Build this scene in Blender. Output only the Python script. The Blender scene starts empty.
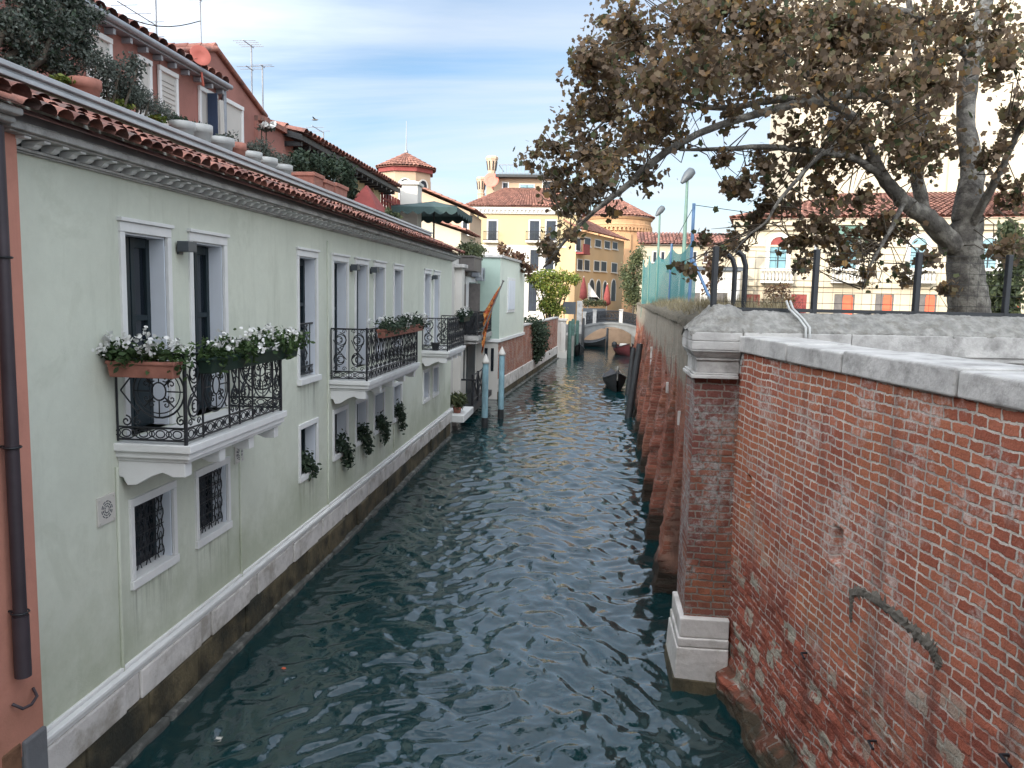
import bpy, math, random
import numpy as np
from mathutils import Vector, Matrix
random.seed(7)
rng = np.random.default_rng(7)
sc = bpy.context.scene
COL = sc.collection
PI = math.pi

# ------------------------------------------------------------------ camera
W_, H_, F_ = 1024, 768, 790.0
CXY = (512.0, 384.0)
EYE = np.array([0.0, 0.0, 5.0])
def _n(v):
    v = np.array(v, float)
    return v / np.linalg.norm(v)
_Y = _n([(591 - 512) / F_, -(296.5 - 384) / F_, -1])
_r = math.atan(172 / 7586.0)
_s, _c = math.sin(_r), math.cos(_r)
_k = _Y[2] / float(np.dot(_Y, [-_s, -_c, 0]))
_Z = -_n([-_k * _s, -_k * _c, -1])
_X = np.cross(_Y, _Z)
ROT = np.array([_X, _Y, _Z])
def ray(px, py):
    return ROT @ np.array([(px - 512) / F_, -(py - 384) / F_, -1.0])
def atx(px, py, x):
    d = ray(px, py); return EYE + d * (x / d[0])
def aty(px, py, y):
    d = ray(px, py); return EYE + d * (y / d[1])
def atz(px, py, z):
    d = ray(px, py); return EYE + d * ((z - 5.0) / d[2])
cam = bpy.data.cameras.new("camera")
cam.sensor_width = 36.0
cam.lens = F_ / 1024 * 36.0
cam.clip_start = 0.1
cam.clip_end = 5000
co = bpy.data.objects.new("camera", cam)
COL.objects.link(co)
co.matrix_world = Matrix.Translation(Vector(EYE)) @ Matrix([list(r) for r in ROT]).to_4x4()
sc.camera = co

# ------------------------------------------------------------------ mesh builder
def tag(o, label=None, cat=None, group=None, kind=None):
    if label: o["label"] = label
    if cat: o["category"] = cat
    if group: o["group"] = group
    if kind: o["kind"] = kind
    return o
def thing(name, loc, label, cat, group=None):
    o = bpy.data.objects.new(name, None)
    o.empty_display_size = 0.2
    COL.objects.link(o)
    o.location = tuple(float(a) for a in loc)
    return tag(o, label, cat, group)
def root_loc(o):
    while o.parent is not None:
        o = o.parent
    return np.array(o.location)
class MB:
    def __init__(s):
        s.v = []; s.f = []; s.sm = []
    def add(s, vs, fs, smooth=False):
        n = len(s.v)
        s.v.extend([tuple(float(a) for a in p) for p in vs])
        for f in fs:
            s.f.append([i + n for i in f]); s.sm.append(smooth)
        return s
    def quad(s, a, b, c, d):
        return s.add([a, b, c, d], [[0, 1, 2, 3]])
    def poly(s, pts):
        return s.add(pts, [list(range(len(pts)))])
    def hexa(s, p):   # 8 points, bottom ring then top ring
        return s.add(p, [[3, 2, 1, 0], [4, 5, 6, 7], [0, 1, 5, 4], [1, 2, 6, 5], [2, 3, 7, 6], [3, 0, 4, 7]])
    def box(s, x0, x1, y0, y1, z0, z1):
        x0, x1 = min(x0, x1), max(x0, x1); y0, y1 = min(y0, y1), max(y0, y1); z0, z1 = min(z0, z1), max(z0, z1)
        return s.hexa([(x0, y0, z0), (x1, y0, z0), (x1, y1, z0), (x0, y1, z0), (x0, y0, z1), (x1, y0, z1), (x1, y1, z1), (x0, y1, z1)])
    def wb(s, O, u, n, u0, u1, n0, n1, z0, z1):   # box in a wall's frame: u along, n outwards
        O = np.array(O, float); u = np.array(u, float); n = np.array(n, float)
        r = []
        for z in (z0, z1):
            for (a, b) in ((u0, n0), (u1, n0), (u1, n1), (u0, n1)):
                p = O + u * a + n * b
                r.append((p[0], p[1], O[2] + z))
        return s.hexa(r)
    def prism(s, ring, vec):   # ring of 3D points extruded along vec
        ring = [np.array(p, float) for p in ring]; vec = np.array(vec, float)
        k = len(ring)
        vs = ring + [p + vec for p in ring]
        fs = [list(range(k))[::-1], list(range(k, 2 * k))]
        for i in range(k):
            j = (i + 1) % k
            fs.append([i, j, k + j, k + i])
        return s.add(vs, fs)
    def tube(s, pts, r, n=6, cap=True, smooth=True, closed=False):
        P = [np.array(p, float) for p in pts]
        k = len(P)
        R = r if hasattr(r, "__len__") else [r] * k
        rings = []
        up = np.array([0.0, 0.0, 1.0]); prev = None
        for i in range(k):
            if closed: t = P[(i + 1) % k] - P[i - 1]
            else: t = P[min(i + 1, k - 1)] - P[max(i - 1, 0)]
            t = t / (np.linalg.norm(t) + 1e-9)
            if prev is None:
                a = np.cross(t, up)
                if np.linalg.norm(a) < 1e-3: a = np.cross(t, [1.0, 0, 0])
            else:
                a = prev - t * np.dot(prev, t)
                if np.linalg.norm(a) < 1e-6: a = np.cross(t, [1.0, 0.3, 0])
            a = a / np.linalg.norm(a); prev = a
            b = np.cross(t, a)
            rings.append([P[i] + R[i] * (math.cos(2 * PI * q / n) * a + math.sin(2 * PI * q / n) * b) for q in range(n)])
        vs = [p for ring in rings for p in ring]
        fs = []
        m = k if closed else k - 1
        for i in range(m):
            for q in range(n):
                j = (i + 1) % k
                fs.append([i * n + q, i * n + (q + 1) % n, j * n + (q + 1) % n, j * n + q])
        s.add(vs, fs, smooth)
        if cap and not closed:
            s.add(rings[0], [list(range(n))[::-1]]); s.add(rings[-1], [list(range(n))])
        return s
    def lathe(s, prof, c, n=20, smooth=True, axis=2):
        vs = []
        for (r, z) in prof:
            for q in range(n):
                a = 2 * PI * q / n
                vs.append((c[0] + r * math.cos(a), c[1] + r * math.sin(a), c[2] + z))
        fs = []
        for i in range(len(prof) - 1):
            for q in range(n):
                fs.append([i * n + q, i * n + (q + 1) % n, (i + 1) * n + (q + 1) % n, (i + 1) * n + q])
        s.add(vs, fs, smooth)
        m = len(prof) - 1
        s.add(vs[:n], [list(range(n))[::-1]]); s.add(vs[m * n:], [list(range(n))])
        return s
    def disc(s, c, nrm, r, t, n=16):
        nrm = _n(nrm); c = np.array(c, float)
        return s.tube([c, c + nrm * t], r, n, True, False)
    def mesh(s, name, off):
        me = bpy.data.meshes.new(name)
        off = np.array(off, float)
        V = (np.array(s.v) - off) if s.v else np.zeros((0, 3))
        me.from_pydata(V.tolist(), [], s.f)
        if any(s.sm): me.polygons.foreach_set("use_smooth", s.sm)
        me.update()
        return me
    def build(s, name, mat, parent, bevel=0.0, label=None, seg=2):
        off = root_loc(parent)
        me = s.mesh(name, off)
        me.materials.append(mat)
        o = bpy.data.objects.new(name, me)
        COL.objects.link(o)
        o.parent = parent
        if bevel: _bev(o, bevel, seg)
        if label: o["label"] = label
        return o
    def solo(s, name, mat, label=None, cat=None, group=None, kind=None, bevel=0.0, seg=2):
        V = np.array(s.v)
        lo, hi = V.min(0), V.max(0)
        off = np.array([(lo[0] + hi[0]) / 2, (lo[1] + hi[1]) / 2, lo[2]])
        me = s.mesh(name, off)
        me.materials.append(mat)
        o = bpy.data.objects.new(name, me)
        COL.objects.link(o)
        o.location = off
        if bevel: _bev(o, bevel, seg)
        return tag(o, label, cat, group, kind)
def _bev(o, w, seg):
    m = o.modifiers.new("bevel", "BEVEL")
    m.width = w; m.segments = seg; m.limit_method = "ANGLE"; m.angle_limit = math.radians(40)
def np_mesh(name, V, F, mat, off=(0, 0, 0), smooth=False):
    """mesh from numpy arrays: V (n,3), F (m,k) all k-gons"""
    me = bpy.data.meshes.new(name)
    V = np.asarray(V, float) - np.array(off, float)
    F = np.asarray(F, np.int32)
    me.vertices.add(len(V)); me.vertices.foreach_set("co", V.ravel().astype(np.float32))
    m, k = F.shape
    me.loops.add(m * k); me.loops.foreach_set("vertex_index", F.ravel())
    me.polygons.add(m)
    me.polygons.foreach_set("loop_start", np.arange(0, m * k, k, dtype=np.int32))
    try: me.polygons.foreach_set("loop_total", np.full(m, k, np.int32))
    except Exception: pass
    if smooth: me.polygons.foreach_set("use_smooth", np.ones(m, bool))
    me.update(calc_edges=True); me.validate()
    me.materials.append(mat)
    return me
def np_part(name, V, F, mat, parent, smooth=False):
    me = np_mesh(name, V, F, mat, root_loc(parent), smooth)
    o = bpy.data.objects.new(name, me); COL.objects.link(o); o.parent = parent
    return o
def copy_tree(o, loc=None, parent=None, label=None):
    c = o.copy(); COL.objects.link(c)
    if parent is not None: c.parent = parent
    for ch in list(o.children): copy_tree(ch, None, c)
    if loc is not None: c.location = tuple(float(a) for a in loc)
    if label: c["label"] = label
    return c

# ------------------------------------------------------------------ materials
def _new(name):
    m = bpy.data.materials.new(name); m.use_nodes = True
    nt = m.node_tree
    for n in list(nt.nodes):
        nt.nodes.remove(n)
    out = nt.nodes.new("ShaderNodeOutputMaterial")
    b = nt.nodes.new("ShaderNodeBsdfPrincipled")
    nt.links.new(b.outputs[0], out.inputs[0])
    return m, nt, b
class N:
    def __init__(s, nt): s.nt = nt
    def __call__(s, typ, ins=None, **kw):
        n = s.nt.nodes.new("ShaderNode" + typ)
        for k, v in kw.items(): setattr(n, k, v)
        for k, v in (ins or {}).items(): s.put(n.inputs[k], v)
        return n
    def put(s, inp, v):
        if isinstance(v, bpy.types.NodeSocket): s.nt.links.new(v, inp)
        elif isinstance(v, (tuple, list)) and inp.type == "RGBA" and len(v) == 3: inp.default_value = (*v, 1)
        else: inp.default_value = v
    def math(s, op, a, b=0.0, clamp=False):
        n = s.nt.nodes.new("ShaderNodeMath"); n.operation = op; n.use_clamp = clamp
        s.put(n.inputs[0], a); s.put(n.inputs[1], b)
        return n.outputs[0]
    def mix(s, f, a, b, blend="MIX"):
        n = s.nt.nodes.new("ShaderNodeMix"); n.data_type = "RGBA"; n.blend_type = blend
        s.put(n.inputs[0], f); s.put(n.inputs[6], a); s.put(n.inputs[7], b)
        return n.outputs[2]
    def noise(s, vec, scale, detail=4, rough=0.55, dist=0.0):
        n = s("TexNoise", {"Vector": vec, "Scale": scale, "Detail": detail, "Roughness": rough, "Distortion": dist})
        return n.outputs["Fac"]
    def ramp(s, f, lo, hi, a=0.0, b=1.0):
        n = s("MapRange", {"Value": f, "From Min": lo, "From Max": hi, "To Min": a, "To Max": b})
        return n.outputs[0]
    def pos(s):
        return s("NewGeometry").outputs["Position"]
def sc3(c, k): return tuple(max(0.0, a * k) for a in c)
def mat(name, col, rough=0.75, var=0.18, scale=2.0, bump=0.0, bscale=30.0, col2=None, metallic=0.0, island=0.0,
        stain=None, stain_amt=0.5, stain_scale=1.2, stain_lo=0.52, streak=False, spec=0.4, trans=0.0):
    m, nt, b = _new(name); g = N(nt)
    p = g.pos()
    c2 = col2 if col2 else sc3(col, 1 + var)
    f = g.ramp(g.noise(p, scale, 5, 0.6), 0.3, 0.7)
    c = g.mix(f, sc3(col, 1 - var), c2)
    if island:
        r = g("NewGeometry").outputs["Random Per Island"]
        c = g.mix(1.0, c, g("CombineColor", {0: g.ramp(r, 0, 1, 1 - island, 1 + island), 1: g.ramp(r, 0, 1, 1 - island, 1 + island), 2: g.ramp(r, 0, 1, 1 - island * .9, 1 + island)}).outputs[0], "MULTIPLY")
    if stain:
        pv = p
        if streak: pv = g("VectorMath", {0: p, 1: (1, 1, 0.16)}, operation="MULTIPLY").outputs[0]
        sf = g.ramp(g.noise(pv, stain_scale, 6, 0.65), stain_lo, stain_lo + 0.16, 0, stain_amt)
        c = g.mix(sf, c, stain)
    g.put(b.inputs["Base Color"], c)
    b.inputs["Roughness"].default_value = rough
    b.inputs["Metallic"].default_value = metallic
    b.inputs["Specular IOR Level"].default_value = spec
    if bump:
        bn = g("Bump", {"Height": g.noise(p, bscale, 5, 0.65), "Strength": 0.6, "Distance": bump})
        nt.links.new(bn.outputs[0], b.inputs["Normal"])
    return m
def leaf_mat(name, cols, rough=0.6, trans=0.25):
    m, nt, b = _new(name); g = N(nt)
    r = g("NewGeometry").outputs["Random Per Island"]
    n = g("ValToRGB", {0: r})
    cr = n.color_ramp; cr.interpolation = "LINEAR"
    while len(cr.elements) < len(cols): cr.elements.new(0.5)
    for i, (pp, c) in enumerate(cols):
        cr.elements[i].position = pp; cr.elements[i].color = (*c, 1)
    c = g.mix(g.ramp(g.noise(g.pos(), 1.3, 3), 0.35, 0.65, 0, 0.45), n.outputs[0], sc3(cols[0][1], 0.8))
    g.put(b.inputs["Base Color"], c)
    b.inputs["Roughness"].default_value = rough
    b.inputs["Specular IOR Level"].default_value = 0.3
    if trans:
        t = g("BsdfTranslucent", {"Color": c})
        mx = g("MixShader", {0: trans, 1: b.outputs[0], 2: t.outputs[0]})
        out = [q for q in nt.nodes if q.type == "OUTPUT_MATERIAL"][0]
        nt.links.new(mx.outputs[0], out.inputs[0])
    return m
def brick_mat(name, u, cA=(0.46, 0.165, 0.10), cB=(0.27, 0.08, 0.052), mortar=(0.60, 0.54, 0.48), bw=0.25, bh=0.084, msize=0.011,
              white=0.5, white_lo=0.52, dark=0.3, bump=0.02, plaster=None, erode=False, warm=(0.42, 0.16, 0.08), white_c=(0.56, 0.50, 0.46)):
    """bricks laid in courses on a wall that runs along the horizontal direction u"""
    m, nt, b = _new(name); g = N(nt)
    p = g.pos()
    wob = g("VectorMath", {0: g("TexNoise", {"Vector": p, "Scale": 2.2, "Detail": 3}).outputs["Color"], 1: (0.5, 0.5, 0.5)}, operation="SUBTRACT").outputs[0]
    wob2 = g("VectorMath", {0: g("TexNoise", {"Vector": p, "Scale": 24.0, "Detail": 3}).outputs["Color"], 1: (0.5, 0.5, 0.5)}, operation="SUBTRACT").outputs[0]
    q = g("VectorMath", {0: wob, 1: (0.07, 0.07, 0.07)}, operation="MULTIPLY").outputs[0]
    q2 = g("VectorMath", {0: wob2, 1: (0.034, 0.034, 0.034)}, operation="MULTIPLY").outputs[0]
    q = g("VectorMath", {0: q, 1: q2}, operation="ADD").outputs[0]
    pp = g("VectorMath", {0: p, 1: q}, operation="ADD").outputs[0]
    uu = g("VectorMath", {0: pp, 1: (u[0], u[1], 0)}, operation="DOT_PRODUCT").outputs["Value"]
    zz = g("SeparateXYZ", {0: pp}).outputs[2]
    v = g("CombineXYZ", {0: uu, 1: zz, 2: 0.0}).outputs[0]
    br = g("TexBrick", {"Vector": v, "Color1": (0, 0, 0), "Color2": (1, 1, 1), "Mortar": (0.5, 0.5, 0.5), "Scale": 1.0, "Mortar Size": msize,
                        "Mortar Smooth": 0.35, "Bias": 0.0, "Brick Width": bw, "Row Height": bh})
    br.offset = 0.5; br.squash = 0.62; br.squash_frequency = 2
    rnd = br.outputs["Color"]; mf = br.outputs["Fac"]
    c = g.mix(rnd, cA, cB)
    c = g.mix(g.ramp(g.noise(p, 1.1, 4), 0.45, 0.68, 0, 0.7), c, warm)
    c = g.mix(g.ramp(g.noise(p, 60, 3), 0.35, 0.75, 0, 0.35), c, sc3(cB, 0.55))
    mb_ = g.mix(g.ramp(g.noise(p, 3.0, 4), 0.35, 0.65), mortar, sc3(mortar, 0.55))
    c = g.mix(mf, c, mb_)
    # lime bloom and repointing smears
    wf = g.math("MULTIPLY", g.ramp(g.noise(p, 1.5, 7, 0.72), white_lo, white_lo + 0.10, 0, 1), g.ramp(g.noise(p, 17, 6, 0.75), 0.44, 0.56, 0.05, 1))
    c = g.mix(g.math("MULTIPLY", wf, white), c, white_c)
    hgt = g.math("SUBTRACT", 1.0, mf)
    if erode:
        # salt-eaten lower courses: hollowed bricks, deep red, mortar standing in thin lines, a few grey patched stones
        low = g.ramp(g.math("ADD", g("SeparateXYZ", {0: p}).outputs[2], g.ramp(g.noise(p, 0.55, 4), 0.25, 0.75, -1.0, 1.0)), 1.7, 2.5, 1, 0)
        c2 = g.mix(rnd, (0.36, 0.108, 0.068), (0.22, 0.064, 0.045))
        br2 = g("TexBrick", {"Vector": v, "Color1": (0, 0, 0), "Color2": (1, 1, 1), "Mortar": (0, 0, 0), "Scale": 1.0, "Mortar Size": 0.006,
                             "Mortar Smooth": 0.2, "Bias": -0.28, "Brick Width": 0.30, "Row Height": 0.168})
        br2.offset = 0.37
        c2 = g.mix(g.math("MULTIPLY", mf, g.ramp(g.noise(p, 5, 3), 0.42, 0.6)), c2, (0.48, 0.42, 0.38))
        pat = g.math("MULTIPLY", g.ramp(br2.outputs["Color"], 0.40, 0.5), g.ramp(g.noise(p, 9, 4), 0.40, 0.5))
        c2 = g.mix(pat, c2, (0.36, 0.33, 0.27))
        c = g.mix(low, c, c2)
        hgt = g.math("ADD", hgt, g.math("MULTIPLY", g.math("MULTIPLY", low, g.noise(p, 9, 5, 0.7)), 2.2))
        # damp grey-green foot
        ft = g.ramp(g.math("ADD", g("SeparateXYZ", {0: p}).outputs[2], g.ramp(g.noise(p, 1.5, 5), 0.2, 0.8, -0.3, 0.3)), 0.25, 0.5, 0.92, 0)
        c = g.mix(ft, c, (0.045, 0.045, 0.03))
    if plaster:
        z0, zc = plaster
        zn = g.math("ADD", g("SeparateXYZ", {0: p}).outputs[2], g.ramp(g.noise(p, 0.8, 6, 0.65), 0.2, 0.8, -0.9, 0.9))
        pf = g.math("MULTIPLY", g.ramp(zn, z0 - 0.12, z0 + 0.18), g.ramp(g.noise(p, 7, 4), 0.3, 0.42, 0.4, 1))
        c = g.mix(pf, c, g.mix(g.noise(p, 5, 5), sc3(zc, 0.6), sc3(zc, 1.25)))
        hgt = g.mix(pf, hgt, g.math("ADD", 1.1, g.math("MULTIPLY", g.noise(p, 18, 4), 0.5)))
        ft = g.ramp(g.math("ADD", g("SeparateXYZ", {0: p}).outputs[2], g.ramp(g.noise(p, 1.1, 5), 0.2, 0.8, -0.4, 0.4)), 0.35, 0.75, 0.92, 0)
        c = g.mix(ft, c, (0.028, 0.03, 0.024))
    if dark:
        pv = g("VectorMath", {0: p, 1: (1.6, 1.6, 0.22)}, operation="MULTIPLY").outputs[0]
        c = g.mix(g.ramp(g.noise(pv, 1.5, 5, 0.6), 0.56, 0.72, 0, dark), c, (0.06, 0.05, 0.045))
    g.put(b.inputs["Base Color"], c)
    b.inputs["Roughness"].default_value = 0.9
    b.inputs["Specular IOR Level"].default_value = 0.2
    hh = g.math("ADD", hgt, g.math("MULTIPLY", g.noise(p, 45, 4, 0.7), 0.55))
    bn = g("Bump", {"Height": hh, "Strength": 0.9, "Distance": bump})
    nt.links.new(bn.outputs[0], b.inputs["Normal"])
    return m

M = {}
M["green"] = mat("pale_green_stucco", (0.565, 0.605, 0.52), 0.85, 0.06, 0.8, 0.006, 60, stain=(0.40, 0.42, 0.345), stain_amt=0.5, stain_scale=0.9, streak=True, stain_lo=0.50)
def stucco_mat(name, col, dirt, peel, sills=()):
    m, nt, b = _new(name); g = N(nt); p = g.pos()
    pv = g("VectorMath", {0: p, 1: (1, 1, 0.14)}, operation="MULTIPLY").outputs[0]
    z = g("SeparateXYZ", {0: p}).outputs[2]
    c = g.mix(g.ramp(g.noise(p, .55, 6, .65), .32, .68), sc3(col, .90), sc3(col, 1.05))
    c = g.mix(g.ramp(g.noise(p, 9, 5, .7), .35, .7, 0, .35), c, sc3(col, .84))
    c = g.mix(g.ramp(g.noise(pv, 2.6, 6, .7), .53, .74, 0, .55), c, dirt)                       # rain runs
    c = g.mix(g.ramp(g.noise(p, 1.1, 7, .7, .5), .56, .64, 0, .38), c, sc3(dirt, 1.12))          # old patch repairs
    damp = g.ramp(g.math("ADD", z, g.ramp(g.noise(p, .9, 6, .7), .2, .8, -1.0, 1.0)), 1.05, 2.0, .5, 0)
    c = g.mix(damp, c, (dirt[0] * .72, dirt[1] * .76, dirt[2] * .62))                            # rising damp and algae
    if sills:     # grey drips below the window sills
        yv = g("SeparateXYZ", {0: p}).outputs[1]; sm = None
        for (yc, zt) in sills:
            q = g.math("MULTIPLY", g.ramp(g.math("ABSOLUTE", g.math("SUBTRACT", yv, yc)), .40, .52, 1, 0), g.ramp(z, zt - .75, zt, 0, 1)); q = g.math("MULTIPLY", q, g.math("LESS_THAN", z, zt))
            sm = q if sm is None else g.math("MAXIMUM", sm, q)
        sv = g("VectorMath", {0: p, 1: (1, 1, 0.05)}, operation="MULTIPLY").outputs[0]
        c = g.mix(g.math("MULTIPLY", sm, g.ramp(g.noise(sv, 11, 4, .7), .48, .66, 0, .75)), c, (.17, .175, .14))
    pl = g.math("MULTIPLY", g.ramp(g.noise(p, 3.1, 6, .75), .66, .68), g.ramp(z, 1.6, 2.1, 1, 0))
    c = g.mix(pl, c, peel)
    g.put(b.inputs["Base Color"], c); b.inputs["Roughness"].default_value = .88; b.inputs["Specular IOR Level"].default_value = .3
    hgt = g.math("ADD", g.math("MULTIPLY", g.noise(p, 50, 5, .7), .35), g.math("ADD", g.noise(p, 2.2, 4), g.math("MULTIPLY", pl, -.6)))
    bn = g("Bump", {"Height": hgt, "Strength": .7, "Distance": .014}); nt.links.new(bn.outputs[0], b.inputs["Normal"])
    return m
M["green"] = stucco_mat("aged_green_stucco", (0.585, 0.61, 0.52), (0.40, 0.42, 0.345), (0.56, 0.55, 0.50),
                        [(y, 1.76) for y in (8.2, 9.6, 13.1, 14.87, 16.3, 17.72, 19.46, 23.02, 24.44)] + [(13.1, 3.41)])
M["salmon"] = stucco_mat("aged_salmon_stucco", (0.52, 0.235, 0.175), (0.36, 0.16, 0.12), (0.45, 0.33, 0.27))
M["teal"] = mat("teal_stucco", (0.29, 0.37, 0.325), 0.85, 0.08, 1.2, 0.004, 40)
M["mint"] = mat("mint_stucco", (0.60, 0.64, 0.56), 0.85, 0.08, 1.2, 0.004, 40, stain=(0.40, 0.44, 0.38), stain_amt=0.3)
M["red"] = mat("faded_red_stucco", (0.30, 0.135, 0.11), 0.85, 0.14, 0.9, 0.008, 30, stain=(0.22, 0.10, 0.08), stain_amt=0.6)
M["white"] = mat("white_stone", (0.66, 0.66, 0.65), 0.7, 0.08, 2.5, 0.003, 40, stain=(0.42, 0.42, 0.41), stain_amt=0.35, stain_scale=2.5, stain_lo=0.55)
M["jamb"] = mat("white_painted_jamb", (0.62, 0.66, 0.72), 0.55, 0.04, 2.0)
M["istria"] = mat("istrian_stone", (0.55, 0.525, 0.50), 0.8, 0.16, 3, 0.02, 14, stain=(0.26, 0.235, 0.20), stain_amt=0.75, stain_scale=2.2, island=0.07, stain_lo=0.50)
M["cap"] = mat("weathered_cap_stone", (0.40, 0.39, 0.375), 0.8, 0.22, 3.5, 0.022, 16, stain=(0.17, 0.165, 0.155), stain_amt=0.75, stain_scale=2.6, stain_lo=0.50)
M["mossy"] = mat("tide_stained_stone", (0.06, 0.052, 0.034), 0.7, 0.6, 2.5, 0.04, 14, col2=(0.16, 0.13, 0.075), stain=(0.02, 0.022, 0.018), stain_amt=0.9, stain_scale=1.3, stain_lo=0.45)
M["tideline"] = mat("barnacle_ledge", (0.075, 0.078, 0.072), 0.8, 0.3, 4, 0.03, 18, stain=(0.30, 0.30, 0.27), stain_amt=0.6, stain_scale=5)
M["greystone"] = mat("grey_trachyte", (0.13, 0.135, 0.145), 0.8, 0.2, 2, 0.012, 20)
M["rust"] = mat("rust_stained_stone", (0.16, 0.08, 0.045), 0.85, 0.4, 4, 0.02, 16)
M["concrete"] = mat("rough_grey_concrete", (0.225, 0.22, 0.205), 0.95, 0.35, 9, 0.09, 22, stain=(0.15, 0.14, 0.12), stain_amt=0.8, stain_scale=7.5, stain_lo=0.49)
M["iron"] = mat("black_wrought_iron", (0.012, 0.014, 0.018), 0.45, 0.3, 8, spec=0.5)
M["darkgreen"] = mat("dark_green_woodwork", (0.010, 0.020, 0.026), 0.5, 0.25, 3)
M["glass"] = mat("dark_window_glass", (0.012, 0.017, 0.024), 0.08, 0.3, 0.8, spec=0.6)
M["lampgrey"] = mat("grey_lamp_metal", (0.07, 0.08, 0.09), 0.45, 0.1)
M["pipebrown"] = mat("brown_downpipe", (0.045, 0.035, 0.042), 0.5, 0.25, 3)
M["gutter"] = mat("grey_zinc", (0.30, 0.32, 0.35), 0.5, 0.15, 4, metallic=0.3)
M["deck"] = mat("pale_zinc_edge", (0.42, 0.45, 0.47), 0.6, 0.12, 3)
M["tile"] = mat("terracotta_tiles", (0.26, 0.115, 0.085), 0.9, 0.3, 6, 0.01, 40, island=0.5, stain=(0.10, 0.085, 0.08), stain_amt=0.75, stain_scale=4, stain_lo=0.48)
M["farTile"] = mat("far_terracotta_tiles", (0.225, 0.105, 0.076), 0.9, 0.25, 3, island=0.35, stain=(0.22, 0.11, 0.08), stain_amt=0.5, stain_scale=1.0)  # duller red for the far roofs
M["terracotta"] = mat("terracotta_pot", (0.32, 0.135, 0.10), 0.8, 0.2, 6, 0.004, 40)
M["ceramic"] = mat("white_ceramic_pot", (0.36, 0.365, 0.355), 0.5, 0.12, 5, stain=(0.3, 0.29, 0.27), stain_amt=0.4, stain_scale=6)
M["plastic_green"] = mat("dark_green_plastic", (0.012, 0.03, 0.022), 0.5, 0.2, 5)
M["soil"] = mat("earth_and_roots", (0.10, 0.085, 0.06), 0.95, 0.4, 6, 0.05, 12)
M["cream"] = mat("cream_render", (0.42, 0.36, 0.275), 0.9, 0.08, 0.35, 0.01, 8, stain=(0.42, 0.36, 0.28), stain_amt=0.35, stain_scale=0.35, streak=True)
M["palace"] = mat("pale_palace_render", (0.42, 0.365, 0.275), 0.9, 0.08, 0.35, 0.01, 8, stain=(0.40, 0.36, 0.29), stain_amt=0.35, stain_scale=0.5, streak=True)
M["yellow"] = mat("soft_yellow_render", (0.385, 0.305, 0.175), 0.9, 0.06, 0.3, stain=(0.48, 0.39, 0.23), stain_amt=0.35, stain_scale=0.3, streak=True)
M["orange"] = mat("apricot_render", (0.44, 0.30, 0.165), 0.9, 0.07, 0.3, stain=(0.46, 0.29, 0.14), stain_amt=0.4, stain_scale=0.35, streak=True)
M["pinkish"] = mat("peach_render", (0.42, 0.31, 0.22), 0.9, 0.08, 0.4)
M["towerbrick"] = mat("sand_render", (0.38, 0.27, 0.19), 0.9, 0.14, 0.9, 0.01, 10, stain=(0.34, 0.22, 0.14), stain_amt=0.5, stain_scale=0.8)
M["offwhite"] = mat("offwhite_paint", (0.49, 0.47, 0.435), 0.7, 0.06, 1.0)
M["shutterbrown"] = mat("grey_brown_shutter", (0.10, 0.09, 0.085), 0.6, 0.2, 6)
M["redshutter"] = mat("orange_red_shutter", (0.50, 0.10, 0.045), 0.6, 0.12, 3)
M["blueglass"] = mat("pale_blue_glazing", (0.16, 0.28, 0.32), 0.15, 0.2, 1.0, spec=0.6)
M["farpane"] = mat("dark_far_pane", (0.018, 0.024, 0.034), 0.45, 0.3, 0.8, spec=0.2)
M["awning"] = mat("green_canvas", (0.035, 0.062, 0.062), 0.9, 0.15, 4)
M["boatred"] = mat("dark_red_boat_paint", (0.10, 0.022, 0.024), 0.5, 0.2, 3)
M["redcanvas"] = mat("dark_red_canvas", (0.20, 0.045, 0.04), 0.9, 0.2, 4)
M["polepaint"] = mat("pale_blue_paint", (0.20, 0.33, 0.38), 0.6, 0.2, 3, stain=(0.10, 0.15, 0.17), stain_amt=0.6, stain_scale=3, streak=True)
M["wood_wet"] = mat("black_wet_wood", (0.022, 0.024, 0.026), 0.6, 0.35, 6, 0.01, 30)
M["wood_green"] = mat("green_weathered_wood", (0.05, 0.10, 0.085), 0.8, 0.3, 5)
M["net_blue"] = mat("blue_painted_steel", (0.07, 0.14, 0.25), 0.5, 0.15, 4)
M["lamp_green"] = mat("green_painted_steel", (0.10, 0.17, 0.14), 0.5, 0.2, 4)
M["dish"] = mat("terracotta_dish", (0.52, 0.14, 0.10), 0.6, 0.1, 3)
M["steel"] = mat("dull_antenna_metal", (0.25, 0.26, 0.28), 0.5, 0.1, metallic=0.5)
M["cable"] = mat("black_cable", (0.02, 0.02, 0.02), 0.7)
M["bark"] = mat("plane_bark", (0.105, 0.096, 0.085), 0.9, 0.45, 6, 0.08, 13, stain=(0.27, 0.255, 0.22), stain_amt=0.8, stain_scale=5.2, stain_lo=0.47)
M["bark2"] = mat("brown_bark", (0.07, 0.055, 0.04), 0.9, 0.3, 8, 0.02, 20)
M["leaf_plane"] = leaf_mat("dry_plane_leaves", [(0.0, (0.11, 0.083, 0.058)), (0.3, (0.185, 0.132, 0.09)), (0.55, (0.25, 0.165, 0.10)), (0.78, (0.14, 0.13, 0.062)), (0.95, (0.26, 0.155, 0.075)), (1.0, (0.42, 0.24, 0.06))], trans=0.42)  # brightest orange tone stands in for leaves caught by the sun
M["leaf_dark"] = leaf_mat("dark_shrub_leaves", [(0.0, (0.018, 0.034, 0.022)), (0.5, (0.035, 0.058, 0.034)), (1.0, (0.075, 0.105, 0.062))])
M["leaf_grey"] = leaf_mat("grey_green_leaves", [(0.0, (0.055, 0.068, 0.056)), (0.5, (0.095, 0.115, 0.095)), (1.0, (0.19, 0.215, 0.185))])
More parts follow.
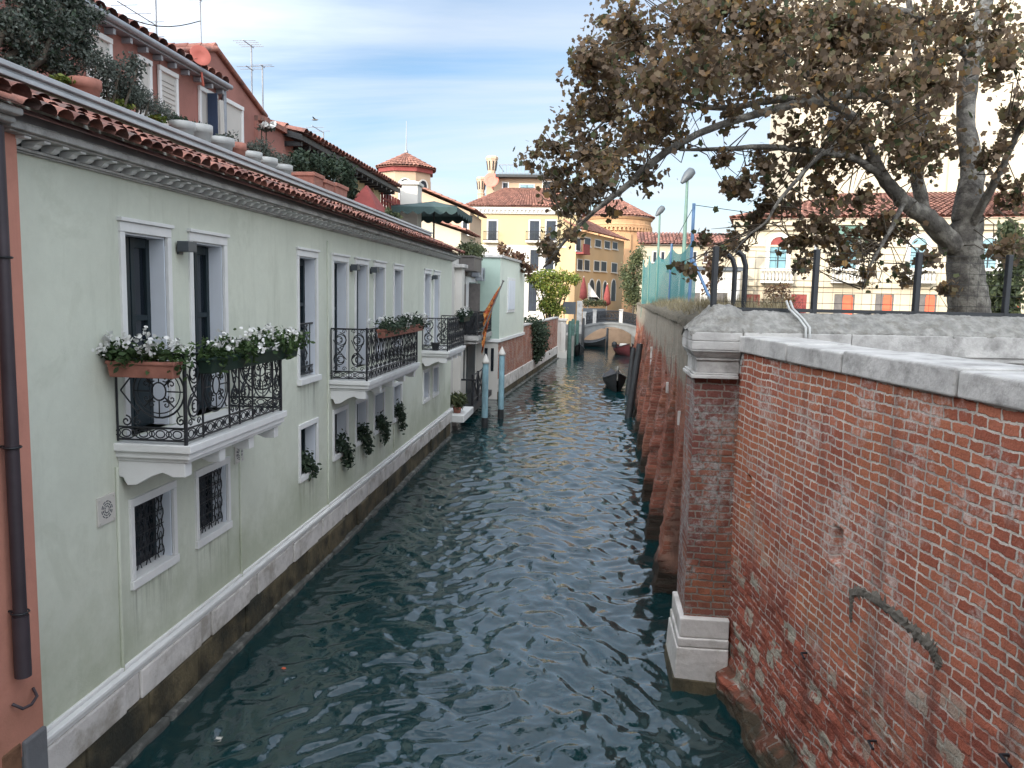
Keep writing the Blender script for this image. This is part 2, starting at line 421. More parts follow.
M["leaf_olive"] = leaf_mat("olive_leaves", [(0.0, (0.045, 0.062, 0.03)), (0.5, (0.085, 0.105, 0.05)), (1.0, (0.16, 0.17, 0.075))])
M["leaf_lime"] = leaf_mat("yellow_green_leaves", [(0.0, (0.07, 0.11, 0.02)), (0.5, (0.14, 0.19, 0.035)), (0.85, (0.25, 0.26, 0.05)), (1.0, (0.33, 0.27, 0.05))])
M["leaf_green"] = leaf_mat("geranium_leaves", [(0.0, (0.025, 0.05, 0.018)), (0.5, (0.045, 0.085, 0.026)), (1.0, (0.085, 0.13, 0.045))])
M["leaf_brown"] = leaf_mat("russet_vine_leaves", [(0.0, (0.06, 0.03, 0.022)), (0.5, (0.10, 0.055, 0.035)), (1.0, (0.15, 0.10, 0.04))])
M["petal"] = leaf_mat("white_petals", [(0.0, (0.62, 0.62, 0.60)), (1.0, (0.80, 0.80, 0.78))], trans=0.15)
M["drygrass"] = leaf_mat("dry_grass", [(0.0, (0.16, 0.13, 0.075)), (0.5, (0.27, 0.225, 0.13)), (1.0, (0.38, 0.33, 0.21))], trans=0.2)
# ------------------------------------------------------------------ foliage
SH = {
 "oval": [(0, -1), (0.42, -0.35), (0.45, 0.25), (0, 1), (-0.45, 0.25), (-0.42, -0.35)],
 "slim": [(0, -1), (0.16, -0.2), (0.14, 0.4), (0, 1), (-0.14, 0.4), (-0.16, -0.2)],
 "lobed": [(0, -0.7), (0.55, -0.65), (0.52, -0.2), (0.9, 0.1), (0.5, 0.42), (0, 1.0), (-0.5, 0.42), (-0.9, 0.1), (-0.52, -0.2), (-0.55, -0.65)],
 "petal": [(0, -0.7), (0.7, -0.4), (0.75, 0.4), (0, 0.8), (-0.75, 0.4), (-0.7, -0.4)],
}
def leaves(P, size, shape="oval", jitter=0.35, flat=0.0, curl=0.25):
    P = np.asarray(P, float); n = len(P)
    S = np.array(SH[shape], float); k = len(S)
    nv = rng.normal(size=(n, 3)); nv[:, 2] = nv[:, 2] + flat * 2.0
    nv /= np.linalg.norm(nv, axis=1)[:, None] + 1e-9
    a = rng.normal(size=(n, 3)); a -= nv * (a * nv).sum(1)[:, None]
    a /= np.linalg.norm(a, axis=1)[:, None] + 1e-9
    b = np.cross(nv, a)
    s = size * (1 + jitter * rng.uniform(-1, 1, n))
    r2 = (S ** 2).sum(1)
    V = (P[:, None, :] + s[:, None, None] * 0.5 * (S[None, :, 0, None] * a[:, None, :] + S[None, :, 1, None] * b[:, None, :]
         - curl * r2[None, :, None] * nv[:, None, :] * rng.uniform(-0.4, 1.0, n)[:, None, None]))
    V = V.reshape(-1, 3)
    F = np.arange(n * k).reshape(n, k)
    return V, F
def clump_pts(clumps, n, shell=0.55):
    """points scattered through ellipsoid clumps [(centre, radii)], denser near the outside"""
    vol = np.array([np.prod(np.array(r, float)) ** 0.62 for _, r in clumps]); vol /= vol.sum()
    out = []
    for (c, r), w in zip(clumps, vol):
        m = max(3, int(n * w))
        d = rng.normal(size=(m, 3)); d /= np.linalg.norm(d, axis=1)[:, None]
        rad = (shell + (1 - shell) * rng.random(m)) ** 1.0
        inner = rng.random(m) < 0.3
        rad[inner] = rng.random(inner.sum())
        rad *= 1 + 0.18 * rng.normal(size=m)
        out.append(np.array(c, float) + d * rad[:, None] * np.array(r, float))
    return np.vstack(out)
def plant(name, clumps, n, size, lm, label, cat, group=None, shape="oval", stem=None, stem_r=0.012, pot=None, flowers=0, root=None, fsize=0.05, shell=0.5):
    """a plant: foliage, a few stems from its foot and, when asked, white flowers"""
    C0 = np.array(clumps[0][0], float)
    foot = np.array(root if root is not None else (C0[0], C0[1], C0[2] - clumps[0][1][2]), float)
    t = thing(name, foot, label, cat, group)
    V, F = leaves(clump_pts(clumps, n, shell), size, shape)
    np_part("foliage", V, F, lm, t)
    mb = MB()
    for (c, r) in clumps[:14]:
        c = np.array(c, float)
        for q in range(2):
            e = c + rng.normal(size=3) * np.array(r) * 0.3
            mid = foot * 0.5 + e * 0.5 + rng.normal(size=3) * 0.04
            mb.tube([foot + rng.normal(size=3) * [stem_r, stem_r, 0], mid, e], [stem_r, stem_r * 0.8, stem_r * 0.4], 5)
    mb.build("stem", M["bark2"], t)
    if flowers:
        fp = []
        for q in range(flowers):
            c, r = clumps[rng.integers(len(clumps))]
            d = rng.normal(size=3); d[2] = abs(d[2]) * 1.1 + 0.1; d /= np.linalg.norm(d)
            base = np.array(c) + d * np.array(r) * 1.08
            V, F = leaves(base + rng.normal(size=(9, 3)) * 0.028, fsize, "petal"); np_part("flower", V, F, M["petal"], t)
    return t

# ------------------------------------------------------------------ tiled roof surfaces
def tiles(mb, A, B, C, D, pitch=0.22, row=0.36, r=None, jit=0.012, seg=5):
    """barrel tiles on the slope A-B (eave, left to right) up to D-C (ridge): one little island per tile"""
    A, B, C, D = [np.array(p, float) for p in (A, B, C, D)]
    wl = np.linalg.norm(B - A); hl = (np.linalg.norm(D - A) + np.linalg.norm(C - B)) / 2
    nc = max(2, int(wl / pitch)); nr = max(2, int(hl / row))
    nrm = np.cross(B - A, (D + C - A - B) / 2); nrm /= np.linalg.norm(nrm)
    if nrm[2] < 0: nrm = -nrm
    for i in range(nc):
        for j in range(nr):
            f0 = j / nr; f1 = min(1.0, (j + 1.12) / nr)
            def P(u, v): return (A * (1 - u) + B * u) * (1 - v) + (D * (1 - u) + C * u) * v
            vs = []
            dj = random.uniform(-jit, jit); lift = random.uniform(0, jit)
            for (v, rr, up) in ((f0, 0.54, 0.03 + lift), (f1, 0.44, lift)):
                wloc = np.linalg.norm(P((i + 1) / nc, v) - P(i / nc, v))
                cpt = P((i + 0.5) / nc, v); udir = (P((i + 1) / nc, v) - P(i / nc, v)); udir = udir / (np.linalg.norm(udir) + 1e-9)
                for q in range(seg + 1):
                    a = PI * q / seg
                    vs.append(cpt + udir * (math.cos(a) * wloc * rr + dj) + nrm * (math.sin(a) * wloc * rr * 0.75 + up))
            fs = [[q, q + 1, seg + 1 + q + 1, seg + 1 + q] for q in range(seg)]
            mb.add(vs, fs, True)
    up = nrm * -0.02
    mb.poly([A + up, B + up, C + up, D + up])

# ------------------------------------------------------------------ ornamental ironwork
def spiral(c, u, w, r0, turns, a0, n=18, sgn=1):
    """flat spiral in the plane (u, w) round c, from radius r0 inwards"""
    pts = []
    for i in range(n):
        f = i / (n - 1)
        a = a0 + sgn * 2 * PI * turns * f
        r = r0 * (1 - 0.82 * f)
        pts.append(c + u * (r * math.cos(a)) + w * (r * math.sin(a)))
    return pts
def ring(c, u, w, ra, rb, n=20):
    return [c + u * ra * math.cos(2 * PI * i / n) + w * rb * math.sin(2 * PI * i / n) for i in range(n)]
def iron_panel(mb, O, u, width, height, kind, t=0.009):
    O = np.array(O, float); u = np.array(u, float); w = np.array([0, 0, 1.0])
    def P(a, b): return O + u * a + w * b
    bh = 0.15
    for b in (0.02, bh, height): mb.tube([P(0, b), P(width, b)], 0.011 if b < height else 0.016, 5)
    for a in (0.0, width): mb.tube([P(a, 0), P(a, height)], 0.012, 5)
    nb = max(1, round(width / 0.2)); bw = width / nb
    for i in range(nb):
        c = P((i + 0.5) * bw, (bh + 0.02) / 2)
        mb.tube(ring(c, u, w, bw * 0.52, 0.055, 16), t * 0.8, 4, closed=True)
        mb.tube(ring(c, u, w, bw * 0.26, 0.038, 12), t * 0.8, 4, closed=True)
        mb.tube(ring(P(i * bw, (bh + 0.02) / 2), u, w, 0.03, 0.03, 8), t * 0.7, 4, closed=True)
    H = height - bh
    def s_pair(a, ww):
        for sg in (1, -1):
            r = min(ww * 0.42, H * 0.2)
            cT = P(a, bh + H * 0.74); cB = P(a, bh + H * 0.28)
            mb.tube(spiral(cT, u, w, r, 1.5, PI / 2 * -sg, 20, sg), t, 4)
            mb.tube(spiral(cB, u, w, r, 1.5, PI / 2 * sg, 20, sg), t, 4)
            mb.tube([P(a + sg * r * 0.9, bh + H * 0.74), P(a + sg * r * 0.3, bh + H * 0.51), P(a - sg * r * 0.9, bh + H * 0.28)], t, 4)
        mb.tube(ring(P(a, bh + H * 0.51), u, w, 0.03, 0.035, 8), t, 4, closed=True)
        for b in (0.06, 0.94):
            for sg in (1, -1): mb.tube(spiral(P(a + sg * ww * 0.25, bh + H * b), u, w, 0.045, 1.2, 0 if sg > 0 else PI, 10, sg), t * .8, 4)
    def medal(a, R):
        c = P(a, bh + H * 0.5)
        mb.tube(ring(c, u, w, R, R, 26), t * 1.2, 4, closed=True)
        mb.tube(ring(c, u, w, R * 0.84, R * 0.84, 24), t * 0.7, 4, closed=True)
        mb.tube(ring(c, u, w, R * 0.28, R * 0.34, 14), t, 4, closed=True)
        for q in range(4):
            d = u * math.cos(q * PI / 2 + PI / 4) + w * math.sin(q * PI / 2 + PI / 4)
            e = u * math.cos(q * PI / 2) + w * math.sin(q * PI / 2)
            mb.tube([c + d * R * 0.3, c + d * R * 0.84], t, 4)
            mb.tube([c + e * R * 0.34, c + e * R * 1.0], t * .8, 4)
            for sg in (1, -1):
                f = np.cross(np.cross(u, w), d) * sg
                mb.tube(spiral(c + d * R * 0.55 + f * R * 0.16, d, f, R * 0.16, 1.1, PI, 9, 1), t * .8, 4)
            mb.tube([c + d * R, c + d * R * 1.12 + e * 0.03, c + d * R * 1.3], t * .8, 4)
    if kind == "side":
        a = width * 0.62; R = min(0.27, H * 0.36)
        medal(a, R)
        for sg in (1, -1):
            mb.tube([P(a - R * 0.8, bh + H * (0.5 + sg * 0.32)), P(width * 0.06, bh + H * 0.5), ], t, 4)
            mb.tube(spiral(P(width * 0.13, bh + H * (0.5 + sg * 0.42)), u, w, 0.06, 1.3, -sg * PI / 2, 12, sg), t, 4)
            mb.tube(spiral(P(width * 0.30, bh + H * (0.5 + sg * 0.42)), u, w, 0.05, 1.3, -sg * PI / 2, 12, -sg), t, 4)
            mb.tube(spiral(P(width * 0.93, bh + H * (0.5 + sg * 0.40)), u, w, 0.05, 1.3, -sg * PI / 2, 12, -sg), t, 4)
    elif kind == "front":
        n = max(1, round(width / 1.25)); ww = width / n
        for i in range(n):
            o = i * ww
            s_pair(o + ww * 0.15, ww * 0.28)
            medal(o + ww * 0.54, min(0.29, H * 0.38))
            s_pair(o + ww * 0.9, ww * 0.18)
            for f in (0.29, 0.79, 1.0): mb.tube([P(o + ww * f, 0), P(o + ww * f, height)], 0.012, 5)
    elif kind == "scroll":
        n = max(1, round(width / 0.34)); ww = width / n
        for i in range(n):
            s_pair((i + 0.5) * ww, ww * 0.95)
            mb.tube([P((i + 1) * ww, 0), P((i + 1) * ww, height)], 0.01, 5)
    elif kind == "guard":
        s_pair(width * 0.5, width * 0.5)
        for f in (0.2, 0.8): mb.tube([P(width * f, 0), P(width * f, height)], 0.009, 5)

# ------------------------------------------------------------------ left: the pale green canal house
XW = -4.8
Y0, Y1 = 6.14, 27.2
UP = [8.20, 9.60, 13.10, 14.87, 16.30, 17.72, 19.46, 23.02, 24.44]
LO = UP
OPEN = []
for i, yc in enumerate(UP):
    OPEN.append((yc - 0.41, yc + 0.41, 3.42 if i != 2 else 3.52, 5.55))
for yc in LO:
    OPEN.append((yc - 0.40, yc + 0.40, 1.86, 2.66))
green = thing("canal_house", (XW - 2, (Y0 + Y1) / 2, 0), "pale green stucco canal house with iron balconies and white window surrounds", "house")
mb = MB()
ys = sorted({Y0, Y1} | {o[0] for o in OPEN} | {o[1] for o in OPEN})
zs = sorted({0.84, 6.5} | {o[2] for o in OPEN} | {o[3] for o in OPEN})
for i in range(len(ys) - 1):
    for j in range(len(zs) - 1):
        ym, zm = (ys[i] + ys[i + 1]) / 2, (zs[j] + zs[j + 1]) / 2
        if any(o[0] < ym < o[1] and o[2] < zm < o[3] for o in OPEN): continue
        mb.quad((XW, ys[i], zs[j]), (XW, ys[i + 1], zs[j]), (XW, ys[i + 1], zs[j + 1]), (XW, ys[i], zs[j + 1]))
mb.quad((XW - 7, Y0, -1), (XW, Y0, -1), (XW, Y0, 6.5), (XW - 7, Y0, 6.5))
mb.quad((XW, Y1, -1), (XW - 7, Y1, -1), (XW - 7, Y1, 6.5), (XW, Y1, 6.5))
mb.quad((XW - 7, Y1, -1), (XW - 7, Y0, -1), (XW - 7, Y0, 6.5), (XW - 7, Y1, 6.5))
mb.build("wall", M["green"], green)
DEP = 0.21
def stone_frame(mb, yc, hw, z0, z1, fw=0.085, proud=0.028, lintel=True, sill=True, sp=.05):
    x0, x1 = XW - 0.01, XW + proud
    for sg in (-1, 1):
        a, b = yc + sg * hw, yc + sg * (hw + fw)
        mb.box(x0, x1, a, b, z0, z1)
    mb.box(x0, x1 + 0.002, yc - hw - fw, yc + hw + fw, z1 + 0.002, z1 + fw + 0.02)
    if lintel: mb.box(x0, x1 + 0.03, yc - hw - fw - 0.02, yc + hw + fw + 0.02, z1 + fw + 0.022, z1 + fw + 0.062)
    if sill: mb.box(XW - DEP, x1 + sp, yc - hw - fw - 0.01, yc + hw + fw + 0.01, z0 - 0.10, z0 - 0.002)
def jambs(mb, yc, hw, z0, z1):
    t = 0.02
    for sg in (-1, 1): mb.box(XW - DEP, XW - 0.012, yc + sg * hw, yc + sg * (hw - t), z0, z1)
    mb.box(XW - DEP, XW - 0.012, yc - hw + t, yc + hw - t, z1 - t, z1)
for i, yc in enumerate(UP):
    z0 = 3.42 if i != 2 else 3.52
    f = MB(); stone_frame(f, yc, 0.41, z0, 5.55, sill=(i == 2)); wf = f.build("french_window", M["white"], green, bevel=0.006)
    j = MB(); jambs(j, yc, 0.41, z0, 5.55); j.build("jamb", M["jamb"], wf)
    p = MB(); p.box(XW - DEP - 0.04, XW - DEP - 0.012, yc - 0.40, yc + 0.40, z0, 5.54); p.build("pane", M["glass"], wf)
    d = MB()
    for sg in (-1, 1):   # two dark glazed leaves with their stiles
        a, b = sorted((yc + sg * 0.012, yc + sg * 0.385))
        for (q0, q1) in ((a, a + 0.07), (b - 0.07, b)): d.box(XW - DEP - 0.012, XW - DEP + 0.03, q0, q1, z0 + 0.01, 5.52)
        for (c0, c1) in ((z0 + 0.01, z0 + 0.6), (z0 + 1.2, z0 + 1.26), (5.42, 5.52)): d.box(XW - DEP - 0.010, XW - DEP + 0.026, a + 0.07, b - 0.07, c0, c1)
    # shutter folded back against the near jamb
    d.box(XW - DEP + 0.03, XW - 0.03, yc - 0.389, yc - 0.345, z0 + 0.01, 5.50)
    d.build("door_leaf", M["darkgreen"], wf, bevel=0.004)
for i, yc in enumerate(LO):
    f = MB(); stone_frame(f, yc, 0.40, 1.86, 2.66, fw=.07, lintel=False, sp=.012); wf = f.build("window", M["white"], green, bevel=0.006)
    j = MB(); jambs(j, yc, 0.40, 1.86, 2.66); j.build("jamb", M["jamb"], wf)
    p = MB(); p.box(XW - DEP - 0.04, XW - DEP - 0.012, yc - 0.39, yc + 0.39, 1.87, 2.65); p.build("pane", M["glass"], wf)
    d = MB()
    for sg in (-1, 0, 1): d.box(XW - DEP - 0.012, XW - DEP + 0.02, yc + sg * 0.35 - 0.03, yc + sg * 0.35 + 0.03, 1.87, 2.63)
    d.box(XW - DEP + 0.02, XW - 0.03, yc - 0.379, yc - 0.34, 1.88, 2.63)
    d.build("sash", M["darkgreen"], wf)
    if i < 2:  # iron grille of wavy bars with small rings
        g_ = MB(); xg = XW - 0.10 if i == 0 else XW - 0.06
        for q in range(9):
            yb = yc - 0.36 + q * 0.09
            g_.tube([(xg, yb + 0.022 * math.sin(k * 1.35 + q * PI), 1.87 + k * 0.0494) for k in range(17)], 0.008, 4)
        for q in range(5): g_.tube([(xg, yc - 0.39, 1.93 + q * 0.165), (xg, yc + 0.39, 1.93 + q * 0.165)], 0.007, 4)
        for q in range(8):
            for k in range(5):
                c = np.array([xg, yc - 0.315 + q * 0.09, 1.97 + k * 0.15])
                g_.tube(ring(c, np.array([0, 1.0, 0]), np.array([0, 0, 1.0]), 0.026, 0.05, 8), 0.005, 4, closed=True)
        g_.build("grille", M["iron"], wf)
# guard rail of the third tall window
g_ = MB(); iron_panel(g_, (XW - 0.05, 13.10 - 0.405, 3.55), (0, 1, 0), 0.81, 0.88, "guard"); g_.build("window_guard", M["iron"], green)
# balconies
def balcony(y0, y1, xo, zt, rail_h, style, nbr):
    s = MB()
    s.box(XW - 0.02, xo + 0.05, y0 - 0.05, y1 + 0.05, zt - 0.08, zt)
    s.box(XW - 0.02, xo + 0.02, y0 - 0.02, y1 + 0.02, zt - 0.15, zt - 0.082)
    s.box(XW - 0.02, xo - 0.01, y0 + 0.01, y1 - 0.01, zt - 0.19, zt - 0.152)
    b = s.build("balcony", M["white"], green, bevel=0.008)
    L = xo - XW
    for k in range(nbr):
        yb = y0 + 0.02 + (y1 - y0 - 0.18) * k / (nbr - 1)
        prof = [(0, -0.192), (L - 0.05, -0.192), (L - 0.05, -0.34), (L - 0.18, -0.345), (L * 0.62, -0.30), (L * 0.45, -0.35), (L * 0.25, -0.44), (L * 0.12, -0.45), (0.06, -0.40), (0.05, -0.37), (0, -0.36)]
        m_ = MB(); m_.prism([(XW + a, yb, zt + z) for a, z in prof], (0, 0.14, 0)); m_.build("bracket", M["white"], b, bevel=0.005)
    r_ = MB()
    kinds = ("side", "front") if style == 0 else ("scroll", "scroll")
    iron_panel(r_, (XW + 0.02, y0, zt + 0.02), (1, 0, 0), L - 0.04, rail_h, kinds[0])
    iron_panel(r_, (XW + 0.02, y1, zt + 0.02), (1, 0, 0), L - 0.04, rail_h, kinds[0])
    iron_panel(r_, (xo - 0.02, y0, zt + 0.02), (0, 1, 0), y1 - y0, rail_h, kinds[1])
    for (a, c) in ((xo - 0.02, y0), (xo - 0.02, y1)): r_.tube([(a, c, zt), (a, c, zt + rail_h + 0.05)], 0.02, 6)
    r_.build("railing", M["iron"], b)
balcony(7.56, 10.04, -4.03, 3.40, 0.90, 0, 4)
balcony(14.28, 18.55, -4.08, 3.34, 0.94, 1, 5)
balcony(22.35, 25.25, -4.03, 3.34, 0.92, 1, 4)
# box lamps, vents, pipes
for yc in (8.90, 15.56, 17.0, 23.72):
    l_ = MB(); l_.box(XW, XW + 0.03, yc - 0.05, yc + 0.05, 5.38, 5.5); l_.box(XW + 0.031, XW + 0.17, yc - 0.10, yc + 0.10, 5.41, 5.53)
    l_.build("wall_lamp", M["lampgrey"], green, bevel=0.006)
def vent(yc, zc, s=0.145):
    v = MB(); v.box(XW, XW + 0.02, yc - s, yc + s, zc - s, zc + s)
    for (a, b) in ((-1, -1), (-1, 1), (1, -1), (1, 1)): v.disc((XW + 0.02, yc + a * s * .8, zc + b * s * .8), (1, 0, 0), 0.012, 0.008, 6)
    o = v.build("vent", M["offwhite"], green, bevel=0.003)
    q = MB()
    u, w = np.array([0, 1.0, 0]), np.array([0, 0, 1.0])
    for R in (0.035, 0.06, 0.085):
        for k in range(10):
            a0 = 2 * PI * k / 10
            q.tube([np.array([XW + 0.021, yc + R * math.cos(a0 + e), zc + R * math.sin(a0 + e)]) for e in (0.0, 0.2, 0.4)], 0.006, 4)
    q.build("vent_slots", M["lampgrey"], o)
vent(7.33, 2.76); vent(10.36, 2.73, 0.13)
for (yp, za, zb) in ((7.52, 0.95, 3.15), (10.38, 0.95, 3.2), (14.12, 0.95, 5.9), (19.0 + 0.1, 0.95, 1.7)):
    t_ = MB(); t_.tube([(XW + 0.012, yp, za), (XW + 0.012, yp + 0.01, zb)], 0.022, 6); t_.build("conduit", M["green"], green)
# plinth: moulding, pale stone band, tide-stained footing
pl = MB(); pl.box(XW - 0.02, XW + 0.05, Y0, Y1, 0.84, 0.90); pl.box(XW - 0.02, XW + 0.085, Y0, Y1, 0.905, 0.955)
pl.box(XW - 0.02, XW + 0.03, Y0, Y1, 0.957, 1.0)
po = pl.build("plinth", M["white"], green, bevel=0.01)
st = MB(); yy = Y0
while yy < Y1 - 0.1:
    L = random.choice((1.15, 1.35, 0.95)); e = min(Y1, yy + L)
    st.box(XW - 0.02, XW + 0.062 + random.uniform(-.008, .008), yy + 0.006, e - 0.006, 0.51, 0.836)
    if e + 0.28 < Y1:
        st.box(XW - 0.02, XW + 0.045, e + 0.004, e + 0.27, 0.51, 0.836)
        e += 0.28
    yy = e
st.build("stone_band", M["istria"], po, bevel=0.018)
ft = MB(); yy = Y0
while yy < Y1 - 0.05:
    e = min(Y1, yy + random.uniform(0.6, 1.5))
    ft.box(XW - 0.3, XW + 0.05 + random.uniform(-.05, .03), yy, e - 0.01, 0.06, 0.502)
    yy = e
ft.box(XW - 0.3, XW - 0.03, Y0, Y1, -1.2, 0.34)
ft.build("footing", M["mossy"], po, bevel=0.03)
lg = MB(); yy = Y0
while yy < Y1 - 0.05:
    e = min(Y1, yy + random.uniform(0.5, 1.3))
    lg.box(XW - 0.3, XW + 0.13 + random.uniform(-.03, .02), yy, e - 0.015, -1.0, 0.075 + random.uniform(-.02, .02)); yy = e
lg.build("tide_ledge", M["tideline"], po, bevel=0.03)
# cornice with little corbels, frieze, eave tiles and the terrace edge
cn = MB()
cn.box(XW - 0.02, XW + 0.07, Y0 - 0.08, Y1, 6.10, 6.125); cn.box(XW - 0.02, XW + 0.045, Y0 - 0.08, Y1, 6.085, 6.098)
cn.box(XW - 0.02, XW + 0.235, Y0 - 0.20, Y1 + 0.1, 6.19, 6.208)
cn.box(XW - 0.02, XW + 0.285, Y0 - 0.25, Y1 + 0.14, 6.21, 6.262)
cn.box(XW - 0.02, XW + 0.265, Y0 - 0.23, Y1 + 0.12, 6.264, 6.278)
rc_ = MB(); rc_.box(XW - 0.02, XW + 0.012, Y0 - .05, Y1, 6.128, 6.188); rc_.build("gap_shade_strip", M["iron"], green)  # black strip behind the corbels: dirt plus painted-in shade of the gaps
corn = cn.build("cornice", M["cap"], green, bevel=0.008)
prof = [(0.0, 6.127), (0.10, 6.127), (0.125, 6.14), (0.14, 6.16), (0.17, 6.168), (0.22, 6.170), (0.22, 6.188), (0.0, 6.188)]
first = None; nm = int((Y1 - Y0) / 0.235)
for k in range(nm + 1):
    y = Y0 - 0.02 + k * (Y1 - Y0 - 0.02) / nm
    if first is None:
        m_ = MB(); m_.prism([(XW + a, y, z) for a, z in prof], (0, 0.08, 0)); first = m_.build("corbel", M["white"], corn, bevel=0.004); fy = y
    else:
        c_ = first.copy(); COL.objects.link(c_); c_.location = (0, y - fy, 0)
gt = MB(); gt.box(XW - 0.02, XW + 0.20, Y0 - 0.2, Y1 + 0.1, 6.28, 6.36)
gt.build("frieze", M["gutter"], green)
tl = MB(); tiles(tl, (XW + 0.40, Y0 - 0.30, 6.325), (XW + 0.40, Y1 + 0.15, 6.325), (XW - 0.77, Y1 + 0.15, 6.80), (XW - 0.77, Y0 - 0.30, 6.80), 0.20, 0.33, seg=6, jit=0.024)
tl.build("eave_tiles", M["tile"], green)
dk = MB(); dk.box(XW - 0.84, XW - 0.76, Y0 - 6, Y1 + 0.1, 6.945, 7.02); dk.box(XW - 0.86, XW - 0.71, Y0 - 6, Y1 + 0.1, 7.022, 7.075)
dk.box(XW - 0.76, XW - 0.73, Y0 - 6, Y1 + 0.1, 6.94, 6.985)
dw_ = MB(); dw_.box(XW - 0.85, XW - 0.775, Y0 - 6, Y1 + 0.1, 6.55, 6.94); dw_.build("terrace_upstand", M["soil"], green)
dk.build("terrace_edge", M["deck"], green, bevel=0.008)
tf = MB(); tf.box(XW - 7.0, XW - 0.85, Y0 - 6, Y1, 6.55, 6.78); tf.build("terrace_floor", M["terracotta"], green)

# ------------------------------------------------------------------ far left: the salmon house
sal = thing("salmon_house", (-7.5, 3.5, 0), "salmon pink stucco house with a brown downpipe at the left edge of the photo", "house")
XS = -4.66
s = MB(); s.box(-9, XS, 0.0, 6.13, 1.02, 6.215); s.build("wall", M["salmon"], sal)
s = MB(); s.box(-9, XS + 0.03, 0, 5.62, -1, 1.0); s.box(-9, XS + 0.035, 5.86, 6.135, -1, 1.15); s.build("plinth", M["greystone"], sal, bevel=0.02)
s = MB(); s.box(-9, XS + 0.012, 5.63, 5.85, -1, 1.16); s.build("rusty_plinth_stone", M["rust"], sal, bevel=0.02)
s = MB(); s.tube([(XS + 0.10, 5.79, 6.2), (XS + 0.10, 5.79, 1.82)], 0.052, 12); s.tube([(XS + 0.10, 5.79, 2.30), (XS + 0.10, 5.79, 1.78)], 0.064, 12)
dp = s.build("downpipe", M["pipebrown"], sal)
s = MB()
for z in (5.2, 3.7, 2.33): s.tube(ring(np.array([XS + 0.10, 5.79, z]), np.array([1., 0, 0]), np.array([0, 1., 0]), 0.066, 0.066, 12), 0.009, 4, closed=True); s.tube([(XS, 5.79, z), (XS + .05, 5.79, z)], 0.012, 4)
s.build("pipe_clip", M["iron"], dp)
s = MB(); s.tube([(XS + 0.02, 5.75, 1.55), (XS + 0.09, 5.78, 1.50), (XS + 0.10, 5.87, 1.49), (XS + 0.09, 5.95, 1.52), (XS + 0.02, 6.0, 1.56)], 0.013, 7); s.build("iron_hook", M["pipebrown"], sal)
s = MB(); s.box(XS - 0.02, XS + 0.22, 0, 5.86, 6.22, 6.27); s.box(XS - 0.02, XS + 0.30, 0, 5.84, 6.272, 6.33); s.build("eave", M["cap"], sal, bevel=0.02)
s = MB(); tiles(s, (XS + 0.36, 0, 6.35), (XS + 0.36, 5.82, 6.35), (XS - 0.9, 5.82, 6.80), (XS - 0.9, 0, 6.80), 0.22, 0.34, seg=6, jit=0.024); s.build("roof_tiles", M["tile"], sal)
s = MB()
pts = [(4.72, 2.9), (5.30, 2.9), (5.30, 5.75)] + [(5.01 + 0.29 * math.cos(a), 5.75 + 0.22 * math.sin(a)) for a in np.linspace(0.3, PI - 0.3, 6)] + [(4.72, 5.75)]
s.prism([(XS - 0.1, y, z) for y, z in pts], (0.115, 0, 0)); wn = s.build("arched_shutter", M["pipebrown"], sal)
# ------------------------------------------------------------------ flower boxes on the balconies
def flower_box(y0, y1, x, z, mat_, lm, label, along="y", n=700, fl=14, h=0.16, spread=0.17):
    if along == "y": c = (x, (y0 + y1) / 2, z)
    else: c = ((y0 + y1) / 2, x, z)
    t = thing("flower_box", c, label, "flower box", "flower boxes on the balcony rails")
    b = MB(); d = 0.085
    def corner(a, w, zz): return (x + w, a, zz) if along == "y" else (a, x + w, zz)
    e = 0.02
    b.hexa([corner(y0 + e, -d + e, z), corner(y1 - e, -d + e, z), corner(y1 - e, d - e, z), corner(y0 + e, d - e, z),
            corner(y0, -d, z + h), corner(y1, -d, z + h), corner(y1, d, z + h), corner(y0, d, z + h)])
    if along == "y": b.box(x - d - .008, x + d + .008, y0 - .008, y1 + .008, z + h - 0.03, z + h + 0.004)
    else: b.box(y0 - .008, y1 + .008, x - d - .008, x + d + .008, z + h - 0.03, z + h + 0.004)
    b.build("trough", mat_, t, bevel=0.008)
    k = max(4, int((y1 - y0) / 0.17)); cl = []
    for q in range(k):
        a = y0 - 0.05 + (y1 - y0 + 0.1) * (q + 0.5) / k
        p = corner(a, rng.normal() * 0.05, z + h + 0.06 + rng.normal() * 0.03)
        cl.append((p, (spread * (0.8 + .4 * rng.random()), spread * (0.8 + .4 * rng.random()), 0.13 + .06 * rng.random())))
    V, F = leaves(clump_pts(cl, n, 0.35), 0.07, "oval", flat=0.5); np_part("foliage", V, F, lm, t)
    fp = []
    for q in range(fl):
        c_, r_ = cl[rng.integers(len(cl))]
        base = np.array(c_) + rng.normal(size=3) * [0.11, 0.11, 0.04] + [0, 0, 0.13 * rng.random() + 0.03]
        V, F = leaves(base + rng.normal(size=(14, 3)) * 0.028, 0.05, "petal"); np_part("flower", V, F, M["petal"], t)
    return t
flower_box(-4.74, -4.04, 7.42, 4.10, M["terracotta"], M["leaf_green"], "terracotta box of white geraniums on the near end of the first balcony", along="x", n=650, fl=17)
flower_box(7.72, 10.15, -3.92, 4.12, M["plastic_green"], M["leaf_green"], "long dark green trough of white geraniums along the front rail of the first balcony", n=1500, fl=34)
flower_box(14.75, 18.3, -3.96, 4.12, M["terracotta"], M["leaf_dark"], "long terracotta trough of bushy green flowers on the middle balcony rail", n=1900, fl=26, spread=0.25)
flower_box(24.2, 25.4, -3.95, 4.12, M["plastic_green"], M["leaf_dark"], "small trough of white flowers on the farthest balcony of the pale green house", n=900, fl=14, spread=0.24)
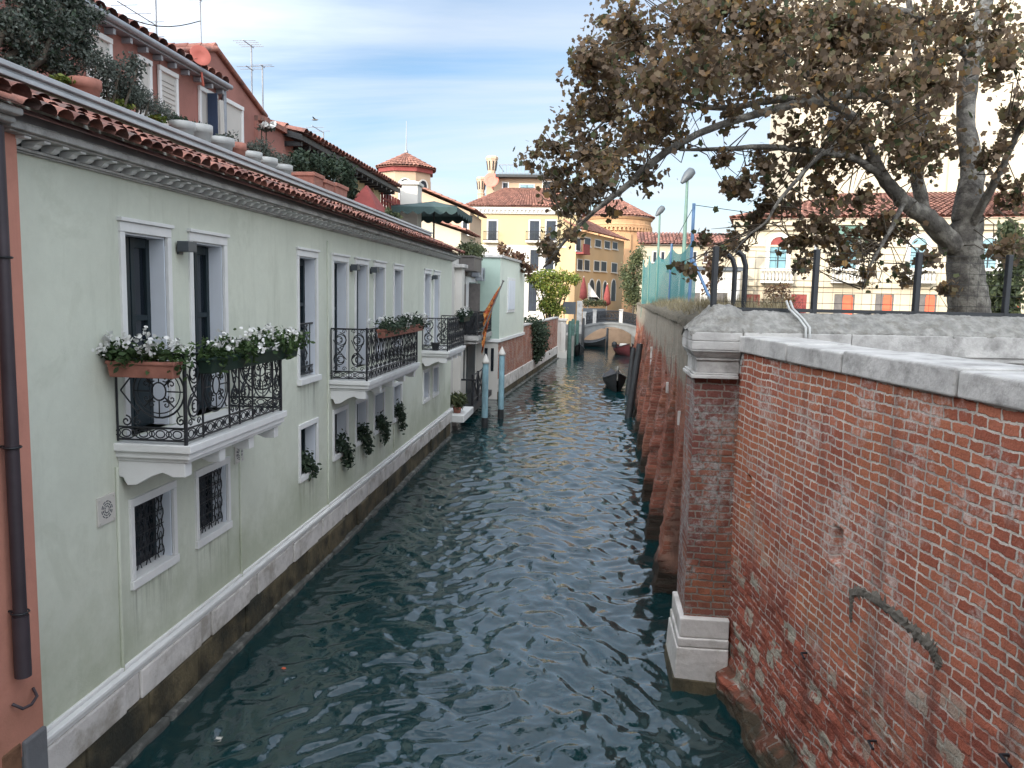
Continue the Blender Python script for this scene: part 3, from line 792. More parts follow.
lab = ["green plant filling the foot of the lower window left of the middle balcony", "green plant in the first lower window under the middle balcony",
       "green plant in the second lower window under the middle balcony", "trailing green plant in the third lower window under the middle balcony",
       "green plant hanging from the lower window just past the middle balcony"]
for i, yc in enumerate((13.1, 14.87, 16.3, 17.72, 19.46)):
    xo = XW - 0.04 if i == 0 else XW + 0.05
    cl = [((xo, yc - 0.05, 2.03), (0.13, 0.30, 0.22)), ((xo + 0.05, yc + 0.10, 1.86), (0.14, 0.24, 0.16))]
    if i: cl.append(((XW + 0.13, yc + 0.12, 1.66), (0.10, 0.20, 0.2)))
    plant("window_plant", cl, 420, 0.085, M["leaf_dark"], lab[i], "plant", "plants in the lower windows", root=(XW - 0.1, yc, 1.80))
# dark pot on the farthest balcony
s = MB(); s.lathe([(0.09, 0), (0.13, 0.2), (0.14, 0.22), (0.12, 0.22)], (-4.45, 22.62, 3.341), 12); s.solo("plant_pot", M["iron"], "small dark pot standing inside the farthest iron balcony", "pot")

# ------------------------------------------------------------------ roof terrace plants and pots
def pot(x, y, z, r, h, m_, label, grp="pots along the roof terrace edge"):
    s = MB(); s.lathe([(r * 0.68, 0), (r * 0.95, h * 0.8), (r * 1.08, h * 0.82), (r * 1.08, h), (r * 0.9, h), (r * 0.86, h * 0.9)], (x, y, z), 16)
    return s.solo("plant_pot", m_, label, "pot", grp)
XT = -5.95
ZT = 6.78
def yat(px, x): return atx(px, 100, x)[1]
def ped(px0, px1, pyb, x=XT):
    a = atx((px0 + px1) / 2, pyb, x); w = abs(atx(px1, pyb, x)[1] - atx(px0, pyb, x)[1]); return a, w
potspec = [((72, 98), 98, 80, "terracotta", "large terracotta pot on the terrace edge under the big dark shrub"),
           ((173, 190), 134, 122, "ceramic", "white ceramic pot on the terrace edge, first past the red house's shuttered windows"),
           ((191, 207), 139, 125, "ceramic", "pale grey ceramic pot on the terrace, second of the white pots"),
           ((208, 227), 151, 138, "ceramic", "wide white pot on the terrace under the red house's last window"),
           ((230, 241), 154, 143, "terracotta", "small terracotta pot with a bare twig beside the white pots"),
           ((243, 256), 163, 152, "ceramic", "white pot beyond the small terracotta pot on the terrace"),
           ((258, 271), 168, 158, "ceramic", "white pot half hidden by grey-green shrubs on the terrace"),
           ((274, 286), 175, 165, "ceramic", "farthest of the white pots on the roof terrace")]
for (pa, pb), pyb, pyt, mm, lb in potspec:
    x = XT; y0_, y1_ = sorted((yat(pa, x), yat(pb, x))); r = min(0.40, max(0.15, (y1_ - y0_) / 2 * 0.7)); yc = (y0_ + y1_) / 2
    zt = atx((pa + pb) / 2, pyt, x)[2]
    pot(x, yc, ZT, r, max(0.3, zt - ZT), M[mm], lb)
for (pa, pb, pyt, lb) in ((304, 315, 174, "tall square terracotta planter under the dark hedge"), (316, 326, 181, "first of the low terracotta troughs under the dark hedge"), (327, 340, 185, "second of the low terracotta troughs under the dark hedge")):
    y0_, y1_ = yat(pa, XT), yat(pb, XT); zt = atx((pa + pb) / 2, pyt, XT)[2]
    s = MB(); s.hexa([(XT - .2, y0_ + .05, ZT), (XT + .16, y0_ + .05, ZT), (XT + .16, y1_ - .12, ZT), (XT - .2, y1_ - .12, ZT), (XT - .25, y0_, zt - .08), (XT + .2, y0_, zt - .08), (XT + .2, y1_ - .07, zt - .08), (XT - .25, y1_ - .07, zt - .08)])
    s.box(XT - .28, XT + .23, y0_ - .02, y1_ - .05, zt - .08, zt)
    s.solo("planter", M["terracotta"], lb, "planter", "terracotta planters on the roof terrace", bevel=0.01)
def tp(px, py, x=XT - 0.1): return atx(px, py, x)
def shrub(spec, n, size, lm, label, shape="oval", group="shrubs on the roof terrace", fl=0, x=XT - 0.15, flat=0.55):
    cl = []
    for (px, py, rp, rq) in spec:
        c = tp(px, py, x); k = c[1] / 790.0
        cl.append((c, (rp * k * flat + 0.1, rp * k * 1.25, rq * k)))
    c = cl[0][0]
    return plant("shrub", cl, n, size, lm, label, "shrub", group, shape, stem_r=0.025, root=(c[0], c[1], ZT), flowers=fl, fsize=0.09)
bigc = [(8, 28, 22, 24), (30, 18, 22, 26), (52, 30, 24, 26), (72, 22, 20, 22), (20, 52, 16, 16), (48, 60, 16, 16), (80, 48, 13, 20), (64, 68, 14, 12), (8, 66, 14, 10), (92, 16, 9, 10), (30, -6, 26, 18), (66, -2, 20, 12)]
big = []
for (px, py, rp, rq) in bigc:
    c = tp(px, py, -6.5); k = c[1] / 790.0; big.append((c, (rp * k * 0.6 + .15, rp * k * 1.2, rq * k)))
t = thing("shrub", (-6.5, 7.6, ZT), "big dark olive-leaved shrub at the top left corner of the roof terrace", "shrub", "shrubs on the roof terrace")
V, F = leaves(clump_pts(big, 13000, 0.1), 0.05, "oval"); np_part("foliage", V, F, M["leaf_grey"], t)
V, F = leaves(clump_pts(big, 5000, 0.1), 0.05, "oval"); np_part("dark_foliage", V, F, M["leaf_dark"], t)  # darker leaves mixed at random through the same clumps
mb = MB()
for q, (c, r) in enumerate(big):
    f0 = np.array([-6.5, 7.3 + 0.2 * q * 0.3, ZT]); mb.tube([f0, (f0 + np.array(c)) / 2 + rng.normal(size=3) * .08, c], [0.05, 0.035, 0.015], 6)
mb.build("stem", M["bark2"], t)
shrub([(100, 66, 16, 16), (118, 74, 15, 16), (128, 92, 14, 14), (134, 66, 8, 14), (104, 88, 12, 10)], 3000, 0.045, M["leaf_grey"], "loose grey-green shrub in front of the red house's first windows")
shrub([(128, 100, 14, 8), (146, 103, 14, 10), (160, 112, 12, 9), (138, 92, 9, 9)], 1900, 0.07, M["leaf_grey"], "low grey shrub beside the terrace edge under the second shuttered window", "slim")
shrub([(60, 80, 9, 4), (66, 84, 6, 3)], 260, 0.06, M["leaf_lime"], "yellow-green tuft beside the large terracotta pot")
shrub([(112, 103, 9, 5), (122, 107, 7, 4)], 320, 0.06, M["leaf_lime"], "second yellow-green tuft past the large terracotta pot")
shrub([(155, 119, 9, 4)], 240, 0.06, M["leaf_lime"], "third yellow-green tuft before the white pots")
shrub([(180, 122, 9, 5), (174, 118, 6, 5)], 300, 0.06, M["leaf_dark"], "short dark plant growing in the first white pot")
shrub([(199, 127, 8, 4)], 240, 0.06, M["leaf_dark"], "short dark plant growing in the pale grey pot")
shrub([(218, 139, 9, 4), (226, 138, 5, 5)], 260, 0.06, M["leaf_grey"], "grey-green plant growing in the wide white pot")
shrub([(235, 138, 4, 9)], 40, 0.05, M["leaf_grey"], "bare twig with few leaves in the small terracotta pot")
shrub([(262, 150, 10, 11), (272, 158, 9, 9), (252, 148, 6, 6), (284, 163, 8, 9)], 1400, 0.09, M["leaf_grey"], "grey-green oleander clump behind the far white pots", "slim")
shrub([(266, 128, 6, 5)], 120, 0.08, M["leaf_grey"], "white flowering plant in front of the low red wall", fl=7)
shrub([(296, 166, 14, 13), (312, 165, 15, 12), (328, 170, 14, 14), (344, 178, 12, 18), (350, 190, 8, 14), (302, 156, 8, 6)], 5200, 0.10, M["leaf_dark"], "tall dark green hedge along the terrace in front of the loggia", x=XT - 0.5)
shrub([(386, 213, 8, 5), (394, 217, 8, 4)], 300, 0.12, M["leaf_olive"], "olive green plants at the far end of the terrace")

# ------------------------------------------------------------------ houses behind the terrace
XR = -8.0
red = thing("red_house", (-10, 14, 6.78), "faded red rooftop house with white framed shuttered windows and a grey gutter", "house")
def xr(px, py, x=XR): return atx(px, py, x)
g0, g1 = xr(60, 0), xr(219, 86)
zg = g1[2] - .07
s = MB(); s.box(-13, XR, 6.0, g1[1], 6.0, zg - 0.03)
ya0, yap, ya1 = 14.3, xr(214, 50)[1], xr(262, 120)[1]
zap = xr(214, 50)[2] ; zlo = xr(262, 113)[2]
zl2 = zap - (zap - zlo) * (yap - ya0) / (ya1 - yap)
s.prism([(XR + 0.012, ya0, 6.0), (XR + 0.012, ya1, 6.0), (XR + 0.012, ya1, zlo), (XR + 0.012, yap, zap), (XR + 0.012, ya0, zl2)], (-5.0, 0, 0))
s.build("wall", M["red"], red)
s = MB(); s.box(XR, XR + 0.2, 6.0, g1[1] + .02, zg - 0.03, zg + 0.03); s.tube([(XR + .24, 6.0, zg + .06), (XR + .24, g1[1] + .05, zg + .05)], 0.055, 8)
s.tube([(XR + .1, g1[1] + .02, zg), (XR + .1, g1[1] + .03, zg - 1.4)], 0.05, 8)
s.build("gutter", M["gutter"], red)
for k in range(22):
    y = 6.4 + k * 0.48
    if y < g1[1] - .1: s = MB(); s.box(XR, XR + 0.16, y, y + 0.07, zg - 0.13, zg - 0.045); s.build("gutter_bracket", M["gutter"], red)
s = MB(); tiles(s, (XR + .2, 6.0, zg + .08), (XR + .2, g1[1], zg + .08), (XR - 2.8, g1[1], zg + 1.05), (XR - 2.8, 6.0, zg + 1.05), 0.3, 0.45)
rf = s.build("roof", M["tile"], red)
s = MB(); s.tube([(XR + 0.05, yap, zap + .03), (XR + 0.05, ya1 + .12, zlo - .05)], 0.06, 6); s.tube([(XR + 0.05, yap, zap + .03), (XR + 0.05, ya0, zl2)], 0.06, 6)
for k in range(16):
    x = XR + 0.05 - k * 0.3; s.tube([(x, yap, zap + .05), (x - .33, yap, zap + .05)], [0.10, 0.08], 7)
s.build("ridge_tile", M["tile"], red)
for (pa, pb, pt, pb2, cl_) in ((86, 111, 33, 74, 0), (136, 150, 60, 97, 0), (157, 176, 70, 112, 1), (197, 215, 90, 138, 0), (221, 241, 101, 146, 0)):
    y0_, y1_ = yat(pa, XR), yat(pb, XR); zt = (xr(pa, pt)[2] + xr(pb, pt + (pb - pa) * .5)[2]) / 2
    zb = max(6.9, xr(pa, pb2)[2] - .3)
    f = MB(); n0 = XR + 0.015
    f.box(n0, n0 + .05, y0_, y0_ + .08, zb, zt); f.box(n0, n0 + .05, y1_ - .08, y1_, zb, zt); f.box(n0, n0 + .06, y0_, y1_, zt, zt + .09); f.box(n0, n0 + .09, y0_ - .05, y1_ + .05, zb - .1, zb - .003)
    w = f.build("window", M["white"], red, bevel=0.01)
    f = MB(); f.box(n0 - .01, n0 + .012, y0_ + .08, y1_ - .08, zb, zt)
    if cl_:
        for k in range(int((zt - zb) / .09)): f.box(n0 + .013, n0 + .028, y0_ + .1, y1_ - .1, zb + k * .09, zb + k * .09 + .06)
    f.build("roller_shutter", M["offwhite"], w)
y_ = yat(218, XR + .2)
s = MB(); s.box(XR + .07, XR + .27, y_ - .2, y_ - .16, 7.0, xr(219, 101)[2]); s.build("open_shutter", mat("navy_paint", (0.02, 0.035, 0.07)), red)
s = MB()
for k in range(6): s.tube([(XR + .1 + k * .03, y_ + .12 + .03 * (k % 2), 7.0), (XR + .1 + k * .02, y_ + .12 + .05 * (k % 2), xr(219, 104)[2])], 0.035, 6)
s.build("curtain", M["offwhite"], red)
s = MB(); c = np.array(atx(199, 57, XR + 0.25)); s.lathe([(0.02, 0.0), (0.10, 0.015), (0.17, 0.05), (0.205, 0.08), (0.20, 0.085), (0.09, 0.03), (0.02, 0.02)], (0, 0, 0), 20)
_d = _n([.72, -.66, .22]); _a = _n(np.cross([0, 0, 1], _d)); rot = np.array([_a, np.cross(_d, _a), _d]).T
s.v = [tuple(rot @ np.array(p) + c) for p in s.v]
s.tube([c, c + [0.0, .15, -0.5]], 0.025, 6)
s.solo("satellite_dish", M["dish"], "terracotta red satellite dish on the faded red house's roof", "satellite dish")
def antenna(px, pyt, pyb, x, bars, label, r=0.02):
    b = np.array(atx(px, pyb, x)); tp_ = np.array(atx(px, pyt, x)); tp_[1] = b[1]
    t = thing("antenna", b, label, "antenna", "rooftop antennas")
    s = MB(); s.tube([b - [0, 0, .4], tp_], r, 6); s.build("mast", M["steel"], t)
    s = MB()
    for (fz, l0, l1, el) in bars:
        c = b + (tp_ - b) * fz
        s.tube([c + [0, l0, 0], c + [0, l1, 0]], r * .6, 5)
        for k in range(el):
            y = l0 + (l1 - l0) * (k + .5) / el
            s.tube([c + [-.3, y, 0.01], c + [.3, y, 0.01]], r * .4, 4)
    s.build("aerial", M["steel"], t)
antenna(157, -6, 52, -10.0, [(0.45, -1.5, 0.05, 3), (0.2, -1.0, 0.05, 2)], "tall antenna with two side arms at the top of the photo above the red house")
antenna(201, -2, 48, -10.0, [(0.95, -0.9, 0.1, 7)], "comb-like antenna above the terracotta satellite dish")
antenna(252, 45, 100, -9.0, [(0.97, -0.5, 0.15, 4), (0.55, -0.35, 0.1, 2)], "antenna with a short crossbar right of the red gable")
antenna(263, 65, 117, -9.0, [(0.97, -0.15, 0.15, 2)], "thin mast standing just right of the red gable")
antenna(323.5, 132, 148, -9.0, [(0.95, -1.1, 0.05, 2)], "low antenna like a gallows above the dark loggia roof")
s = MB(); a, b = np.array(atx(96, 4, -9.0)), np.array(atx(200, 21, -10.0)); s.tube([a * (1 - f) + b * f - [0, 0, .25 * math.sin(PI * f)] for f in np.linspace(0, 1, 9)], 0.012, 4)
s.solo("overhead_cable", M["cable"], "thin cable slung between the rooftop antennas", "cable")
# low red wall, loggia with yellow piers and dark roof
XL = -7.9
lw = MB(); a = xr(258, 119, XL); b = xr(304, 141, XL); lw.box(XL - 4, XL, a[1], b[1] + .3, 6.4, b[2] - .1)
wl = thing("red_wall_house", (XL - 2, (a[1] + b[1]) / 2, 6.4), "low faded red rooftop wall between the red gable and the dark roofed loggia", "house")
lw.build("wall", M["red"], wl)
s = MB(); s.box(XL - 4, XL + .12, a[1], b[1] + .3, b[2] - .098, b[2] + .02); s.build("coping", M["tile"], wl)
lo = thing("loggia", (XL - 2, 27, 6.4), "dark roofed terrace loggia with yellow piers and a red lattice screen", "loggia")
e0, e1 = xr(302, 143, XL + .5), xr(400, 186, XL + .5)
ze = (e0[2] + e1[2]) / 2
s = MB(); s.hexa([(XL - 4, e0[1], ze + 1.1), (XL + .5, e0[1], ze - .1), (XL + .5, e1[1], ze - .1), (XL - 4, e1[1], ze + 1.1), (XL - 4, e0[1], ze + 1.25), (XL + .5, e0[1], ze + .05), (XL + .5, e1[1], ze + .05), (XL - 4, e1[1], ze + 1.25)])
for k in range(int((e1[1] - e0[1]) / .6)): s.box(XL - .3, XL + .44, e0[1] + .1 + k * .6, e0[1] + .2 + k * .6, ze - .22, ze - .103)
s.build("roof", M["wood_wet"], lo)
s = MB(); tiles(s, (XL + .55, e0[1], ze + .06), (XL + .55, e1[1], ze + .06), (XL - 4, e1[1], ze + 1.28), (XL - 4, e0[1], ze + 1.28), 0.3, 0.5, seg=4); s.build("roof_tiles", M["tile"], lo)
for (pa, pb) in ((303, 309), (355, 366), (374, 381), (399, 403)):
    y0_, y1_ = yat(pa, XL), yat(pb, XL); s = MB(); s.box(XL - .4, XL, y0_, y1_, 6.4, ze - .12); s.build("pier", M["yellow"], lo, bevel=0.01)
s = MB(); s.box(XL - 4.2, XL - 4, e0[1], e1[1], 6.4, ze + 1.0); s.box(XL - 4, XL - .02, e0[1], e1[1], 6.3, 6.42); s.build("back_wall", M["towerbrick"], lo)
s = MB(); y0_, y1_ = yat(381, XL), yat(402, XL)
for k in range(9):
    y = y0_ + (y1_ - y0_) * k / 8; s.box(XL + .02, XL + .09, y - .05, y + .05, 6.4, ze - .15)
for z in (7.0, 7.7, 8.4): s.box(XL + .095, XL + .13, y0_, y1_, z, z + .08)
s.build("lattice", M["redcanvas"], lo)
s = MB()
for k in range(3):
    y = yat(366, XL) + .1 + k * .5; s.box(XL - .2, XL - .12, y, y + .06, 6.4, ze - .12)
s.build("glazing_bar", M["cable"], lo)
c = np.array(atx(367, 212, XT - .6)); s = MB(); w = 0.7
s.add([c + [-.5, -w, 0], c + [.5, -w, 0], c + [.5, w, 0], c + [-.5, w, 0], c + [0, -w * .15, .75], c + [0, w * .15, .75]], [[3, 2, 1, 0], [0, 1, 4], [1, 2, 5, 4], [2, 3, 5], [3, 0, 4, 5]])
s.box(c[0] - .45, c[0] + .45, c[1] - w * .9, c[1] + w * .9, ZT, c[2] - .005)
s.solo("garden_shelter", M["redcanvas"], "small dark red pitched shelter on the terrace before the lattice", "shelter")
# white chimney, green parasol at the end of the terrace
c = np.array(atx(411, 205, -7.2)); s = MB()
zt_ = atx(411, 183, -7.2)[2]
s.box(c[0] - .35, c[0] + .35, c[1] - .38, c[1] + .38, 6.0, zt_ - .12); s.box(c[0] - .42, c[0] + .42, c[1] - .46, c[1] + .46, zt_ - .12, zt_)
s.box(c[0] - .25, c[0] + .25, c[1] - .28, c[1] + .28, zt_, zt_ + .06)
s.solo("chimney", M["offwhite"], "square white chimney stack behind the green parasol", "chimney", bevel=0.02)
pc = np.array(atx(434, 212, -6.3)); t = thing("parasol", (pc[0], pc[1], 6.4), "open dark green parasol with a scalloped edge at the end of the roof terrace", "parasol")
s = MB(); zc = pc[2]; R0, R1 = 1.25, 1.9   # half sizes in x and y
cs = [(-1, -1), (1, -1), (1, 1), (-1, 1)]
apex = np.array([pc[0], pc[1], zc + .42])
P4 = [np.array([pc[0] + a * R0, pc[1] + b * R1, zc]) for a, b in cs]
for i in range(4): s.poly([P4[i], P4[(i + 1) % 4], apex])
for i in range(4):
    A_, B_ = P4[i], P4[(i + 1) % 4]
    for k in range(6):
        p, q = A_ + (B_ - A_) * k / 6, A_ + (B_ - A_) * (k + 1) / 6
        low = [q * (1 - f) + p * f - [0, 0, .16 + .12 * math.sin(PI * f)] for f in np.linspace(0, 1, 6)]
        s.poly([p, q] + low)
s.build("canopy", M["awning"], t)
s = MB(); s.tube([(pc[0], pc[1], 6.3), apex], 0.035, 8)
for P in P4: s.tube([apex - [0, 0, .05], P + [0, 0, .02]], 0.018, 5)
s.build("pole", M["cable"], t)

# ------------------------------------------------------------------ recessed house past the pale green one
nb = thing("recessed_house", (-6.5, 32.5, 0), "narrow recessed house front with a dark iron balcony between the pale green and teal houses", "house")
XB = -5.35
s = MB(); s.box(-10, XB, 27.2, 37.3, -1, 6.5); s.box(XB, XB + .30, 30.9, 31.5, -1, 6.0); s.build("wall", M["offwhite"], nb)
s = MB(); s.box(XB, XB + .42, 30.7, 31.6, 6.0, 6.14); s.build("pilaster_cap", M["cap"], nb, bevel=0.02)
f = MB(); f.box(XB, XB + .06, 33.4, 36.7, 3.3, 5.7); w = f.build("french_window", M["white"], nb, bevel=0.01)
f = MB(); f.box(XB + .061, XB + .08, 34.3, 36.4, 3.3, 5.5); f.build("pane", M["glass"], w)
f = MB(); f.box(XB + .08, XB + .55, 34.2, 34.27, 3.4, 5.45); f.box(XB + .06, XB + .1, 32.2, 33.2, 3.5, 5.4); f.build("shutter", M["shutterbrown"], w)
f = MB(); f.box(XB, XB + .05, 33.6, 36.4, 5.75, 6.3); f.box(XB + .051, XB + .07, 33.8, 34.8, 5.8, 6.25); f.box(XB + .051, XB + .07, 35.2, 36.2, 5.8, 6.25); f.build("transom_window", M["shutterbrown"], nb)
b_ = MB(); b_.box(XB, -4.62, 32.7, 37.28, 3.05, 3.25); b_.box(XB, -4.7, 32.8, 37.28, 2.9, 3.048); bb = b_.build("balcony", M["cap"], nb, bevel=0.01)
r_ = MB(); iron_panel(r_, (XB, 32.75, 3.26), (1, 0, 0), .68, 1.0, "scroll"); iron_panel(r_, (-4.66, 32.75, 3.26), (0, 1, 0), 4.5, 1.0, "scroll"); r_.box(XB + .02, -4.7, 32.77, 32.79, 3.3, 4.2); r_.build("railing", M["iron"], bb)
f = MB()
for y in (31.8, 33.0): f.box(XB, XB + .03, y, y + .6, 1.3, 2.6)
f.box(XB, XB + .04, 34.2, 36.6, 0.2, 2.7); f.build("water_gate", M["darkgreen"], nb)
f = MB(); f.box(XB + .05, XB + .9, 31.0, 31.04, 1.55, 1.62)
for (y0_, y1_) in ((31.1, 32.6), (32.6, 34.1), (34.1, 35.6)):
    for z in (0.75, 1.75): f.tube([(-4.6, y0_, z), (-4.6, y1_, z)], .03, 5)
    f.tube([(-4.6, y0_, .75), (-4.6, y1_, 1.75)], .03, 5); f.tube([(-4.6, y1_, .75), (-4.6, y0_, 1.75)], .03, 5)
    f.tube([(-4.6, y0_, .1), (-4.6, y0_, 1.8)], .05, 5)
f.tube([(-4.6, 35.6, .1), (-4.6, 35.6, 1.8)], .05, 5); f.box(-5.3, -4.5, 30.9, 36.6, 0.3, 0.55)
f.build("landing_stage", M["iron"], nb)
s = MB(); s.box(XB + .02, -4.75, 31.9, 34.2, 5.92, 6.5); s.box(XB, -4.72, 31.85, 34.25, 6.46, 6.53)
s.solo("roof_planter", M["shutterbrown"], "grey-brown planter box on brackets above the recessed house front", "planter", bevel=0.01)
plant("roof_plant", [((-5.2, 32.6, 6.8), (.4, .8, .35)), ((-5.2, 34.2, 6.85), (.4, .9, .42)), ((-5.1, 35.8, 6.9), (.4, .7, .38))], 1400, 0.12, M["leaf_olive"], "bushy olive green plants spilling over the grey-brown roof planter", "plant", root=(-5.2, 33, 6.5))
for k, (y, z) in enumerate(((34.9, 5.75), (36.1, 5.6))):
    s = MB(); s.box(XB + .06, XB + .40, y, y + .8, z, z + .6)
    t = thing("air_conditioner", (XB + .2, y + .4, z), ("nearer", "farther")[k] + " grey air conditioner unit fixed high on the recessed house", "air conditioner", "air conditioners on the recessed house")
    s.build("casing", M["gutter"], t, bevel=0.02)
    s = MB(); s.disc((XB + .401, y + .3, z + .3), (1, 0, 0), .22, .012, 18); s.build("fan_grille", M["lampgrey"], t)
s = MB(); s.box(-5.12, -4.36, 27.5, 29.9, .43, .68); s.box(-5.1, -4.9, 27.6, 28, -.8, .43); s.box(-5.1, -4.9, 29.3, 29.7, -.8, .43)
s.solo("landing_slab", M["white"], "white stone landing slab jutting over the water past the pale green house", "slab", bevel=0.015)
s = MB(); s.lathe([(.12, 0), (.17, .2), (.18, .22), (.15, .22)], (-4.72, 28.2, .681), 12); s.solo("plant_pot", M["terracotta"], "terracotta pot on the white landing slab", "pot")
plant("spiky_plant", [((-4.72, 28.2, 1.12), (.34, .42, .25))], 260, 0.34, M["leaf_olive"], "spiky green plant in the pot on the landing slab", "plant", shape="slim", root=(-4.72, 28.2, .88))
# mooring poles
def mooring_pole(x, y, zt, r, label):
    t = thing("mooring_pole", (x, y, -1), label, "mooring pole", "pale blue mooring poles")
    s = MB(); s.lathe([(r, 0), (r * 1.03, 1.2), (r, zt + .8), (r * .98, zt + 1 - .02)], (x, y, -1), 14); s.build("post", M["polepaint"], t)
    s = MB(); s.lathe([(r * 1.05, 0), (r * 1.3, .02), (r * 1.3, .08), (r * .9, .16), (r * .35, .30), (.01, .36)], (x, y, zt - .02), 14); s.build("cap", M["offwhite"], t)
    s = MB(); s.lathe([(r * 1.06, 0), (r * 1.08, .02), (r * 1.08, .55), (r * 1.04, .6)], (x, y, -.2), 14); s.build("tide_band", M["wood_wet"], t)
mooring_pole(-3.82, 29.1, 2.45, .115, "pale blue mooring pole with white cap, the nearer of the pair")
mooring_pole(-3.47, 31.4, 2.6, .115, "pale blue mooring pole with white cap, the farther of the pair")
# flag
fl = thing("flag", (-4.55, 33.4, 3.4), "orange and gold patterned flag on a slanting pole above the iron balcony", "flag")
a, b = np.array([-4.60, 33.3, 3.25]), np.array([-3.78, 34.0, 5.55])
s = MB(); s.tube([a, b], .03, 7); s.tube([b, b + (b - a) * .02], .05, 7); s.build("pole", M["shutterbrown"], fl)
m, nt, bs = _new("flag_cloth"); g = N(nt)
c = g.mix(g.ramp(g.noise(g.pos(), 5.5, 3), .46, .52), (0.42, .085, .03), (.55, .24, .06)); c = g.mix(g.ramp(g.noise(g.pos(), 9, 3), .55, .6), c, (.16, .04, .03)); g.put(bs.inputs["Base Color"], c); bs.inputs["Roughness"].default_value = .85
s = MB(); nu, nv = 14, 18; vs = []
for i in range(nu + 1):
    f = .30 + .62 * i / nu; P = a + (b - a) * f
    for j in range(nv + 1):
        v = j / nv
        L = 1.55 - 0.5 * i / nu
        sway = .09 * math.sin(i * 1.5) * (0.2 + v)
        vs.append((P[0] - .50 * v * (i / nu) - .22 * v + .05 * math.sin(i * 2.1 + v * 3), P[1] + sway, P[2] - L * v))
fs = [[i * (nv + 1) + j, (i + 1) * (nv + 1) + j, (i + 1) * (nv + 1) + j + 1, i * (nv + 1) + j + 1] for i in range(nu) for j in range(nv)]
s.add(vs, fs, True); s.build("cloth", m, fl)
# teal and mint house, brick foot
th = thing("teal_house", (-6, 44, 0), "teal and mint stucco house with a brick foot jutting into the canal", "house")
def lb(y): return -4.24 + 0.0635 * (y - 38.0)
YE = 45.2
s = MB(); s.quad((-8, 37.3, 2.9), (lb(37.3), 37.3, 2.9), (lb(37.3), 37.3, 6.72), (-8, 37.3, 6.72)); s.build("side_wall", M["teal"], th)
s = MB(); s.prism([(-8, 37.302, 2.9), (lb(37.3), 37.302, 2.9), (lb(YE), YE, 2.9), (-8, YE, 2.9)], (0, 0, 3.82)); s.build("wall", M["mint"], th)
s = MB(); s.prism([(-8, 37.2, 6.72), (lb(37.2) + .1, 37.2, 6.72), (lb(YE) + .1, YE + .1, 6.72), (-8, YE + .1, 6.72)], (0, 0, .12)); s.build("parapet_cap", M["cap"], th, bevel=.01)
s = MB(); s.prism([(-8, 37.2, 2.74), (lb(37.2) + .07, 37.2, 2.74), (lb(YE) + .07, YE + .06, 2.74), (-8, YE + .06, 2.74)], (0, 0, .155)); s.build("string_course", M["white"], th, bevel=.01)
dl = _n([lb(YE) - lb(37.3), YE - 37.3, 0]); nl = np.array([dl[1], -dl[0], 0])
M["brickL"] = brick_mat("old_canal_brick", dl, white=.6, white_lo=.48, bump=.03, mortar=(.42, .37, .32), dark=.2)
s = MB(); s.prism([(-8, 37.32, .95), (lb(37.3) - .02, 37.32, .95), (lb(YE) - .02, YE, .95), (-8, YE, .95)], (0, 0, 1.79)); s.build("brick_foot", M["brickL"], th)
s = MB(); s.box(-6, lb(37.3) - .03, 37.29, 37.318, -1, 2.74); s.build("side_foot", M["offwhite"], th)
s = MB()
for x in (-4.95, -4.65): s.box(x, x + .14, 37.27, 37.292, 1.35, 2.45)
s.build("slot_window", M["glass"], th)
O = np.array([lb(37.3), 37.3, 0.0])
f = MB(); f.wb(O, dl, nl, 2.0, 4.3, 0, .05, 4.1, 5.85); w = f.build("window", M["white"], th, bevel=.01)
f = MB(); f.wb(O, dl, nl, 2.2, 4.1, .051, .075, 4.25, 5.7); f.build("shutter", M["jamb"], w)
# garden wall beyond, with stone foot
gw = thing("garden_wall", (-3.4, 57, 0), "low brick garden wall on a white stone foot left of the bridge", "wall")
O2 = np.array([lb(YE), YE, 0.0]); Lw = 19.2
s = MB(); s.wb(O2, dl, nl, 0, Lw, -.4, -.02, .9, 3.2); s.build("brickwork", M["brickL"], gw)
s = MB(); s.wb(O2, dl, nl, 0, Lw, -.45, .04, 3.2, 3.3); s.build("coping", M["cap"], gw, bevel=.02)
def bank(parent, y0, y1):
    s = MB(); y = y0
    while y < y1 - .1:
        e = min(y1, y + random.uniform(1.1, 1.6)); P = np.array([lb(y), y, 0]); L = (e - y) / dl[1]
        s.wb(P, dl, nl, .01, L - .02, -.3, .06, .36, .97); y = e
    s.build("stone_band", M["istria"], parent, bevel=.02)
    s = MB(); s.wb(np.array([lb(y0), y0, 0]), dl, nl, 0, (y1 - y0) / dl[1], -.3, .02, -1, .355); s.build("footing", M["mossy"], parent)
    s = MB(); y = y0
    while y < y1 - .1:
        e = min(y1, y + random.uniform(.9, 2.2)); P = np.array([lb(y), y, 0]); s.wb(P, dl, nl, .02, (e - y) / dl[1] - .25, -.2, .2, -1, .05); y = e
    s.build("tide_ledge", M["tideline"], parent, bevel=.02)
bank(th, 37.3, YE); bank(gw, YE, YE + Lw * dl[1])
plant("bush", [((-3.5, 50.0, 2.3), (.95, 1.6, 1.0)), ((-3.35, 50.8, 1.6), (.75, 1.4, .7)), ((-3.65, 49.2, 3.1), (.85, 1.2, .7)), ((-3.2, 51.6, 2.6), (.65, 1.1, .85)), ((-3.3, 50.0, 1.15), (.4, .8, .5))], 5200, .16, M["leaf_dark"], "round dark green bush hanging over the brick garden wall", "bush", stem_r=.05, root=(-3.75, 50.2, .9))
s = MB(); s.box(-3.0, -1.95, 64.0, 66.0, .5, 3.0); s.box(-3.1, -1.85, 63.9, 66.1, 3.0, 3.15); s.box(-3.1, -1.8, 63.8, 66.2, -1, .5)
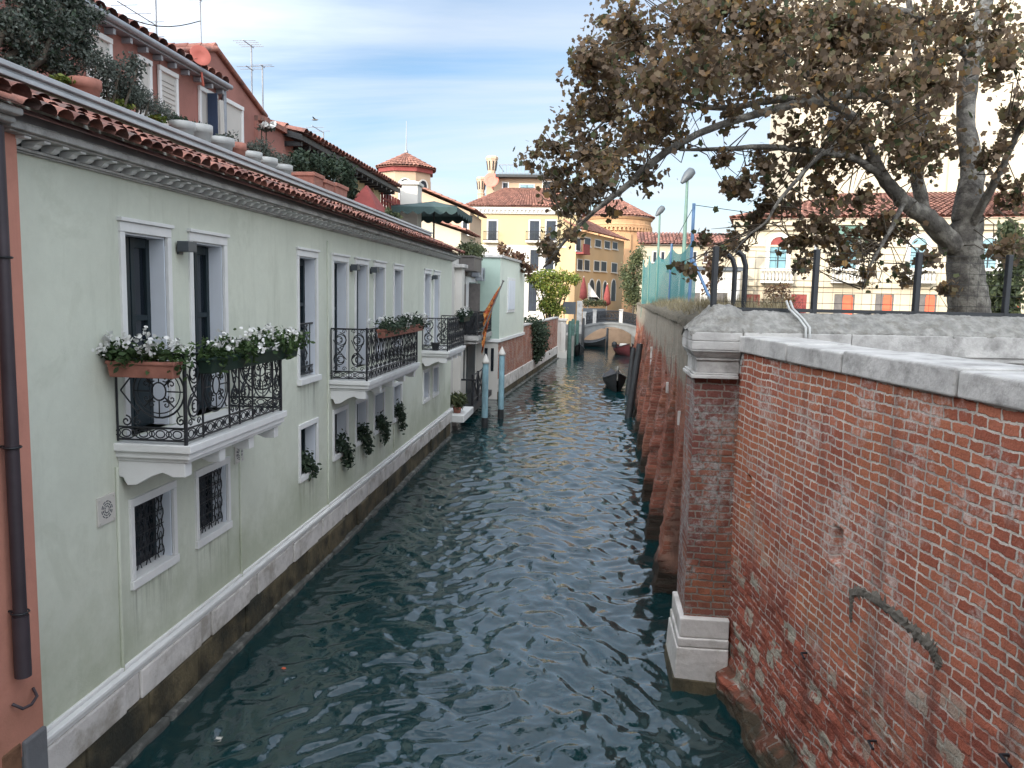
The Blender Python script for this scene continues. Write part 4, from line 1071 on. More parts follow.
s.box(-2.35, -2.15, 63.96, 64.002, .6, 2.9)
s.solo("gate_pier", M["offwhite"], "white plastered pier at the canal end of the garden wall", "pier", bevel=.02)
for k, (x, y, zt, lb_) in enumerate(((-1.62, 64.6, 3.0, "nearer green timber post beside the white pier"), (-1.42, 66.6, 3.1, "middle green timber post beside the white pier"), (-1.1, 69.5, 2.9, "farthest green timber post by the bridge"))):
    s = MB(); s.lathe([(.16, 0), (.17, 1.5), (.15, zt + .9), (.10, zt + 1.0)], (x, y, -1), 10); s.solo("mooring_post", M["wood_green"], lb_, "mooring post", "green timber posts by the bridge")
# ------------------------------------------------------------------ generic facade window on any upright wall
def fwin(parent, O, u, n, c0, c1, z0, z1, name="window", frame="white", pane="farpane", fw=.12, sill=True, arch=False, proud=.06, shutters=None, mull=True):
    O = np.array([O[0], O[1], 0.0]); f = MB()
    if fw:
        f.wb(O, u, n, c0 - fw, c0, 0, proud, z0, z1); f.wb(O, u, n, c1, c1 + fw, 0, proud, z0, z1)
        if not arch: f.wb(O, u, n, c0 - fw, c1 + fw, 0, proud + .003, z1, z1 + fw)
    if sill: f.wb(O, u, n, c0 - fw - .06, c1 + fw + .06, 0, proud + .1, z0 - .14, z0 - .002)
    cm, R = (c0 + c1) / 2, (c1 - c0) / 2
    def P(a, z, d): return O + np.array(u) * a + np.array(n) * d + [0, 0, z]
    if arch:
        for k in range(8):
            a0, a1 = PI * k / 8, PI * (k + 1) / 8
            f.prism([P(cm + R * math.cos(a0), z1 + R * math.sin(a0), 0), P(cm + (R + fw) * math.cos(a0), z1 + (R + fw) * math.sin(a0), 0), P(cm + (R + fw) * math.cos(a1), z1 + (R + fw) * math.sin(a1), 0), P(cm + R * math.cos(a1), z1 + R * math.sin(a1), 0)], np.array(n) * proud)
    w = f.build(name, M[frame], parent) if f.v else None
    p = MB()
    if arch: p.prism([P(c0, z0, 0), P(c1, z0, 0)] + [P(cm + R * math.cos(a), z1 + R * math.sin(a), 0) for a in np.linspace(0, PI, 9)], np.array(n) * .018)
    else: p.wb(O, u, n, c0, c1, 0, .018, z0, z1)
    po_ = p.build("pane" if w else name, M[pane], w if w else parent)
    if mull:
        b = MB(); b.wb(O, u, n, cm - .035, cm + .035, .019, .04, z0, z1)
        for fz in (.33, .67): b.wb(O, u, n, c0, cm - .036, .019, .035, z0 + (z1 - z0) * fz - .02, z0 + (z1 - z0) * fz + .02); b.wb(O, u, n, cm + .036, c1, .019, .035, z0 + (z1 - z0) * fz - .02, z0 + (z1 - z0) * fz + .02)
        b.build("glazing_bar", M["darkgreen"], w if w else parent)
    if shutters:
        b = MB(); sw = (c1 - c0) * .5
        b.wb(O, u, n, c0 - sw - .02, c0 - .02, proud + .005, proud + .05, z0, z1); b.wb(O, u, n, c1 + .02, c1 + sw + .02, proud + .005, proud + .05, z0, z1)
        b.build("shutter", M[shutters], w if w else parent)
    return w
UX, NY = np.array([1.0, 0, 0]), np.array([0, -1.0, 0])
def hip_roof(mb, x0, x1, y0, y1, z, rise, over=.5, pitch=.32, row=.5, inset=None):
    a, b, c, d = (x0 - over, y0 - over, z), (x1 + over, y0 - over, z), (x1 + over, y1 + over, z), (x0 - over, y1 + over, z)
    h = min(x1 - x0, y1 - y0) / 2 if inset is None else inset
    if (x1 - x0) >= (y1 - y0): r0, r1 = (x0 + h, (y0 + y1) / 2, z + rise), (x1 - h, (y0 + y1) / 2, z + rise)
    else: r0, r1 = ((x0 + x1) / 2, y0 + h, z + rise), ((x0 + x1) / 2, y1 - h, z + rise)
    if (x1 - x0) >= (y1 - y0): tiles(mb, a, b, r1, r0, pitch, row, seg=4); tiles(mb, d, a, r0, r0 + np.array([0.001, 0, 0]), pitch, row, seg=4); tiles(mb, b, c, r1, r1 - np.array([0.001, 0, 0]), pitch, row, seg=4)
    else: tiles(mb, a, b, r0, r0, pitch, row, seg=4); tiles(mb, d, a, r0, r1, pitch, row, seg=4); tiles(mb, b, c, r1, r0, pitch, row, seg=4)

# ------------------------------------------------------------------ octagonal lantern tower and the roofs below it
YT = 60.0
c0_ = aty(400, 166, YT); xc, ze = c0_[0], c0_[2]; RT = 2.05
tw = thing("lantern_tower", (xc, YT + 2, 6), "octagonal rooftop lantern tower with arched windows, tiled cap and a spike", "tower")
s = MB(); ang = [PI / 8 + k * PI / 4 + .2 for k in range(8)]
ring8 = [(xc + RT * math.cos(a), YT + 2 + RT * math.sin(a)) for a in ang]
s.prism([(x, y, 6.0) for x, y in ring8], (0, 0, ze - 6.0)); s.build("wall", M["towerbrick"], tw)
s = MB(); s.prism([(xc + (RT + .2) * math.cos(a), YT + 2 + (RT + .2) * math.sin(a), ze - .35) for a in ang], (0, 0, .34)); s.build("cornice", M["redcanvas"], tw)
s = MB(); top = np.array([xc, YT + 2, ze + 1.35])
for k in range(8):
    a0, a1 = ang[k], ang[(k + 1) % 8]
    A_ = (xc + (RT + .4) * math.cos(a0), YT + 2 + (RT + .4) * math.sin(a0), ze); B_ = (xc + (RT + .4) * math.cos(a1), YT + 2 + (RT + .4) * math.sin(a1), ze)
    tiles(s, A_, B_, top, top, .3, .45, seg=4)
s.build("roof", M["farTile"], tw)
s = MB(); s.tube([top, top + [0, 0, 2.4]], [.05, .02], 6); s.lathe([(.14, 0), (.16, .1), (.05, .25)], tuple(top - [0, 0, .03]), 8); s.build("spike", M["steel"], tw)
for k in range(8):
    a0 = ang[k]; x0, y0 = ring8[k]; x1, y1 = ring8[(k + 1) % 8]
    u = _n([x1 - x0, y1 - y0, 0]); n = np.array([u[1], -u[0], 0])
    if n[1] < .3: 
        W8 = math.hypot(x1 - x0, y1 - y0)
        fwin(tw, (x0, y0), u, n, W8 * .24, W8 * .76, ze - 2.9, ze - 1.35, arch=True, frame="offwhite", fw=.1, pane="farpane")
# peach house with a low roof, right of the tower
ph = thing("peach_house", (-13.2, 62, 0), "peach coloured house with a red tiled lean-to roof beside the lantern tower", "house")
YP = 58.0
a, b = aty(424, 200, YP), aty(470, 218, YP)
s = MB(); xL = a[0] - 1.2
q0, q1 = aty(426, 190, YP)[2], aty(469, 212, YP)[2]
s.prism([(xL, YP, 0), (b[0], YP, 0), (b[0], YP, q1), (xL, YP, q0 + .3)], (0, 6, 0)); s.build("wall", M["pinkish"], ph)
s = MB(); tiles(s, (b[0] + .4, YP - .4, q1 + .08), (b[0] + .4, YP + 6, q1 + .08), (xL, YP + 6, q0 + .5), (xL, YP - .4, q0 + .5), .32, .5, seg=4)
s.build("roof", M["farTile"], ph)
fwin(ph, (0, YP), UX, NY, aty(463, 220, YP)[0], aty(467.5, 220, YP)[0], aty(465, 235, YP)[2], aty(465, 222, YP)[2], fw=.08, mull=False)
lh = thing("low_house", (-12, 50, 0), "low cream house with a sloping red tiled roof below the green parasol", "house")
YQ = 47.0
a, b = aty(415, 213, YQ), aty(461, 232, YQ)
s = MB(); s.prism([(a[0] - 2, YQ, 0), (b[0], YQ, 0), (b[0], YQ, b[2]), (a[0] - 2, YQ, a[2] + .4)], (0, 6, 0)); s.build("wall", M["cream"], lh)
s = MB(); tiles(s, (b[0] + .3, YQ - .3, b[2] + .05), (b[0] + .3, YQ + 6, b[2] + .05), (a[0] - 2, YQ + 6, a[2] + .55), (a[0] - 2, YQ - .3, a[2] + .55), .3, .45, seg=4); s.build("roof", M["farTile"], lh)

# ------------------------------------------------------------------ yellow palazzo across the far end of the canal
YY = 88.0
def yy_(px, py): return aty(px, py, YY)
xl, xr2 = yy_(470, 250)[0], yy_(576, 250)[0]; zev = yy_(515, 207)[2]
yl = thing("yellow_palazzo", ((xl + xr2) / 2, YY + 6, 0), "soft yellow palazzo with a tiled hip roof and iron balconies closing off the canal", "palazzo")
s = MB(); s.box(xl, xr2, YY, YY + 9, -1, zev); s.build("wall", M["yellow"], yl)
s = MB(); zb0 = yy_(515, 247)[2]; s.box(xl + .6, xr2 - 3.2, YY - .03, YY - .003, 1.2, zb0); s.box(xl + .5, xr2 + .05, YY - .12, YY - .003, zb0 + .002, zb0 + .2); s.build("white_band", M["offwhite"], yl)
s = MB(); s.box(xl - .25, xr2 + .25, YY - .3, YY + 9.2, zev - .75, zev - .35); s.box(xl - .4, xr2 + .4, YY - .5, YY + 9.3, zev - .348, zev - .05)
for k in range(26): s.box(xl + k * .45, xl + k * .45 + .2, YY - .46, YY - .302, zev - .6, zev - .36)
s.build("cornice", M["offwhite"], yl)
s = MB(); hip_roof(s, xl, xr2, YY, YY + 9, zev, yy_(515, 191)[2] - zev + .9, .7, .34, .5, inset=3.2); s.build("roof", M["farTile"], yl)
def ywin(p0, p1, pt, pb, **k):
    a, b = yy_(p0, pb), yy_(p1, pt); return fwin(yl, (0, YY - (.035 if pt > 245 else 0)), UX, NY, a[0], b[0], a[2], b[2], **k)
for (p0, p1) in ((488, 497), (529.5, 539.5), (546, 556)): ywin(p0, p1, 221, 240.5, name="french_window", frame="offwhite", shutters=None, fw=.14, sill=False)
for (p0, p1) in ((530, 539), (545, 554)): ywin(p0, p1, 250, 271, frame="offwhite", fw=.14)
ywin(528, 537, 281, 311, name="street_door", frame="offwhite", fw=.2, sill=False)
for (p0, p1) in ((484, 499), (526, 558)):
    a, b = yy_(p0, 241), yy_(p1, 241); s = MB(); s.box(a[0], b[0], YY - .95, YY - .13, a[2] - .2, a[2]); bl = s.build("balcony", M["offwhite"], yl)
    s = MB()
    for zz in (.12, 1.0): s.tube([(a[0] + .05, YY - .1, a[2] + zz), (a[0] + .05, YY - .9, a[2] + zz), (b[0] - .05, YY - .9, a[2] + zz), (b[0] - .05, YY - .1, a[2] + zz)], .03, 4, smooth=False)
    for k in range(int((b[0] - a[0]) / .11)): s.tube([(a[0] + .05 + k * .11, YY - .9, a[2]), (a[0] + .05 + k * .11, YY - .9, a[2] + 1)], .016, 4)
    s.build("railing", M["iron"], bl)
s = MB()
for (px, pt, pb) in ((478, 210, 262), (570.5, 225, 300)):
    a, b = yy_(px, pt), yy_(px, pb); s.tube([(a[0], YY - .1, b[2]), (a[0], YY - .1, a[2])], .07, 6)
s.build("downpipe", M["lampgrey"], yl)
# attic storey with roof terrace
YA = 93.0
def ya_(px, py): return aty(px, py, YA)
a, b = ya_(486, 206), ya_(558, 179)
s = MB(); s.box(a[0], b[0], YA, YA + 5, zev - .2, b[2]); s.build("attic_wall", M["pinkish"], yl)
s = MB(); s.box(a[0] + 1.2, b[0] + .6, YA - 1.4, YA + 5.4, b[2] + .003, b[2] + .3); s.build("attic_roof", M["wood_wet"], yl)
for (p0, p1, pt, pb, pn) in ((503, 508, 183, 192, "farpane"), (520, 534, 185, 193, "blueglass"), (543, 553, 182, 193, "farpane")):
    q, r = ya_(p0, pb), ya_(p1, pt); fwin(yl, (0, YA), UX, NY, q[0], r[0], q[2], r[2], pane=pn, fw=.12, name="attic_window")
s = MB(); zt_ = b[2] + .3; x0, x1 = ya_(500, 170)[0], b[0] + .5; zr = ya_(520, 166.5)[2]
for zz in (.15, zr - zt_): s.tube([(x0, YA - 1.2, zt_ + zz), (x1, YA - 1.2, zt_ + zz)], .04, 4)
for k in range(18): x = x0 + (x1 - x0) * k / 17; s.tube([(x, YA - 1.2, zt_), (x, YA - 1.2, zr)], .03, 4)
s.tube([(x0, YA - 1.2, zr), (x0, YA + 4, zr)], .04, 4); s.build("terrace_railing", M["steel"], yl)
def chimney(px, pt, pb, wpx, y, label):
    a, b = aty(px, pt, y), aty(px, pb, y); k = y / 790 * wpx / 2; H = a[2] - b[2] + 1.5
    t = thing("chimney", (b[0], y, b[2] - 1.5), label, "chimney", "flared chimneys on the yellow palazzo")
    s = MB(); z = b[2] - 1.5
    s.lathe([(k * .72, 0), (k * .72, H * .55), (k * .85, H * .57), (k * .62, H * .60), (k * .70, H * .66), (k * 1.0, H * .9), (k * 1.12, H * .93), (k * 1.12, H * .97), (k * .8, H)], (b[0], y, z), 8, smooth=False)
    s.build("stack", M["pinkish"], t)
    s = MB()
    for q in range(8):
        an = q * PI / 4 + PI / 8; s.tube([(b[0] + k * .71 * math.cos(an), y + k * .71 * math.sin(an), z + H * .68), (b[0] + k * .94 * math.cos(an), y + k * .94 * math.sin(an), z + H * .88)], k * .12, 4)
    s.build("flue_slot", M["cable"], t)
chimney(491.5, 156, 188, 11, 93.5, "taller flared chimney beside the roof terrace of the yellow palazzo")
chimney(481, 177, 203, 9.5, 93, "shorter flared chimney at the left end of the yellow palazzo's roof")
s = MB(); c = aty(491.5, 180.5, 92.0); s.lathe([(.05, 0), (.5, .08), (.85, .22), (.83, .23), (.4, .1)], (0, 0, 0), 18)
rot = np.array(Matrix.Rotation(math.radians(80), 3, 'X')); s.v = [tuple(rot @ np.array(p) + c) for p in s.v]; s.tube([c, c + [.1, .9, -.9]], .05, 5)
s.solo("satellite_dish", M["dish"], "red satellite dish at the foot of the yellow palazzo's tall chimney", "satellite dish")

# ------------------------------------------------------------------ apricot hotel, turned away to the right
pA, pB = aty(575.5, 260, 87.5), aty(623.5, 260, 104.0)
uO = _n([pB[0] - pA[0], pB[1] - pA[1], 0]); nO = np.array([uO[1], -uO[0], 0]); LO_ = math.hypot(pB[0] - pA[0], pB[1] - pA[1])
def oc(px, py):
    d = ray(px, py); A = np.array([[d[0], -uO[0]], [d[1], -uO[1]]]); t, q = np.linalg.solve(A, [pA[0], pA[1]])
    return q, 5 + d[2] * t
zo = (oc(578, 233)[1] + oc(622, 238.5)[1]) / 2
ah = thing("apricot_house", (pA[0] + 3, pA[1] + 8, 0), "apricot coloured three storey house with rows of dark windows beside the yellow palazzo", "house")
s = MB(); A_ = np.array([pA[0], pA[1], -1.0]); s.prism([A_, A_ + uO * LO_, A_ + uO * LO_ - nO * 9, A_ - nO * 9], (0, 0, zo + 1)); s.build("wall", M["orange"], ah)
s = MB(); A_ = np.array([pA[0], pA[1], zo + .06]); tiles(s, A_ - uO * .5 + nO * .6, A_ + uO * (LO_ + .4) + nO * .6, A_ + uO * (LO_ - 1) - nO * 5 + [0, 0, 2.6], A_ + uO * .6 - nO * 5 + [0, 0, 2.6], .34, .5, seg=4)
s.build("roof", M["farTile"], ah)
for (p0, p1, pt, pb) in ((576, 580, 238, 251), (584.5, 590, 237.5, 246.5), (595, 600.5, 239.5, 247.5), (604.5, 609.5, 241, 249), (612.5, 617, 242, 249.5),
                         (577.5, 582, 259.5, 270), (584.5, 589, 260, 270.5), (594, 599, 261, 271), (601, 606, 261.5, 271.5), (611.5, 616.5, 263, 272.5)):
    q0, zt_ = oc(p0, pt); q1, zb_ = oc(p1, pb); fwin(ah, (pA[0], pA[1]), uO, nO, q0, q1, zb_, zt_, frame="offwhite", fw=.1, mull=False)
for (p0, p1) in ((589, 593.5), (596, 600), (603, 606), (611, 615)):
    q0, zt_ = oc(p0, 287); q1, zb_ = oc(p1, 301); fwin(ah, (pA[0], pA[1]), uO, nO, q0, q1, zb_, zt_, frame="offwhite", fw=.15, arch=True, name="arched_door", sill=False)
q0, zt_ = oc(575.5, 252); s = MB(); O = np.array([pA[0], pA[1], 0]); s.wb(O, uO, nO, .0, 2.2, 0, .9, zt_ - .2, zt_); s.wb(O, uO, nO, .05, 2.15, .8, .85, zt_, zt_ + .9); s.build("balcony", M["redcanvas"], ah)

# ------------------------------------------------------------------ round brick apse
YC = 122.0
cA, cB = aty(584, 219, YC), aty(650.5, 219, YC); R = (cB[0] - cA[0]) / 2; xc = (cA[0] + cB[0]) / 2; zc = aty(620, 219, YC)[2]; ztop = aty(620, 208, YC)[2]
ap = thing("apse", (xc, YC, 0), "round brick church apse with a tiled half-cone roof behind the apricot house", "church")
M["apsebrick"] = mat("warm_apse_brick", (.42, .245, .13), .9, .14, .5, stain=(.30, .17, .10), stain_amt=.5, stain_scale=.6)
s = MB(); s.lathe([(R, -1), (R, zc - 1.5), (R * 1.02, zc - 1.4), (R * 1.02, zc)], (xc, YC, 0), 28, smooth=False); w_ = s.build("wall", M["apsebrick"], ap)
s = MB()
for k in range(28):
    a = PI + PI * k / 27
    p = np.array([xc + R * math.cos(a), YC + R * math.sin(a), 0]); d = np.array([math.cos(a), math.sin(a), 0]); t_ = np.array([-d[1], d[0], 0])
    if k % 4 == 0: s.wb(p, t_, d, -.45, .45, -.1, .35, 0, zc - 2.5)
    for j in range(6):
        b0, b1 = PI * j / 6, PI * (j + 1) / 6; rr = .62
        s.prism([p + t_ * rr * math.cos(b0) + [0, 0, zc - 2.1 + rr * math.sin(b0)], p + t_ * (rr + .2) * math.cos(b0) + [0, 0, zc - 2.1 + (rr + .2) * math.sin(b0)], p + t_ * (rr + .2) * math.cos(b1) + [0, 0, zc - 2.1 + (rr + .2) * math.sin(b1)], p + t_ * rr * math.cos(b1) + [0, 0, zc - 2.1 + rr * math.sin(b1)]], d * .3)
s.lathe([(R * 1.03, zc - 1.4), (R * 1.05, zc - 1.2), (R * 1.03, zc - 1.0)], (xc, YC, 0), 28, smooth=False)
s.lathe([(R * 1.05, zc - .4), (R * 1.09, zc - .1), (R * 1.09, zc - .01)], (xc, YC, 0), 28, smooth=False)
s.build("blind_arcade", M["apsebrick"], ap)
s = MB(); N_ = 16
for k in range(N_):
    a0, a1 = PI * .95 + PI * 1.1 * k / N_, PI * .95 + PI * 1.1 * (k + 1) / N_
    RR = R * 1.12; f = .1
    tiles(s, (xc + RR * math.cos(a0), YC + RR * math.sin(a0), zc), (xc + RR * math.cos(a1), YC + RR * math.sin(a1), zc), (xc + f * RR * math.cos(a1), YC + f * RR * math.sin(a1), ztop + 1.2), (xc + f * RR * math.cos(a0), YC + f * RR * math.sin(a0), ztop + 1.2), .45, .6, seg=4)
s.build("roof", M["farTile"], ap)
# distant low house on the right, beyond the sports net
YD = 92.0
a, b = aty(640, 262, YD), aty(745, 246, YD)
dh = thing("distant_house", ((a[0] + b[0]) / 2, YD + 4, 0), "long pale distant house with a dull red roof behind the floodlights", "house")
s = MB(); s.box(a[0], b[0], YD, YD + 8, 0, b[2]); s.build("wall", M["palace"], dh)
s = MB(); tiles(s, (a[0] - .3, YD - .5, b[2]), (b[0], YD - .5, b[2]), (b[0], YD + 4, b[2] + 1.6), (a[0] - .3, YD + 4, b[2] + 1.6), .4, .6, seg=4); s.build("roof", M["tile"], dh)
for px in (653, 661, 669, 693, 704, 715): 
    q, r = aty(px, 262, YD), aty(px + 3.5, 252, YD); fwin(dh, (0, YD), UX, NY, q[0], r[0], q[2], r[2], frame="offwhite", fw=.1, mull=False)
# ------------------------------------------------------------------ bridge
YB = 72.0
M["bridgestone"] = mat("grey_bridge_stone", (.16, .165, .165), .85, .2, 1.2, .01, 12, stain=(.18, .18, .17), stain_amt=.6)
xa, xb = aty(583.5, 340, YB)[0], aty(637, 340, YB)[0] + .1
zs0 = 1.15; zcr = aty(609.5, 327, YB)[2]; xm = (xa + xb) / 2
br = thing("footbridge", (xm, YB + 1.5, 0), "small arched stone footbridge with iron railings across the canal", "bridge")
s = MB(); n = 16; lo_ = []; hi = []
for k in range(n + 1):
    f = -1 + 2 * k / n
    x = xm + f * (xb - xa) / 2; lo_.append((x, zs0 + (zcr - zs0) * math.sqrt(max(0, 1 - (f * .985) ** 2)) ** 1.0 if False else zs0 + (zcr - zs0) * (1 - f * f)))
    hi.append((x, zcr + .42 - .35 * f * f))
for k in range(n):
    (x0, l0), (x1, l1), (_, h0), (_, h1) = lo_[k], lo_[k + 1], hi[k], hi[k + 1]
    s.prism([(x0, YB, l0), (x1, YB, l1), (x1, YB, h1), (x0, YB, h0)], (0, 3, 0))
s.box(xa - 2.2, xa, YB, YB + 3, -1, hi[0][1]); s.box(xb, xb + 3, YB, YB + 3, -1, hi[-1][1])
s.build("arch", M["bridgestone"], br)
s = MB()
for k in range(n):
    (x0, l0), (x1, l1) = lo_[k], lo_[k + 1]; h0, h1 = hi[k][1], hi[k + 1][1]
    s.prism([(x0, YB - .07, h0 - .16), (x1, YB - .07, h1 - .16), (x1, YB - .07, h1 + .02), (x0, YB - .07, h0 + .02)], (0, .069, 0))
    s.prism([(x0, YB - .045, l0), (x1, YB - .045, l1), (x1, YB - .045, l1 + .16), (x0, YB - .045, l0 + .16)], (0, .044, 0))
s.build("trim", M["bridgestone"], br)
s = MB()
for f in (-1.0, -.62, .34, 1.0):
    x = xm + f * (xb - xa) / 2; z = zcr + .42 - .35 * f * f
    s = MB(); s.box(x - .16, x + .16, YB - .02, YB + .3, z, z + 1.15); s.box(x - .2, x + .2, YB - .06, YB + .34, z + 1.15, z + 1.25)
    s.build("parapet_post", M["cap"], br)
s = MB()
for yb, nm_ in ((YB + .1, "near"), (YB + 2.8, "far")):
    s = MB()
    for k in range(60):
        f = -1 + 2 * k / 59; x = xm + f * (xb - xa) / 2; z = zcr + .42 - .35 * f * f
        s.tube([(x, yb, z), (x, yb, z + 1.0)], .02, 4)
        if k % 4 == 0: s.tube(ring(np.array([x, yb, z + .5]), np.array([1., 0, 0]), np.array([0, 0, 1.]), .15, .3, 10), .02, 4, closed=True)
    for zz in (.1, .35, 1.0): s.tube([(xm + f * (xb - xa) / 2, yb, zcr + .42 - .35 * f * f + zz) for f in np.linspace(-1, 1, 12)], .035, 4)
    s.build("railing", M["iron"], br)
# quay beyond the bridge with cafe things
s = MB(); s.box(-14, 9, 82.0, 96, -2, 1.75); s.solo("quay", mat("quay_reflection_tint", (.30, .20, .13), .85, .2, 1.0), kind="structure")  # warm colour stands in for the orange house's reflection under the arch
s = MB(); s.box(4.25, 12, 75.1, 81.9, -2, 1.72); s.solo("quay", mat("right_quay_paving", (.24, .22, .19), .85, .2, 1.0), kind="structure")
s = MB(); s.box(-14, -1.3, 66.2, 82, -2, 1.7); s.solo("quay", mat("side_quay_paving", (.24, .23, .21), .85, .2, 1.0), kind="structure")
def closed_parasol(px, pt, pb, y, label):
    a, b = aty(px, pt, y), aty(px, pb, y); t = thing("closed_parasol", (b[0], y, b[2]), label, "parasol", "closed red parasols at the cafe")
    s = MB(); H = a[2] - b[2]; s.lathe([(.05, H * .12), (.42, H * .2), (.34, H * .55), (.16, H * .85), (.04, H)], (b[0], y, b[2]), 9); s.build("canopy", M["redcanvas"], t)
    s = MB(); s.tube([(b[0], y, b[2] - .6), (b[0], y, a[2] + .1)], .05, 6); s.build("pole", M["offwhite"], t)
closed_parasol(583, 277, 303, 83.5, "closed dark red parasol at the left of the cafe behind the bridge")
closed_parasol(606.5, 284, 309, 83.8, "closed dark red parasol in the middle of the cafe behind the bridge")
s = MB(); a, b, c = aty(588.5, 283, 84), aty(601, 302, 84), aty(589, 297, 84)
s.prism([a, b, b - np.array([.3, 0, -.5]), c], (0, 1.2, 0)); s.tube([(a[0], 84, 1.7), (a[0], 84, a[2])], .05, 6)
s.solo("awning", M["offwhite"], "pale canvas awning sloping down beside the cafe's red parasol", "awning")
a, b = aty(583, 309, 82.6), aty(606, 302.5, 82.6)
s = MB(); s.box(a[0], b[0], 82.3, 82.9, 1.75, a[2] + .1); s.solo("planter", M["lampgrey"], "long grey planter at the quay edge behind the bridge", "planter")
plant("hedge", [((a[0] + (b[0] - a[0]) * f, 82.6, (a[2] + b[2]) / 2 + .3), (.28, .35, .42)) for f in np.linspace(.08, .92, 7)], 900, .16, M["leaf_olive"], "clipped olive green hedge in the long planter behind the bridge", "hedge")
a, b = aty(563, 314, 70), aty(576, 302, 70)
s = MB(); s.box(a[0], b[0], 70, 70.08, a[2], b[2]); s.tube([(a[0] + .1, 70.04, 1.7), (a[0] + .1, 70.04, b[2] + .9)], .04, 6); s.tube([(b[0] - .1, 70.04, 1.7), (b[0] - .1, 70.04, b[2])], .04, 6)
s.solo("notice_board", M["lampgrey"], "dark board on posts at the left end of the footbridge", "board")
s = MB(); s.box(b[0] + .1, b[0] + .55, 70, 70.4, 1.7, b[2] + .1); s.solo("wall_pier", M["cap"], "white stone pier beside the dark board by the bridge", "pier", bevel=.02)
# vine on its pergola
v = [((px - 591) / 790 * 66 + (py - 296) * .0, py) for px, py in ()]
vc = []
for (px, py, rx, rz) in ((533, 278, 9, 6), (546, 276, 12, 7), (560, 277, 12, 7), (573, 279, 8, 6), (548, 288, 11, 9), (552, 299, 11, 10), (555, 310, 11, 8), (544, 306, 7, 8), (562, 290, 8, 8), (540, 285, 7, 5)):
    c = aty(px, py, 66); k = 66 / 790; vc.append((c, (rx * k, .9, rz * k)))
plant("vine_tree", vc, 5200, .22, M["leaf_lime"], "yellow green vine trained over a pergola beside the yellow palazzo", "vine", root=(aty(551, 318, 66)[0], 66, 1.7), stem_r=.06)
vc = []
for (px, py, rx, rz) in ((506, 252, 7, 4), (514, 258, 8, 5), (522, 265, 7, 5), (529, 270, 6, 5), (502, 247, 4, 4), (520, 257, 6, 4)):
    c = aty(px, py, 43.6); k = 43.6 / 790; vc.append((c, (rx * k, .6, rz * k)))
plant("branchlets", [(c_, (r_[0] * 1.2, r_[1], r_[2] * 1.3)) for c_, r_ in vc], 520, .2, M["leaf_brown"], "russet creeper of the plane tree, set on the parapet of the mint house", "branchlets", shape="lobed", root=(vc[0][0][0] - .3, 43.6, 6.84))  # tips of the plane's branches, modelled as a separate clump on the parapet
# olive tree right of the cafe
def small_tree(px, pt, pb, wpx, y, lm, label, n, size, name="tree", zb=1.7, cat="tree", tr=.12):
    a, b = aty(px, pt, y), aty(px, pb, y); k = y / 790; R = wpx * k / 2; H = a[2] - b[2]
    t = thing(name, (a[0], y, zb), label, cat); cl = []
    for q in range(14):
        f = rng.random(); an = rng.random() * 6.28; rr = R * .62 * math.sqrt(rng.random())
        cl.append(((a[0] + rr * math.cos(an), y + rr * math.sin(an), b[2] + H * (.14 + .74 * f)), (R * (.28 + .22 * rng.random()), R * .4, H * (.12 + .08 * rng.random()))))
    V, F = leaves(clump_pts(cl, n, .4), size, "oval"); np_part("crown", V, F, lm, t)
    s = MB(); f0 = np.array([a[0], y, zb]); mid = np.array([a[0] + .1, y, b[2] + H * .25])
    s.tube([f0, mid, (a[0], y, a[2] - H * .2)], [tr, tr * .8, tr * .25], 8)
    for c, r in cl: s.tube([mid, (mid + np.array(c)) / 2 + [0, 0, .2], c], [tr * .5, tr * .3, tr * .1], 5)
    s.build("trunk", M["bark2"], t)
small_tree(635, 246, 310, 34, 78, M["leaf_olive"], "small olive green tree at the right end of the footbridge", 4200, .24)
# ------------------------------------------------------------------ boats
def boat(name, c, L, B, Hh, hull, label, covered=None, yaw=0.0, group="boats moored in the canal", extra=None, rise=.35):
    t = thing(name, c, label, "boat", group)
    s = MB(); n = 16; secs = []
    ca, sa = math.cos(yaw), math.sin(yaw)
    def W(a, l, z): return (c[0] + a * ca - l * sa, c[1] + a * sa + l * ca, c[2] + z)
    for i in range(n + 1):
        f = i / n; l = (f - .5) * L
        w = B / 2 * (math.sin(PI * min(1, .12 + f * .95)) ** .55 if f > .5 else (1 - (1 - min(1, f * 2 + .04)) ** 2.6))
        w = max(w, .03); sh = Hh + rise * (2 * f - 1) ** 2 * (1.3 if f < .5 else .4)
        secs.append([(-w, sh, l), (-w * .93, sh * .55, l), (-w * .6, .02, l), (0, -.15, l), (w * .6, .02, l), (w * .93, sh * .55, l), (w, sh, l)])
    vs = [W(a, l, z) for sec in secs for a, z, l in sec]; k = 7
    fs = [[i * k + q, i * k + q + 1, (i + 1) * k + q + 1, (i + 1) * k + q] for i in range(n) for q in range(k - 1)]
    s.add(vs, fs, True); s.build("hull", M[hull], t)
    s = MB()
    for e in (0, 6): s.tube([W(sec[e][0], sec[e][2], sec[e][1]) for sec in secs], .04, 5)
    s.build("gunwale", M["wood_wet" if hull != "wood_wet" else "lampgrey"], t)
    s = MB(); rows = []
    for sec in secs:
        w = sec[6][0] - .03; zt = sec[6][1]
        rows.append([W(a * w, sec[0][2], (zt + (.22 * (1 - a * a) if covered else -.25))) for a in (-1, -.5, 0, .5, 1)])
    vs = [p for r in rows for p in r]; fs = [[i * 5 + q, i * 5 + q + 1, (i + 1) * 5 + q + 1, (i + 1) * 5 + q] for i in range(n) for q in range(4)]
    s.add(vs, fs, True); s.build("tarpaulin" if covered else "deck", M[covered or "shutterbrown"], t)
    if extra: extra(t, W)
    return t
M["tarp"] = mat("black_boat_cover", (.02, .022, .026), .55, .3, 3, .02, 5)
